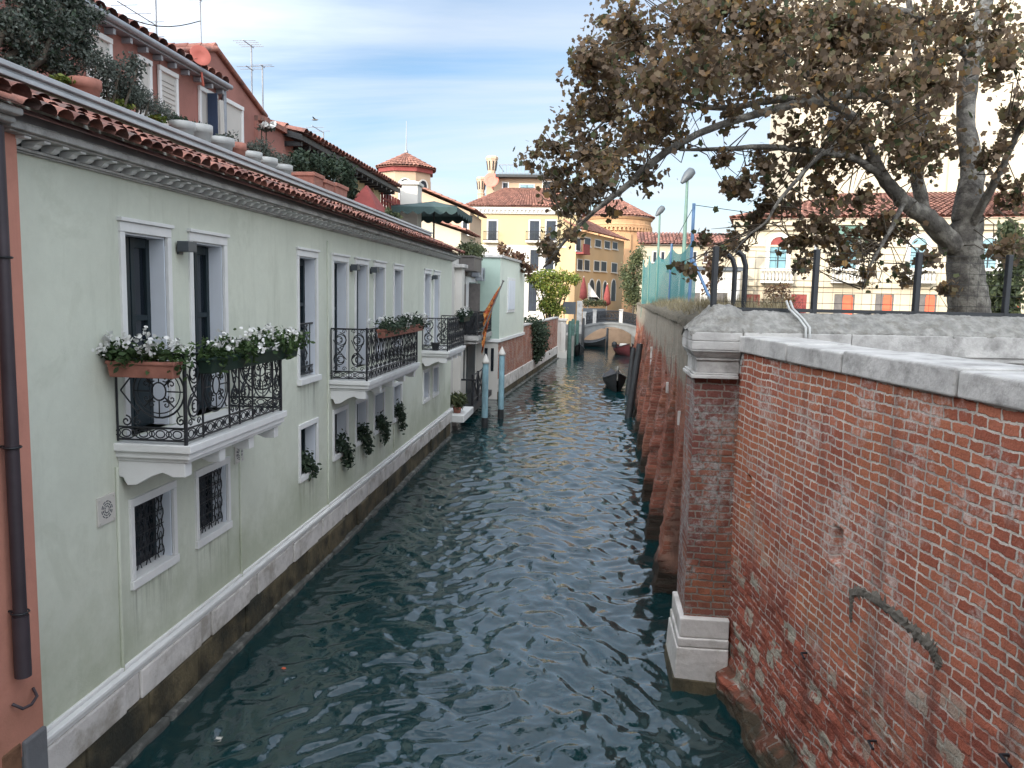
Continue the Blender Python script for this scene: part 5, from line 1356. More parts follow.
def stem_post(t, W):
    s = MB(); s.tube([W(0, -2.3, .6), W(0, -2.35, 1.35)], [.05, .035], 6); s.build("stem_post", M["offwhite"], t)
boat("boat", (1.42, 44.4, 0), 5.0, 1.25, .55, "wood_wet", "black boat under a dark cover moored in mid canal", covered="tarp", yaw=.05, extra=stem_post)
def motor(t, W):
    s = MB(); s.box(W(0, 0, 0)[0] - .3, W(0, 0, 0)[0] + .35, W(0, 0, 0)[1] - .6, W(0, 0, 0)[1] + .2, .55, .95); s.build("fender_bundle", M["offwhite"], t, bevel=.08)
    s = MB(); s.lathe([(.1, .5), (.22, .6), (.24, .9), (.1, 1.05)], (W(-.5, 1.0, 0)[0], W(-.5, 1, 0)[1], 0), 10); s.build("fuel_can", M["wood_wet"], t)
boat("boat", (2.95, 70.2, 0), 4.6, 1.7, .62, "boatred", "dark red boat with pale bundles aboard in front of the bridge", yaw=.25, extra=motor)
boat("boat", (-.1, 79.5, 0), 3.4, 1.3, .45, "wood_wet", "dark boat moored crosswise seen under the bridge arch", yaw=1.45, covered="tarp")
boat("boat", (-1.0, 68.6, 0), 3.2, 1.1, .5, "wood_wet", "small dark boat tucked against the bank left of the bridge", yaw=.1, covered="tarp")
for k, (px, pt, pb, lb_) in enumerate(((583.5, 318, 347, "dark mooring post left of the bridge arch"), (607.5, 328, 340, "dark mooring post seen under the bridge arch"))):
    y = 71.0 if k == 0 else 80.0
    a = aty(px, pt, y); s = MB(); s.lathe([(.13, 0), (.14, 1), (.12, a[2] + .95), (.06, a[2] + 1)], (a[0], y, -1), 9); s.solo("dark_post", M["wood_wet"], lb_, "mooring post", "dark mooring posts by the bridge")
# ------------------------------------------------------------------ small value noise for shaping stone by hand
def vnoise(P, scale, seed=0, oct=4, rough=.5):
    P = np.asarray(P, float) * scale; out = np.zeros(len(P)); amp, tot = 1.0, 0.0
    for o in range(oct):
        q = P * (2 ** o) + seed * 17.31 + o * 5.7; i = np.floor(q).astype(np.int64); f = q - i; f = f * f * (3 - 2 * f); r = 0
        for dx in (0, 1):
            for dy in (0, 1):
                for dz in (0, 1):
                    h = (i[:, 0] + dx) * 374761393 + (i[:, 1] + dy) * 668265263 + (i[:, 2] + dz) * 2147483647 + seed * 974711
                    h = (h ^ (h >> 13)) * 1274126177; h = ((h ^ (h >> 16)) & 0xffff) / 65535.0
                    r = r + h * (f[:, 0] if dx else 1 - f[:, 0]) * (f[:, 1] if dy else 1 - f[:, 1]) * (f[:, 2] if dz else 1 - f[:, 2])
        out += amp * r; tot += amp; amp *= rough
    return out / tot
def grid(nu, nv):
    F = np.array([[i * (nv + 1) + j, (i + 1) * (nv + 1) + j, (i + 1) * (nv + 1) + j + 1, i * (nv + 1) + j + 1] for i in range(nu) for j in range(nv)])
    return F
# ------------------------------------------------------------------ right: near brick wall
C0 = np.array([1.85, 9.92, 0.0])
dN = _n([0.1575, -0.9875, 0]); nN = np.array([dN[1], -dN[0], 0])   # nN faces the canal
def nw(px, py):
    d = ray(px, py); A = np.array([[d[0], -dN[0]], [d[1], -dN[1]]]); t, q = np.linalg.solve(A, [C0[0], C0[1]]); return q, 5 + d[2] * t
ZC = 4.37
M["brickN"] = brick_mat("weathered_near_brick", dN, white=.72, white_lo=.51, bump=.032, dark=.6, erode=True)
M["brickP"] = brick_mat("pillar_brick", (1, 0, 0), cA=(.20, .075, .06), cB=(.14, .058, .05), mortar=(.25, .22, .19), bh=.09, bw=.28, white=.85, white_lo=.45, white_c=(.33, .33, .32), bump=.025, dark=.35)
nearw = thing("brick_wall", C0 + dN * 3.5, "weathered red brick wall with a flat white stone coping filling the right foreground", "wall")
LW = 8.2; nu, nv = 560, 300
us = np.linspace(0, LW, nu + 1); zs_ = np.linspace(-.7, ZC, nv + 1)
U, Z_ = np.meshgrid(us, zs_, indexing="ij"); U = U.ravel(); Z_ = Z_.ravel()
Q = np.stack([U, Z_, U * 0], 1)
low = np.clip((2.3 - (Z_ + (vnoise(Q, .55, 3) - .5) * 2.4)) / .8, 0, 1)
dsp = (vnoise(Q, .9, 1) - .5) * .05 + (vnoise(Q, 14, 9, 3) - .5) * .012
dsp -= low * (.02 + .10 * np.clip(vnoise(Q * [.9, 2.4, 1], 2.4, 2, 4) - .40, 0, .4) + .022 * (vnoise(Q * [1, 2.6, 1], 7, 4, 3) - .5) * 2)
ft_ = np.clip((.34 + (vnoise(Q, 1.6, 6) - .5) * .5 - Z_) / .10, 0, 1); dsp += ft_ * (.07 + .14 * vnoise(Q, 3, 7))
for (px, pt, pb, w) in ((748, 474, 506, .07), (835, 527, 562, .10)):
    u0, z0 = nw(px, pb); u1, z1 = nw(px, pt)
    m_ = (np.abs(U - u0) < w) & (Z_ > z0) & (Z_ < z1); dsp[m_] -= .07 + .03 * vnoise(Q[m_], 12, 5)
V = C0[None] + U[:, None] * dN[None] + dsp[:, None] * nN[None]; V[:, 2] = Z_
np_part("brickwork", V, grid(nu, nv)[:, ::-1], M["brickN"], nearw, smooth=False)
TH = 0.62
s = MB(); b0 = C0 - nN * TH; s.prism([C0 - nN * .12 + [0, 0, -1], C0 + dN * LW - nN * .12 + [0, 0, -1], C0 + dN * LW - nN * TH + [0, 0, -1], C0 - nN * TH + [0, 0, -1]], (0, 0, ZC + 1)); s.build("core", M["brickP"], nearw)
ts = [0.0, nw(791, 362)[0], nw(846.5, 370)[0], nw(961.5, 391)[0]]; ts += [ts[-1] + 1.9, LW + .1]
s = MB()
for a, b in zip(ts[:-1], ts[1:]):
    g_ = .008; e = random.uniform(-.012, .012); zt = ZC + .195 + random.uniform(-.012, .012)
    s.wb(C0, dN, nN, a + g_ + (.03 if a == 0 else 0), b - g_, -TH - .03, .05 + e, ZC, zt)
s.build("coping", M["cap"], nearw, bevel=.02, seg=3)
M["cement"] = mat("grey_cement", (.105, .095, .08), .95, .25, 5, .02, 20)
s = MB(); P = []
for (px, py) in ((851, 622), (851, 606), (852, 592), (862, 592), (880, 602), (900, 618), (918, 634), (932, 648), (939, 658), (937, 668)):
    u, z = nw(px, py); p = C0 + dN * u - nN * .022; P.append((p[0], p[1], z))
rr_ = np.array([.012, .022, .05, .055, .06, .055, .06, .065, .06, .03]) * .9
P = np.array(P); T_ = np.array([((p - C0) @ dN, p[2]) for p in P])
tt = np.linspace(0, len(P) - 1, 70); Tf = np.stack([np.interp(tt, range(len(P)), T_[:, c]) for c in (0, 1)], 1); Rf = np.interp(tt, range(len(P)), rr_)
tg = np.gradient(Tf, axis=0); tg /= np.linalg.norm(tg, axis=1)[:, None] + 1e-9; nm_ = np.stack([-tg[:, 1], tg[:, 0]], 1); rows = []
for k in range(70):
    row = []
    for e in (-1, -.55, 0, .55, 1):
        a_, z_ = Tf[k] + nm_[k] * Rf[k] * e * (1 + (.0 if abs(e) < .9 else .45 * rng.normal()))
        i_, j_ = int(np.clip(a_ / LW * 560, 0, 560)), int(np.clip((z_ + .7) / (ZC + .7) * 300, 0, 300)); d_ = dsp[i_ * 301 + j_]
        p_ = C0 + dN * a_ + nN * (d_ + (.016 if abs(e) < .9 else -.006) + .004 * rng.normal()); row.append((p_[0], p_[1], z_))
    rows += row
s.add(rows, [[k * 5 + e, (k + 1) * 5 + e, (k + 1) * 5 + e + 1, k * 5 + e + 1] for k in range(69) for e in range(4)]); s.build("cement_smear", M["cement"], nearw)
for (px, py, L) in ((806, 653, .2), (874, 741, .2), (1008, 755, .22), (742, 716, .24), (725, 582, .24), (965, 700, .0)):
    if not L: continue
    u, z = nw(px, py); p = C0 + dN * u + [0, 0, z]; s = MB(); s.tube([p - nN * .05, p + nN * .05, p + nN * .06 + dN * L * .5 + [0, 0, -.01]], .012, 5); s.build("iron_tie", M["iron"], nearw)
# ------------------------------------------------------------------ pillar, canal wall with buttresses, garden wall
YPIL = 9.90
pil = thing("wall_pillar", (1.55, YPIL + .4, -.6), "brick corner pillar with a moulded white stone cap and a white stone foot in the canal", "pillar")
x0, x1 = 1.315, 1.86
s = MB(); nu, nv = 30, 120
def rough_face(O, u, n, L, z0, z1, amp, seed, nu, nv, sc_=6):
    us = np.linspace(0, L, nu + 1); zz = np.linspace(z0, z1, nv + 1); A, B = np.meshgrid(us, zz, indexing="ij"); A = A.ravel(); B = B.ravel()
    Qn = np.stack([A, B, A * 0], 1); d = (vnoise(Qn, sc_, seed) - .5) * amp; edge = (A < 1e-6) | (A > L - 1e-6); d[edge] *= .3
    V = np.array(O, float)[None] + A[:, None] * np.array(u)[None] + d[:, None] * np.array(n)[None]; V[:, 2] = B; return V, grid(nu, nv)
s.box(x0 + .01, x1 + .3, YPIL + .01, YPIL + .9, -.6, 4.03); s.build("core", M["brickP"], pil)
V, F = rough_face((x0, YPIL, 0), (1, 0, 0), (0, -1, 0), x1 - x0 + .05, .95, 4.03, .03, 11, 40, 160, 9); np_part("brickwork", V, F, M["brickP"], pil)
s = MB(); s.box(x0 - .055, x1 + .02, YPIL - .10, YPIL + .85, .72, .97); s.box(x0 - .075, x1 + .02, YPIL - .12, YPIL + .85, .60, .718)
s.hexa([(x0 - .10, YPIL - .14, .05), (x1 + .02, YPIL - .14, .05), (x1 + .02, YPIL + .85, .05), (x0 - .12, YPIL + .85, .05), (x0 - .085, YPIL - .13, .595), (x1 + .02, YPIL - .13, .595), (x1 + .02, YPIL + .85, .595), (x0 - .09, YPIL + .85, .595)])
s.build("stone_foot", M["istria"], pil, bevel=.018, seg=3)
s = MB(); s.hexa([(x0 - .15, YPIL - .17, -.8), (x1 + .0, YPIL - .17, -.8), (x1 + .0, YPIL + .9, -.8), (x0 - .15, YPIL + .9, -.8), (x0 - .115, YPIL - .15, .20), (x1 + .01, YPIL - .15, .16), (x1 + .01, YPIL + .9, .16), (x0 - .12, YPIL + .9, .20)])
s.build("tide_stone", M["mossy"], pil, bevel=.02)
s = MB(); s.box(x0 - .05, x1 - .03, YPIL - .07, YPIL + .9, 4.03, 4.075); s.box(x0 - .03, x1 - .03, YPIL - .045, YPIL + .9, 4.077, 4.10)
s.box(x0 + .01, x1 - .02, YPIL - .01, YPIL + .9, 4.102, 4.25); s.box(x0 - .005, x1 - .02, YPIL - .03, YPIL + .9, 4.252, 4.285)
s.hexa([(x0 - .01, YPIL - .035, 4.287), (x1 - .02, YPIL - .035, 4.287), (x1 - .02, YPIL + .9, 4.287), (x0 - .01, YPIL + .9, 4.287), (x0 - .06, YPIL - .085, 4.36), (x1 - .02, YPIL - .085, 4.36), (x1 - .02, YPIL + .9, 4.36), (x0 - .06, YPIL + .9, 4.36)])
s.box(x0 - .075, x1 - .015, YPIL - .10, YPIL + .9, 4.385, 4.49); s.box(x0 - .07, x1 - .015, YPIL - .095, YPIL + .9, 4.362, 4.383); s.box(x0 - .075, x1 - .015, YPIL - .095, YPIL + .9, 4.493, 4.60)
s.build("stone_cap", M["cap"], pil, bevel=.008)
def lumpy(rows, seed, amp, nsub=14, along=60):
    """a rough slab swept between cross-section rows: rows = list of polylines (same count)"""
    R_ = np.array(rows, float); k = R_.shape[1]
    def res(pl, n):
        d = np.r_[0, np.cumsum(np.linalg.norm(np.diff(pl, axis=0), axis=1))]; tt = np.linspace(0, d[-1], n + 1)
        return np.stack([np.interp(tt, d, pl[:, c]) for c in range(3)], 1)
    A = np.array([res(r, nsub) for r in R_]); B = np.array([res(A[:, j], along) for j in range(nsub + 1)]).transpose(1, 0, 2)
    Vv = B.reshape(-1, 3); d = (vnoise(Vv, 5, seed) - .5) * amp + (vnoise(Vv, 20, seed + 1, 4, .7) - .5) * amp * .9
    Vv = Vv + np.stack([(vnoise(Vv, 7, seed + 2) - .5) * amp * .7, (vnoise(Vv, 7, seed + 3) - .5) * amp * .7, d], 1)
    return Vv, grid(along, nsub)
# concrete over the pillar
def sect(x, zt, yb=YPIL - .09): return [(x, yb, 4.56), (x, yb - .005, 4.62), (x, yb + .16, 4.62 + (zt - 4.62) * .55), (x, yb + .36, zt), (x, yb + .75, zt - .02), (x, yb + 1.0, 4.5)]
V, F = lumpy([sect(x0 - .10, 4.62), sect(x0 + .02, 4.74), sect(x0 + .22, 4.93), sect(x0 + .42, 4.95), sect(x1 + .02, 4.88)], 21, .06, 46, 60); np_part("concrete_top", V, F[:, ::-1], M["concrete"], pil)
# garden wall running off to the right behind
uG = _n([.978, .175, 0]); nG = np.array([uG[1], -uG[0], 0]); OG = np.array([x1 - .02, YPIL + .0, 0.0]); LG = 9.5
gdn = thing("garden_wall", OG + uG * 4, "garden wall with a white moulded stone band and a rough grey concrete top behind the near wall", "wall")
s = MB(); s.wb(OG, uG, nG, 0, LG, -.5, 0, 2.0, 4.10); s.build("brickwork", brick_mat("garden_brick", uG, cA=(.22, .085, .065), cB=(.15, .06, .05), dark=.4), gdn)
s = MB(); a = 0.0
for b in (1.35, 4.02, 6.7, LG):
    s.wb(OG, uG, nG, a + .004, b - .004, -.5, .03, 4.10, 4.20); s.wb(OG, uG, nG, a + .004, b - .004, -.5, .055, 4.202, 4.28); s.wb(OG, uG, nG, a + .004, b - .004, -.5, .10, 4.285, 4.345); s.wb(OG, uG, nG, a + .004, b - .004, -.5, .12, 4.347, 4.61); a = b
s.build("stone_band", M["cap"], gdn, bevel=.008)
def gsec(t, zt):
    P = OG + uG * t; return [tuple(P + nG * d + [0, 0, z]) for d, z in ((.11, 4.58), (.115, 4.625), (-.05, 4.74), (-.28, zt), (-.55, zt), (-.75, 4.4))]
V, F = lumpy([gsec(t, 4.855 + .015 * math.sin(t * 3)) for t in np.linspace(.0, LG, 8)], 31, .055, 40, 620); np_part("concrete_top", V, F[:, ::-1], M["concrete"], gdn)
s = MB(); p = OG + uG * .72; P = lambda d, z, q=0: tuple(p + nG * d + uG * q + [0, 0, z])
for off in (0, .05): s.tube([P(-.33, 5.0, -.03 + off), P(-.25, 4.90, -.02 + off), P(-.05, 4.79, .02 + off), P(.14, 4.68, .03 + off), P(.155, 4.56, .03 + off)], .016, 6)
s.build("conduit", M["ceramic"], gdn)
# fence on the garden wall
fen = thing("wire_fence", OG + uG * 4 - nG * .4, "dark wire mesh fence with iron posts along the top of the garden wall", "fence")
yF = .42
posts = []
for px in (713, 813.5, 915, 1005):
    d = ray(px, 309); A = np.array([[d[0], -uG[0]], [d[1], -uG[1]]]); o_ = OG - nG * yF; t, q = np.linalg.solve(A, [o_[0], o_[1]]); posts.append(q)
for q in posts + [posts[-1] + 1.6, posts[-1] + 3.2]:
    p = OG + uG * q - nG * yF; s = MB(); s.wb([p[0], p[1], 0], uG, nG, -.034, .034, -.034, .034, 4.6, 5.66); s.build("post", M["iron"], fen, bevel=.008)
for px, tilt in ((733, -.12), (743.5, -.12)):
    b = aty(px, 306, 10.9 + (.8 if px < 740 else 0)); s = MB(); s.tube([(b[0], b[1], 4.6), (b[0], b[1], 5.45), (b[0] + tilt * .35, b[1], 5.58), (b[0] + tilt * .9, b[1], 5.64)], .037, 6); s.build("bent_post", M["iron"], fen)
s = MB(); a, b = posts[0], posts[-1] + 3.2
def fp(q, z): return tuple(OG + uG * q - nG * yF + [0, 0, z])
for z in (4.98, 5.12, 5.26, 5.40, 5.54, 5.62): s.tube([fp(a, z), fp(b, z)], .0032, 4)
for k in range(int((b - a) / .13)): s.tube([fp(a + k * .13, 4.88), fp(a + k * .13, 5.62)], .0022, 3)
s.build("wire_mesh", M["cable"], fen)
s = MB(); s.wb(OG - nG * yF, uG, nG, a, b, -.03, .03, 4.86, 4.905); s.build("bottom_rail", M["iron"], fen)
# canal wall with buttresses
def xw(y): return 1.74 + .036 * (y - 14.6)
dW = _n([.036, 1, 0]); nW = np.array([-dW[1], dW[0], 0])
M["brickW"] = brick_mat("canal_wall_brick", dW, cA=(.40, .14, .095), cB=(.24, .09, .065), mortar=(.36, .20, .15), white=.35, white_lo=.52, bump=.08, dark=.75, plaster=(3.5, (.35, .31, .25)), warm=(.33, .15, .09))
cw = thing("buttressed_wall", (2.0, 30, 0), "long red brick canal wall with sloping buttresses and a grey rendered top", "wall")
YW0, YW1 = 10.2, 57.0
nu, nv = 620, 70
yy_g = YW0 + (YW1 - YW0) * np.linspace(0, 1, nu + 1) ** 1.5; zz = np.linspace(-.8, 4.6, nv + 1)
A, B = np.meshgrid(yy_g, zz, indexing="ij"); A = A.ravel(); B = B.ravel(); Q = np.stack([A, B, A * 0], 1)
d = (vnoise(Q, .8, 41) - .5) * .12 + (vnoise(Q, 6, 42) - .5) * .07 * np.clip((3.8 - B), 0.2, 1)
V = np.stack([1.74 + .036 * (A - 14.6) - d, A, B], 1); np_part("brickwork", V, grid(nu, nv), M["brickW"], cw)
s = MB(); s.prism([(xw(YW0) + .1, YW0, -.8), (xw(YW1) + .1, YW1, -.8), (xw(YW1) + .6, YW1, -.8), (xw(YW0) + .6, YW0, -.8)], (0, 0, 5.38)); s.build("core", M["brickW"], cw)
k = 0; ybs = [13.2, 16.2, 19.3, 22.6, 26.0, 29.5, 33.2, 37.2, 41.5, 46.0, 51.0]
for y in ybs:
    w = .72; out = .42 + .06 * random.random(); zt = 3.1 + .6 * random.random()
    nu, nv = 10, 90; rows = []
    us = np.linspace(0, 1, nu + 1); V = []
    prof_u = [(y - .02, 1.0), (y, 0.0), (y + w, 0.0), (y + w + .02, 1.0)]
    Vl = []
    for iu, (yy0, back) in enumerate([(y, 1), (y, .5), (y, .02), (y + .12, 0), (y + w * .5, 0), (y + w - .12, 0), (y + w, .02), (y + w, .5), (y + w, 1)]):
        for j in range(nv + 1):
            z = -.8 + (zt + .8) * j / nv; o = out * (1 - max(0, z) / zt) ** .9 + .02
            Vl.append((xw(yy0) - o * (1 - back) + .14 * back, yy0, z))
    Vl = np.array(Vl); Vl[:, 0] += (vnoise(Vl, 6, 50 + k, 5, .65) - .5) * .17; Vl[:, 1] += (vnoise(Vl, 5, 70 + k, 5, .65) - .5) * .16
    np_part("buttress", Vl, grid(8, nv)[:, ::-1], M["brickW"], cw); k += 1
s = MB()
for k_ in range(15):   # pale iron-stained anchor stones showing in the brickwork
    y = 11 + 34 * random.random() ** 1.3; z = .8 + 2.2 * random.random(); h = .2 + .22 * random.random()
    s.wb((xw(y), y, 0), dW, nW, 0, .05, -.05, .07, z, z + h)
s.build("anchor_stone", M["istria"], cw, bevel=.01)
def csec(y): 
    x = xw(y); return [(x - .06, y, 4.52), (x - .07, y, 4.62), (x + .18, y, 4.70), (x + .5, y, 4.84), (x + 1.1, y, 4.86), (x + 1.6, y, 4.4)]
V, F = lumpy([csec(y) for y in np.linspace(YW0 + .3, YW1, 9)], 81, .10, 14, 200); np_part("earth_top", V, F, M["soil"], cw)
# dry grass on it
n = 5200; gy = YW0 + .5 + (YW1 - YW0 - 1) * rng.random(n) ** 1.5; gx = 1.74 + .036 * (gy - 14.6) + .12 + .95 * rng.random(n)
keep = vnoise(np.stack([gx * 2, gy, gx * 0], 1), .9, 91, 3) > .42; gx, gy = gx[keep], gy[keep]; n = len(gx)
hh = .10 + .22 * rng.random(n) * (.4 + vnoise(np.stack([gx, gy, gx * 0], 1), 1.2, 92, 2)); az = rng.random(n) * 6.28; ln = rng.normal(size=(n, 2)) * .09
zg_ = 4.66 + .19 * np.clip((gx - (1.74 + .036 * (gy - 14.6)) - .1) / .45, 0, 1)
B0 = np.stack([gx, gy, zg_ - .03], 1); w_ = .007
V = np.zeros((n, 3, 3)); V[:, 0] = B0 + np.stack([np.cos(az) * w_, np.sin(az) * w_, az * 0], 1); V[:, 1] = B0 - np.stack([np.cos(az) * w_, np.sin(az) * w_, az * 0], 1); V[:, 2] = B0 + np.stack([ln[:, 0], ln[:, 1], hh + .03], 1)
me = np_mesh("dry_grass", V.reshape(-1, 3), np.arange(n * 3).reshape(n, 3), M["drygrass"]); o = bpy.data.objects.new("dry_grass", me); COL.objects.link(o)
tag(o, "dry straw coloured grass on top of the canal wall", "grass", kind="stuff")
# dark timbers leaning on the wall
for (px0, py0, px1, py1, yb, lb_) in ((627.5, 417, 640, 344, 33.0, "nearer black timber pile leaning on the brick canal wall"), (627.5, 391, 633.5, 348, 41.5, "farther black timber pile leaning on the brick canal wall")):
    a = aty(px0 + 1, py0, yb); b = aty(px1, py1, yb + .6); d = (b - a); s = MB(); s.tube([a - d * .3, a, b], [.17, .16, .13], 9); s.solo("timber_pile", M["wood_wet"], lb_, "timber pile", "black timber piles along the canal wall")
# garden ground behind the walls
s = MB(); s.prism([(2.6, 10.9, 3.9), (60, 21, 3.9), (60, 130, 3.9), (8, 130, 3.9), (6.5, 100, 3.9), (4.4, 57, 3.9), (3.0, 20, 3.9)], (0, 0, .12)); s.solo("garden_ground", mat("garden_earth", (.16, .14, .10), .95, .3, .6, .03, 8), kind="structure")
s = MB(); s.prism([(3.6, 2, 2.9), (14, 2, 2.9), (14, 12.2, 2.9), (2.4, 9.9, 2.9)], (0, 0, .1)); s.solo("pavement", mat("alley_paving", (.22, .21, .2), .9, .2, 1.5), kind="structure")
# teal sports netting with poles
net = thing("sports_net", (3.3, 36, 4.0), "tall teal netting on blue poles beside the canal wall", "netting")
m, nt, bs = _new("teal_net"); g = N(nt)
pw = g.pos(); sp = g("SeparateXYZ", {0: pw}); g.put(bs.inputs["Base Color"], (.02, .16, .165)); bs.inputs["Roughness"].default_value = .7
nx = [(2.85, 45.0), (2.85, 40.5), (2.9, 36.0), (3.05, 31.5), (3.3, 27.2)]
tr = nt.nodes.new("ShaderNodeBsdfTransparent"); mx = nt.nodes.new("ShaderNodeMixShader")
fy = g.math("FRACT", g.math("MULTIPLY", sp.outputs[1], 40.0)); fz = g.math("FRACT", g.math("MULTIPLY", sp.outputs[2], 40.0))
line = g.math("MAXIMUM", g.math("LESS_THAN", fy, .66), g.math("LESS_THAN", fz, .66))
nt.links.new(line, mx.inputs[0]); nt.links.new(tr.outputs[0], mx.inputs[1]); nt.links.new(bs.outputs[0], mx.inputs[2]); nt.links.new(mx.outputs[0], [q for q in nt.nodes if q.type == "OUTPUT_MATERIAL"][0].inputs[0])
s = MB()
for (xa_, ya_2), (xb_, yb_) in zip(nx[:-1], nx[1:]):
    kk = 8
    for i in range(kk):
        f0, f1 = i / kk, (i + 1) / kk
        def hp(f): return 6.95 - .35 * math.sin(PI * f)
        s.quad((xa_ + (xb_ - xa_) * f0, ya_2 + (yb_ - ya_2) * f0, 4.0), (xa_ + (xb_ - xa_) * f1, ya_2 + (yb_ - ya_2) * f1, 4.0), (xa_ + (xb_ - xa_) * f1, ya_2 + (yb_ - ya_2) * f1, hp(f1)), (xa_ + (xb_ - xa_) * f0, ya_2 + (yb_ - ya_2) * f0, hp(f0)))
s.quad((3.3, 27.2, 4.0), (3.9, 30.5, 4.0), (3.9, 30.5, 6.0), (3.3, 27.2, 6.4))
s.build("net", m, net)
for i, (x, y) in enumerate(nx):
    s = MB(); s.tube([(x, y, 3.9), (x, y, 7.1)], .05, 7); s.build("pole", M["net_blue"] if i in (3, 4) else M["lamp_green"], net)
s = MB(); s.tube([(3.35, 27.2, 6.3), (4.35, 26.4, 4.0)], .05, 6); s.tube([(3.3, 27.2, 8.15), (3.3, 27.2, 3.9)], .055, 7); s.build("brace", M["net_blue"], net)
s = MB(); s.tube([(3.3, 27.2, 8.1), (5.5, 29, 8.05), (9, 32, 8.0)], .012, 4); s.tube([(3.3, 27.2, 8.05), (3.05, 31.5, 7.0)], .012, 4); s.build("top_wire", M["cable"], net)
def flood(px, pyt, pxb, pyb, y, label, k=1.0):
    a = aty(px, pyt, y); b = aty(pxb, pyb, y)
    t = thing("floodlight_pole", (b[0], y, 4.0), label, "floodlight", "floodlight poles of the sports court")
    s = MB(); s.tube([(a[0], y, 4.0), (a[0], y, 6.5), (a[0], y, a[2] - .15)], [.11 * k, .10 * k, .06 * k], 8); s.build("pole", M["lamp_green"], t)
    s = MB(); d = _n([.62, .2, .78]); c = np.array([a[0], y, a[2]])
    s.tube([c - d * .42 * k, c - d * .2 * k, c + d * .05 * k, c + d * .32 * k, c + d * .4 * k], [.07 * k, .16 * k, .22 * k, .2 * k, .08 * k], 10); s.build("lamp_head", M["lampgrey"], t)
flood(687.5, 176, 682, 300, 35, "tall green floodlight pole nearest the tree, seen beside the teal netting", .95)
flood(660, 211, 656, 290, 60, "shorter looking floodlight pole farther off, behind the teal netting", 1.1)
# ------------------------------------------------------------------ pale palace, annex and the church block behind the tree
YV = 44.0
TP = math.radians(12.0)
OP = aty(738, 250, YV); uP = np.array([math.cos(TP), -math.sin(TP), 0])
def pv(px, py):   # a point of the turned facade, in the palace's own frame
    d = ray(px, py); A = np.array([[d[0], -uP[0]], [d[1], -uP[1]]]); t, q = np.linalg.solve(A, [OP[0], OP[1]]); return np.array([OP[0] + q, YV, 5 + d[2] * t])
pal = thing("garden_palace", (OP[0], YV, 4), "pale cream palace with arched windows and red ground floor shutters behind the plane tree", "palace")
pal.rotation_euler = (0, 0, -TP); xl = pv(738, 250)[0]; xr_ = 34.0; ze = pv(800, 219)[2]
s = MB(); s.box(xl, xr_, YV, YV + 11, 3.9, ze); s.build("wall", M["palace"], pal)
s = MB(); s.box(xl - .3, xr_, YV - .35, YV + 11, ze - .35, ze - .05); s.box(xl - .15, xr_, YV - .18, YV - .003, ze - .6, ze - .352); zs1 = pv(800, 281)[2]
s.box(xl - .1, xr_, YV - .14, YV - .003, zs1 - .3, zs1 - .08); s.box(xl - .02, xl + .5, YV - .1, YV - .003, 4, ze - .61); s.box(xl - .1, xr_, YV - .08, YV - .003, pv(800, 246)[2] - .05, pv(800, 246)[2] + .07)
s.build("cornice", M["palace"], pal, bevel=.02)
s = MB(); hip_roof(s, xl, xr_ + 10, YV, YV + 11, ze, 1.9, .5, .34, .5); s.build("roof", M["farTile"], pal)
for i, pc in enumerate((778, 848, 918, 988)):
    a, b = pv(pc - 9, 268), pv(pc + 9, 245)
    w = fwin(pal, (0, YV), UX, NY, a[0], b[0], a[2], b[2], arch=True, pane="blueglass", frame="offwhite", fw=.22, sill=False, proud=.12)
    s = MB(); zb = a[2] - .15; x0_, x1_ = a[0] - .4, b[0] + .4; zb0 = pv(pc, 281)[2]
    s.box(x0_, x1_, YV - .75, YV - .145, zb0 - .12, zb0); s.box(x0_, x1_, YV - .75, YV - .62, zb - .02, zb + .12)
    bl = s.build("balcony", M["offwhite"], pal)
    s = MB()
    for k in range(9): s.lathe([(.05, 0), (.09, .25), (.05, .5), (.07, zb - zb0 - .022)], (x0_ + .1 + k * (x1_ - x0_ - .2) / 8, YV - .685, zb0), 6)
    s.build("baluster", M["offwhite"], bl)
    if i == 0:
        s = MB(); R_ = (b[0] - a[0]) / 2; s.prism([((a[0] + b[0]) / 2 + R_ * .98 * math.cos(t_), YV - .03, b[2] + R_ * .98 * math.sin(t_)) for t_ in np.linspace(0, PI, 10)], (0, -.05, 0)); s.build("arch_blind", M["redcanvas"], w)
    if i == 1:
        s = MB(); s.prism([(a[0] - .2, YV - .14, b[2] + 1.0), (a[0] - .2, YV - 1.0, b[2] + .3), (a[0] - .2, YV - .14, b[2] + .3)], (b[0] - a[0] + .4, 0, 0)); s.build("awning", M["lamp_green"], w)
for k, (p0, p1, red_) in enumerate(((744, 760, 2), (771, 783, 0), (790, 807, 2), (833, 855, 1), (874, 894, 1), (916, 937, 1), (962, 980, 0), (1004, 1022, 1))):
    a, b = pv(p0, 316), pv(p1, 294.5); w = fwin(pal, (0, YV), UX, NY, a[0], b[0], a[2], b[2], pane="redcanvas" if red_ == 2 else "shutterbrown", frame="palace", fw=.14, mull=False)
    if red_ == 1:
        s = MB(); s.box(a[0] + (b[0] - a[0]) * .42, b[0] - .08, YV - .05, YV - .02, a[2], b[2] - .15)
        for q in range(4): s.box(a[0] + (b[0] - a[0]) * .45, b[0] - .12, YV - .065, YV - .052, a[2] + .1 + q * .27, a[2] + .28 + q * .27)
        s.build("red_shutter", M["redshutter"], w)
s = MB()
for px in (812, 957): a = pv(px, 300); s.tube([(a[0], YV - .15, 4), (a[0], YV - .15, ze - .6)], .07, 6)
s.build("downpipe", M["gutter"], pal)
YX = 42.5
a, b = aty(683, 266, YX), aty(741, 266, YX)
an = thing("annex", ((a[0] + b[0]) / 2, YX + 2, 4), "low white annex with a dark flat roof at the left end of the pale palace", "annex")
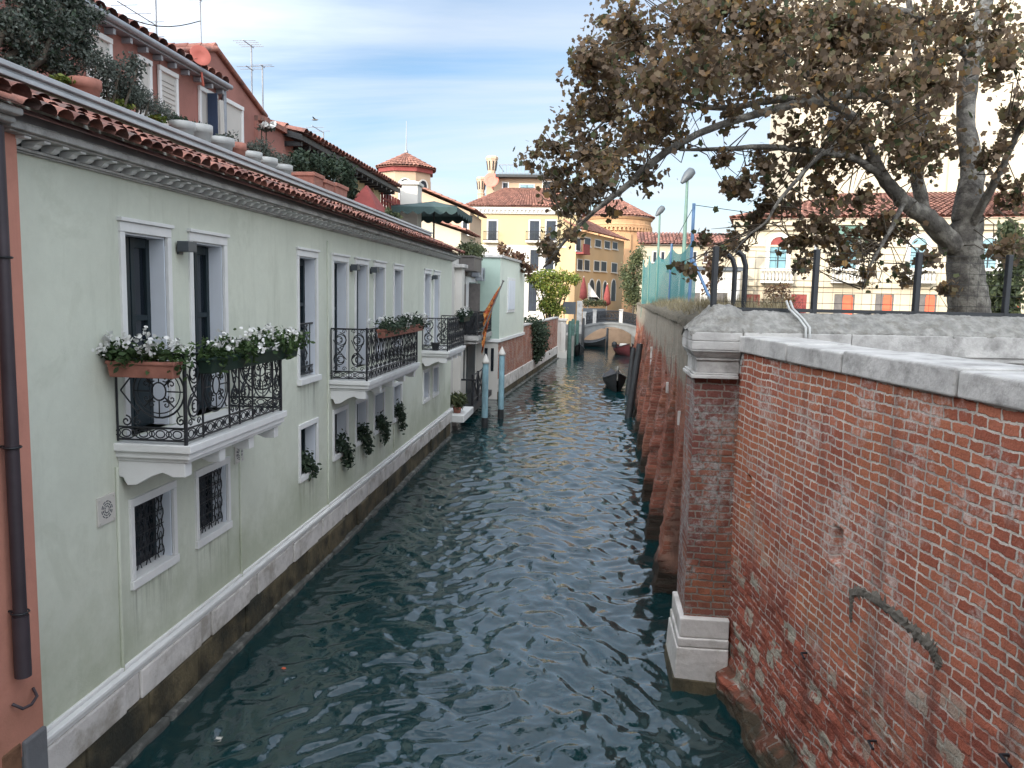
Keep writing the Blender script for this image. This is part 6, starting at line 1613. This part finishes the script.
s = MB(); s.box(a[0] - .2, b[0], YX, YX + 5, 3.9, a[2] - .2); s.build("wall", M["offwhite"], an)
s = MB(); s.box(a[0] - .4, b[0] + .1, YX - .2, YX + 5, a[2] - .198, a[2]); s.build("roof_edge", M["lampgrey"], an)
for (p0, p1) in ((686, 700), (714.5, 727.5)):
    q, r = aty(p0, 314, YX), aty(p1, 293, YX); fwin(an, (0, YX), UX, NY, q[0], r[0], q[2], r[2], pane="shutterbrown", frame="offwhite", fw=.1, mull=False)
YK = 68.0
ch = thing("church", (30, YK + 10, 4), "tall plain cream church nave rising behind the palace roof", "church")
a = aty(769, 150, YK + 9)
s = MB(); s.box(a[0], a[0] + 19.2, YK, YK + 9, 3.9, 38); s.build("wall", M["cream"], ch)
s = MB(); s.box(a[0] - .35, a[0] + 19.5, YK - .35, YK - .003, 24.5, 25.1)
for k in range(4): s.box(a[0] + k * 6.1, a[0] + k * 6.1 + .9, YK - .22, YK - .004, 4, 24.49)
s.build("pilaster", M["cream"], ch, bevel=.03)
for k in range(2):
    fwin(ch, (0, YK), UX, NY, a[0] + 2.6 + k * 6.1, a[0] + 4.4 + k * 6.1, 17.0, 20.0, arch=True, frame="cream", fw=.3, proud=.15)
s = MB(); tiles(s, (a[0] - .4, YK, 38), (a[0] + 19.6, YK, 38), (a[0] + 19.6, YK + 9, 41), (a[0] - .4, YK + 9, 41), .6, .9, seg=3); s.build("roof", M["farTile"], ch)
# shrubs and a tree in the garden
vc = []
for (px, py, rx, rz) in ((770, 292, 8, 9), (782, 290, 10, 9), (776, 303, 10, 8), (789, 300, 7, 9), (765, 304, 5, 7)):
    c = aty(px, py, 41.6); k = 41.6 / 790; vc.append((c, (rx * k, .4, rz * k)))
plant("climbing_shrub", vc, 650, .16, M["leaf_brown"], "half bare russet shrub climbing below the palace's first balcony", "shrub", root=(vc[2][0][0], 41.6, 4.0), stem_r=.04)
small_tree(1012, 205, 330, 60, 24, M["leaf_olive"], "green tree at the right edge behind the fence", 4200, .17, zb=4.0, tr=.1)
small_tree(712, 235, 312, 26, 38.5, M["leaf_brown"], "slender half bare tree in front of the low white annex", 300, .2, zb=4.0, tr=.05)
# ------------------------------------------------------------------ the plane tree
pt_ = thing("plane_tree", aty(968, 312, 14.6) * [1, 1, 0] + [0, 0, 4.0], "big plane tree with a mottled trunk and dry brown leaves reaching over the canal", "tree")
def tpx(px, py, y): return aty(px, py, y)
s = MB()
def limb(pts, radii, n=10):
    """smooth a limb through its points and give it small bends"""
    P = np.array(pts, float); R = np.array(radii, float); k = len(P); out = []; rr = []
    for i in range(k - 1):
        p0, p1, p2, p3 = P[max(i - 1, 0)], P[i], P[i + 1], P[min(i + 2, k - 1)]
        for f in np.linspace(0, 1, 6, endpoint=False):
            out.append(.5 * ((2 * p1) + (-p0 + p2) * f + (2 * p0 - 5 * p1 + 4 * p2 - p3) * f ** 2 + (-p0 + 3 * p1 - 3 * p2 + p3) * f ** 3)); rr.append(R[i] * (1 - f) + R[i + 1] * f)
    out.append(P[-1]); rr.append(R[-1])
    out = np.array(out); out[1:-1] += rng.normal(size=(len(out) - 2, 3)) * np.minimum(np.array(rr)[1:-1, None] * .12, .012)
    s.tube(out, np.array(rr), n); return out
Lm = []
base = tpx(968, 330, 14.6)
Lm.append(limb([(base[0] + .02, 14.6, 3.9), tpx(969, 318, 14.6), tpx(966, 280, 14.6), tpx(964, 250, 14.6), tpx(965, 222, 14.6)], [.44, .345, .305, .29, .28], 16))
Lm.append(limb([tpx(966, 232, 14.6), tpx(968, 205, 14.6), tpx(972, 172, 14.7), tpx(966, 120, 14.9), tpx(972, 60, 15.2), tpx(985, 5, 15.5), tpx(995, -60, 15.8)], [.27, .235, .19, .15, .17, .13, .08], 12))
Lm.append(limb([tpx(955, 246, 14.5), tpx(932, 222, 14.3), tpx(905, 203, 14.0), tpx(884, 178, 13.8), tpx(866, 142, 13.6), tpx(857, 120, 13.4), tpx(820, 102, 13.2), tpx(764, 112, 12.9), tpx(696, 135, 12.7), tpx(652, 162, 12.6), tpx(625, 187, 12.6), tpx(590, 215, 12.7), tpx(560, 247, 12.8), tpx(543, 268, 12.9)], [.18, .155, .13, .105, .09, .078, .07, .062, .055, .06, .05, .035, .025, .012], 10))
Lm.append(limb([tpx(916, 140, 14.3), tpx(905, 112, 14.2), tpx(872, 94, 14.0), tpx(820, 98, 13.9), tpx(776, 100, 13.7), tpx(720, 108, 13.8), tpx(670, 100, 14.0), tpx(620, 110, 14.2), tpx(575, 150, 14.4)], [.09, .09, .08, .072, .06, .045, .035, .025, .012], 8))
Lm.append(limb([tpx(884, 178, 13.8), tpx(850, 157, 13.5), tpx(800, 150, 13.2), tpx(764, 147, 13.0), tpx(720, 149, 12.9), tpx(680, 150, 12.8)], [.07, .06, .05, .042, .034, .02], 8))
Lm.append(limb([tpx(950, 250, 14.5), tpx(925, 215, 14.6), tpx(916, 160, 14.5), tpx(920, 100, 14.6), tpx(915, 40, 14.8), tpx(905, -20, 15.0)], [.14, .12, .10, .08, .06, .04], 8))
Lm.append(limb([tpx(860, 125, 13.4), tpx(815, 160, 12.8), tpx(797, 180, 12.6), tpx(778, 202, 12.4), tpx(766, 222, 12.4), tpx(749, 235, 12.4), tpx(733, 253, 12.4)], [.045, .036, .03, .026, .02, .014, .008], 7))
Lm.append(limb([tpx(975, 60, 15.2), tpx(950, 40, 14.8), tpx(910, 15, 14.4), tpx(870, 5, 14.0), tpx(800, -10, 13.8)], [.1, .08, .07, .05, .03], 7))
Lm.append(limb([tpx(830, 100, 13.5), tpx(790, 60, 13.3), tpx(740, 40, 13.2), tpx(690, 30, 13.3), tpx(640, 30, 13.4)], [.07, .06, .05, .035, .015], 7))
Lm.append(limb([tpx(966, 240, 14.6), tpx(990, 190, 14.0), tpx(1010, 150, 13.6), tpx(1030, 100, 13.2)], [.09, .07, .05, .03], 7))
Lm.append(limb([tpx(905, 200, 14.0), tpx(890, 230, 13.4), tpx(872, 262, 13.2), tpx(862, 290, 13.2)], [.05, .04, .025, .012], 6))
s.build("trunk", M["bark"], pt_)
CL = [(640, 35, 30, 30), (690, 25, 42, 36), (740, 35, 40, 38), (608, 82, 26, 28), (655, 85, 38, 32), (706, 78, 40, 32), (756, 66, 40, 36), (800, 40, 42, 42), (850, 36, 44, 42), (902, 36, 44, 40), (950, 26, 36, 34),
      (818, 84, 36, 24), (868, 80, 36, 22), (586, 118, 22, 22), (622, 128, 30, 24), (664, 122, 28, 20), (700, 112, 24, 16), (552, 150, 14, 14), (592, 160, 24, 19), (624, 156, 20, 15), (566, 184, 16, 13), (588, 196, 14, 10), (604, 182, 14, 10),
      (562, 214, 13, 14), (576, 140, 16, 16), (600, 110, 20, 20), (578, 205, 12, 12), (612, 200, 9, 8), (560, 168, 14, 12), (600, 60, 14, 18), (548, 238, 9, 12), (574, 234, 8, 8), (553, 256, 8, 8), (541, 148, 6, 6), (628, 8, 10, 16), (585, 62, 8, 8), (925, 95, 28, 28), (940, 150, 24, 24), (900, 130, 24, 20), (860, 130, 26, 20), (820, 130, 24, 16), (1004, 60, 20, 26), (1000, 120, 20, 18), (1012, 20, 16, 20), (905, 165, 22, 18),
      (733, 166, 9, 8), (722, 192, 12, 8), (742, 188, 16, 10), (770, 172, 20, 14), (803, 168, 22, 16), (838, 172, 22, 16), (758, 214, 15, 8), (784, 200, 16, 12), (736, 244, 13, 10), (722, 256, 9, 8), (716, 275, 6, 6), (752, 236, 9, 8), (690, 272, 8, 6),
      (814, 242, 15, 16), (838, 256, 17, 13), (806, 262, 12, 8), (846, 228, 16, 12), (868, 244, 14, 14), (866, 275, 10, 9), (884, 222, 14, 12), (902, 238, 10, 12), (880, 200, 20, 14), (848, 202, 16, 12), (822, 214, 12, 9), (1000, 195, 18, 16), (1008, 240, 14, 14), (985, 160, 14, 14), (940, 285, 8, 7), (926, 262, 9, 9), (790, 236, 8, 7), (700, 238, 5, 5), (660, 150, 16, 8), (640, 178, 10, 6), (900, 275, 7, 8)]
cl = []
allL = np.vstack(Lm)
tw_ = MB()
for (px, py, rx, rz) in CL:
    big_ = min(rx, rz) > 18
    if not big_: rx, rz = rx * 1.28, rz * 1.28
    for rep in range(3 if big_ else 2):
        y = 13.2 + rng.normal() * (1.3 if big_ else .35) + (px - 700) / 700 * .9; sp = .32 if big_ else .5
        k = y / 790; c = tpx(px + rng.normal() * rx * sp, py + rng.normal() * rz * sp, y)
        r = np.array([rx * k, max(.3, rx * k * (1.0 if big_ else .7)), rz * k]) * (1.12 if big_ else 1.0); cl.append((c, r))
        dist = np.linalg.norm(allL - c, axis=1); nearL = np.argsort(dist)[:14]
        for q in range(2):
            a = allL[nearL[rng.integers(14)]]
            e = c + rng.normal(size=3) * r * .55; ln_ = np.linalg.norm(e - a); a = e + (a - e) * min(1, 1.1 / ln_); mid = (a + e) / 2 + rng.normal(size=3) * .10 + [0, 0, .05]
            tw_.tube([a, mid, e], [.011, .008, .003], 4)
tw_.build("twigs", M["bark2"], pt_)
pts = clump_pts(cl, 50000, .06)
pts = pts[(vnoise(pts, 2.3, 123, 2) > .36) & (vnoise(pts, 4.5, 125, 2) > .40)]
V, F = leaves(pts, .098, "lobed", jitter=.6, curl=.45); np_part("crown", V, F, M["leaf_plane"], pt_)
sel = pts[rng.random(len(pts)) < .05]; V, F = leaves(sel + rng.normal(size=sel.shape) * .1, .12, "lobed"); np_part("green_leaves", V, F, M["leaf_olive"], pt_)
# ------------------------------------------------------------------ water
xs = np.arange(-5.3, 5.2, .047); yl_ = [-8.0]
while yl_[-1] < 110: yl_.append(yl_[-1] + (.2 if yl_[-1] < 5 else max(.036, .0042 * yl_[-1])))
ysw = np.array(yl_); A, B = np.meshgrid(xs, ysw, indexing="ij"); A = A.ravel(); B = B.ravel()
r2 = np.random.default_rng(3); zw = np.zeros(len(A))
wx = A + .09 * np.sin(B * 5.7 + A * 4.1) + .30 * np.sin(B * 1.1 + 1) + .2 * np.sin(B * .63 + A * 1.3); wy = B + .08 * np.sin(A * 6.3 - B * 3.1) + .30 * np.sin(A * 1.4) + .22 * np.sin(A * 2.3 + B * .5)
for q in range(72):
    lam = .135 * (1.0275 ** q); lam = max(.12, lam * (1 + .12 * r2.normal()))
    an = r2.normal() * .9 + PI / 2 if q % 2 else r2.random() * 6.28; kx, ky = math.cos(an) * 2 * PI / lam, math.sin(an) * 2 * PI / lam
    ph = kx * wx + ky * wy + r2.random() * 6.28; fade = np.clip((lam / np.maximum(.036, .0042 * np.abs(B)) - 2) / 2.5, 0, 1) * (1 if lam < .5 else np.clip(.5 + B * .02, .5, 1.0))
    zw += fade * lam * .0060 * (np.sin(ph) + .35 * np.cos(2 * ph))
gust = .55 + .75 * vnoise(np.stack([A * 1.2, B * .5, A * 0], 1), .35, 8, 3)
zw *= gust * np.clip((A + 5.0) / 1.2, .45, 1)
m, nt, b = _new("canal_water"); g = N(nt)
p = g.pos()
g.put(b.inputs["Base Color"], g.mix(g.ramp(g.noise(p, .35, 3), .3, .7), (.0015, .020, .023), (.0025, .028, .031)))
b.inputs["Roughness"].default_value = .03; b.inputs["IOR"].default_value = 1.62; b.inputs["Specular IOR Level"].default_value = .85
h1 = g("TexNoise", {"Vector": p, "Scale": 7.5, "Detail": 4, "Roughness": .55, "Distortion": .6}).outputs["Fac"]
bn = g("Bump", {"Height": h1, "Strength": .3, "Distance": .02}); nt.links.new(bn.outputs[0], b.inputs["Normal"])
me = np_mesh("water", np.stack([A, B, zw], 1), grid(len(xs) - 1, len(ysw) - 1)[:, ::1], m, smooth=True)
o = bpy.data.objects.new("water", me); COL.objects.link(o); tag(o, kind="structure")
s = MB(); s.quad((-400, -60, -.35), (400, -60, -.35), (400, 900, -.35), (-400, 900, -.35)); s.solo("lagoon_bed", mat("dark_water_bed", (.01, .03, .03), .4), kind="structure")
s = MB(); c = atz(217, 740, .03); s.add([c + [-.03, 0, 0], c + [.0, -.02, .02], c + [.05, .0, .01], c + [.06, .03, .03], c + [.02, .05, .01], c + [-.02, .03, .02]], [[0, 1, 5], [1, 2, 3, 4, 5]]); s.add([c + [0, 0, -.02], c + [.04, .01, -.02], c + [.03, .04, -.02]], [[0, 1, 2]])
s.solo("litter", M["offwhite"], "scrap of white paper floating near the bottom of the photo", "litter")
c = atz(284, 668, .03); V, F = leaves(np.array([c]), .09, "lobed", flat=4); me = np_mesh("fallen_leaf", V, F, M["redshutter"], c); o = bpy.data.objects.new("fallen_leaf", me); COL.objects.link(o); o.location = c
tag(o, "single orange leaf floating on the canal near the green house", "leaf")
# bird
c = aty(315, 120, 80); s = MB(); s.tube([c + [-.35, 0, 0], c + [-.1, 0, .03], c + [.15, 0, .03], c + [.35, 0, .02]], [.03, .1, .09, .02], 7); s.add([c + [-.1, -.1, .05], c + [.15, -.1, .05], c + [.0, -.55, .22], c + [-.1, -.55, .2]], [[0, 1, 2, 3]]); s.add([c + [-.1, .1, .05], c + [.15, .1, .05], c + [.0, .55, .2], c + [-.1, .55, .2]], [[0, 1, 2, 3]])
s.solo("bird", M["shutterbrown"], "small dark bird flying above the loggia roof", "bird")
# ------------------------------------------------------------------ unseen house row added behind the viewer to keep the near canal in shade
s = MB(); s.box(-46, 12, -24, -14, 0, 22.5); 
bh_ = thing("shade_house_row", (-17, -19, 0), "unseen house row added behind the viewer to shade the near canal", "house"); s.build("wall", M["pinkish"], bh_)
s = MB(); tiles(s, (-46.5, -13.5, 22.5), (12.5, -13.5, 22.5), (12.5, -19, 24.6), (-46.5, -19, 24.6), .9, 1.2, seg=3); s.build("roof", M["tile"], bh_)
s = MB()
for r_ in range(5):
    for q in range(14): s.box(-44 + q * 4, -42.8 + q * 4, -13.99, -13.9, 2 + r_ * 4, 4.2 + r_ * 4)
s.build("shutter", M["darkgreen"], bh_)
# ------------------------------------------------------------------ light and sky
EL, AZ = math.radians(17.5), math.atan2(-.49, -.87)      # direction to the sun, AZ measured from +Y towards +X
sd = Vector((math.sin(AZ) * math.cos(EL), math.cos(AZ) * math.cos(EL), math.sin(EL)))
L = bpy.data.lights.new("sun", "SUN"); L.energy = 2.0; L.angle = math.radians(.53); L.color = (1.0, .90, .76)
lo_ = bpy.data.objects.new("sun", L); COL.objects.link(lo_); lo_.rotation_euler = sd.to_track_quat("Z", "Y").to_euler(); lo_.location = (-30, -60, 60)
w = bpy.data.worlds.new("World"); sc.world = w; w.use_nodes = True; nt = w.node_tree
for q in list(nt.nodes): nt.nodes.remove(q)
g = N(nt); out = nt.nodes.new("ShaderNodeOutputWorld"); bg = nt.nodes.new("ShaderNodeBackground"); nt.links.new(bg.outputs[0], out.inputs[0])
sky = nt.nodes.new("ShaderNodeTexSky"); sky.sky_type = "NISHITA"; sky.sun_disc = False; sky.sun_elevation = EL; sky.sun_rotation = AZ
sky.air_density = 1.0; sky.dust_density = 1.2; sky.ozone_density = 2.2
tc = nt.nodes.new("ShaderNodeTexCoord"); v = tc.outputs["Generated"]; sx = g("SeparateXYZ", {0: v})
zc_ = g.math("ADD", g.math("MAXIMUM", sx.outputs[2], 0.0), .10)
uv = g("CombineXYZ", {0: g.math("DIVIDE", sx.outputs[0], zc_), 1: g.math("DIVIDE", sx.outputs[1], zc_), 2: 0.0}).outputs[0]
uv2 = g("VectorMath", {0: uv, 1: (.45, 1.6, 1)}, operation="MULTIPLY").outputs[0]
n1 = g.noise(uv2, .55, 8, .58, .35); n2 = g.noise(uv, .33, 3, .5)
cl_ = g.ramp(g.math("ADD", n1, g.math("MULTIPLY", n2, .45)), .60, .84, 0.0, .85)
hz = g.ramp(sx.outputs[2], .0, .20, .34, 0)
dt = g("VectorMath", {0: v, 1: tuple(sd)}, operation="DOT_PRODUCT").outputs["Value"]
veil = g.ramp(dt, -.15, .75, 0.0, .8)      # bright cloud added on the unseen sun side to fill the shade
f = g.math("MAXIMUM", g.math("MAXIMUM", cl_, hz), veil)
# cloud brightness boosted towards the sun to light the shaded canal
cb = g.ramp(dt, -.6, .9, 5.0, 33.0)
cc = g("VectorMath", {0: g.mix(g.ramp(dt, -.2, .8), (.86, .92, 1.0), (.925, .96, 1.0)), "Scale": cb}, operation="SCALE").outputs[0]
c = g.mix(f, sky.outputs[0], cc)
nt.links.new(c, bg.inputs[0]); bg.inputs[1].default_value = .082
sc.view_settings.view_transform = "Standard"; sc.view_settings.look = "None"; sc.view_settings.exposure = 1.38; sc.view_settings.gamma = 1.0
sc.view_settings.use_curve_mapping = False
sc.cycles.max_bounces = 8; sc.cycles.transparent_max_bounces = 12
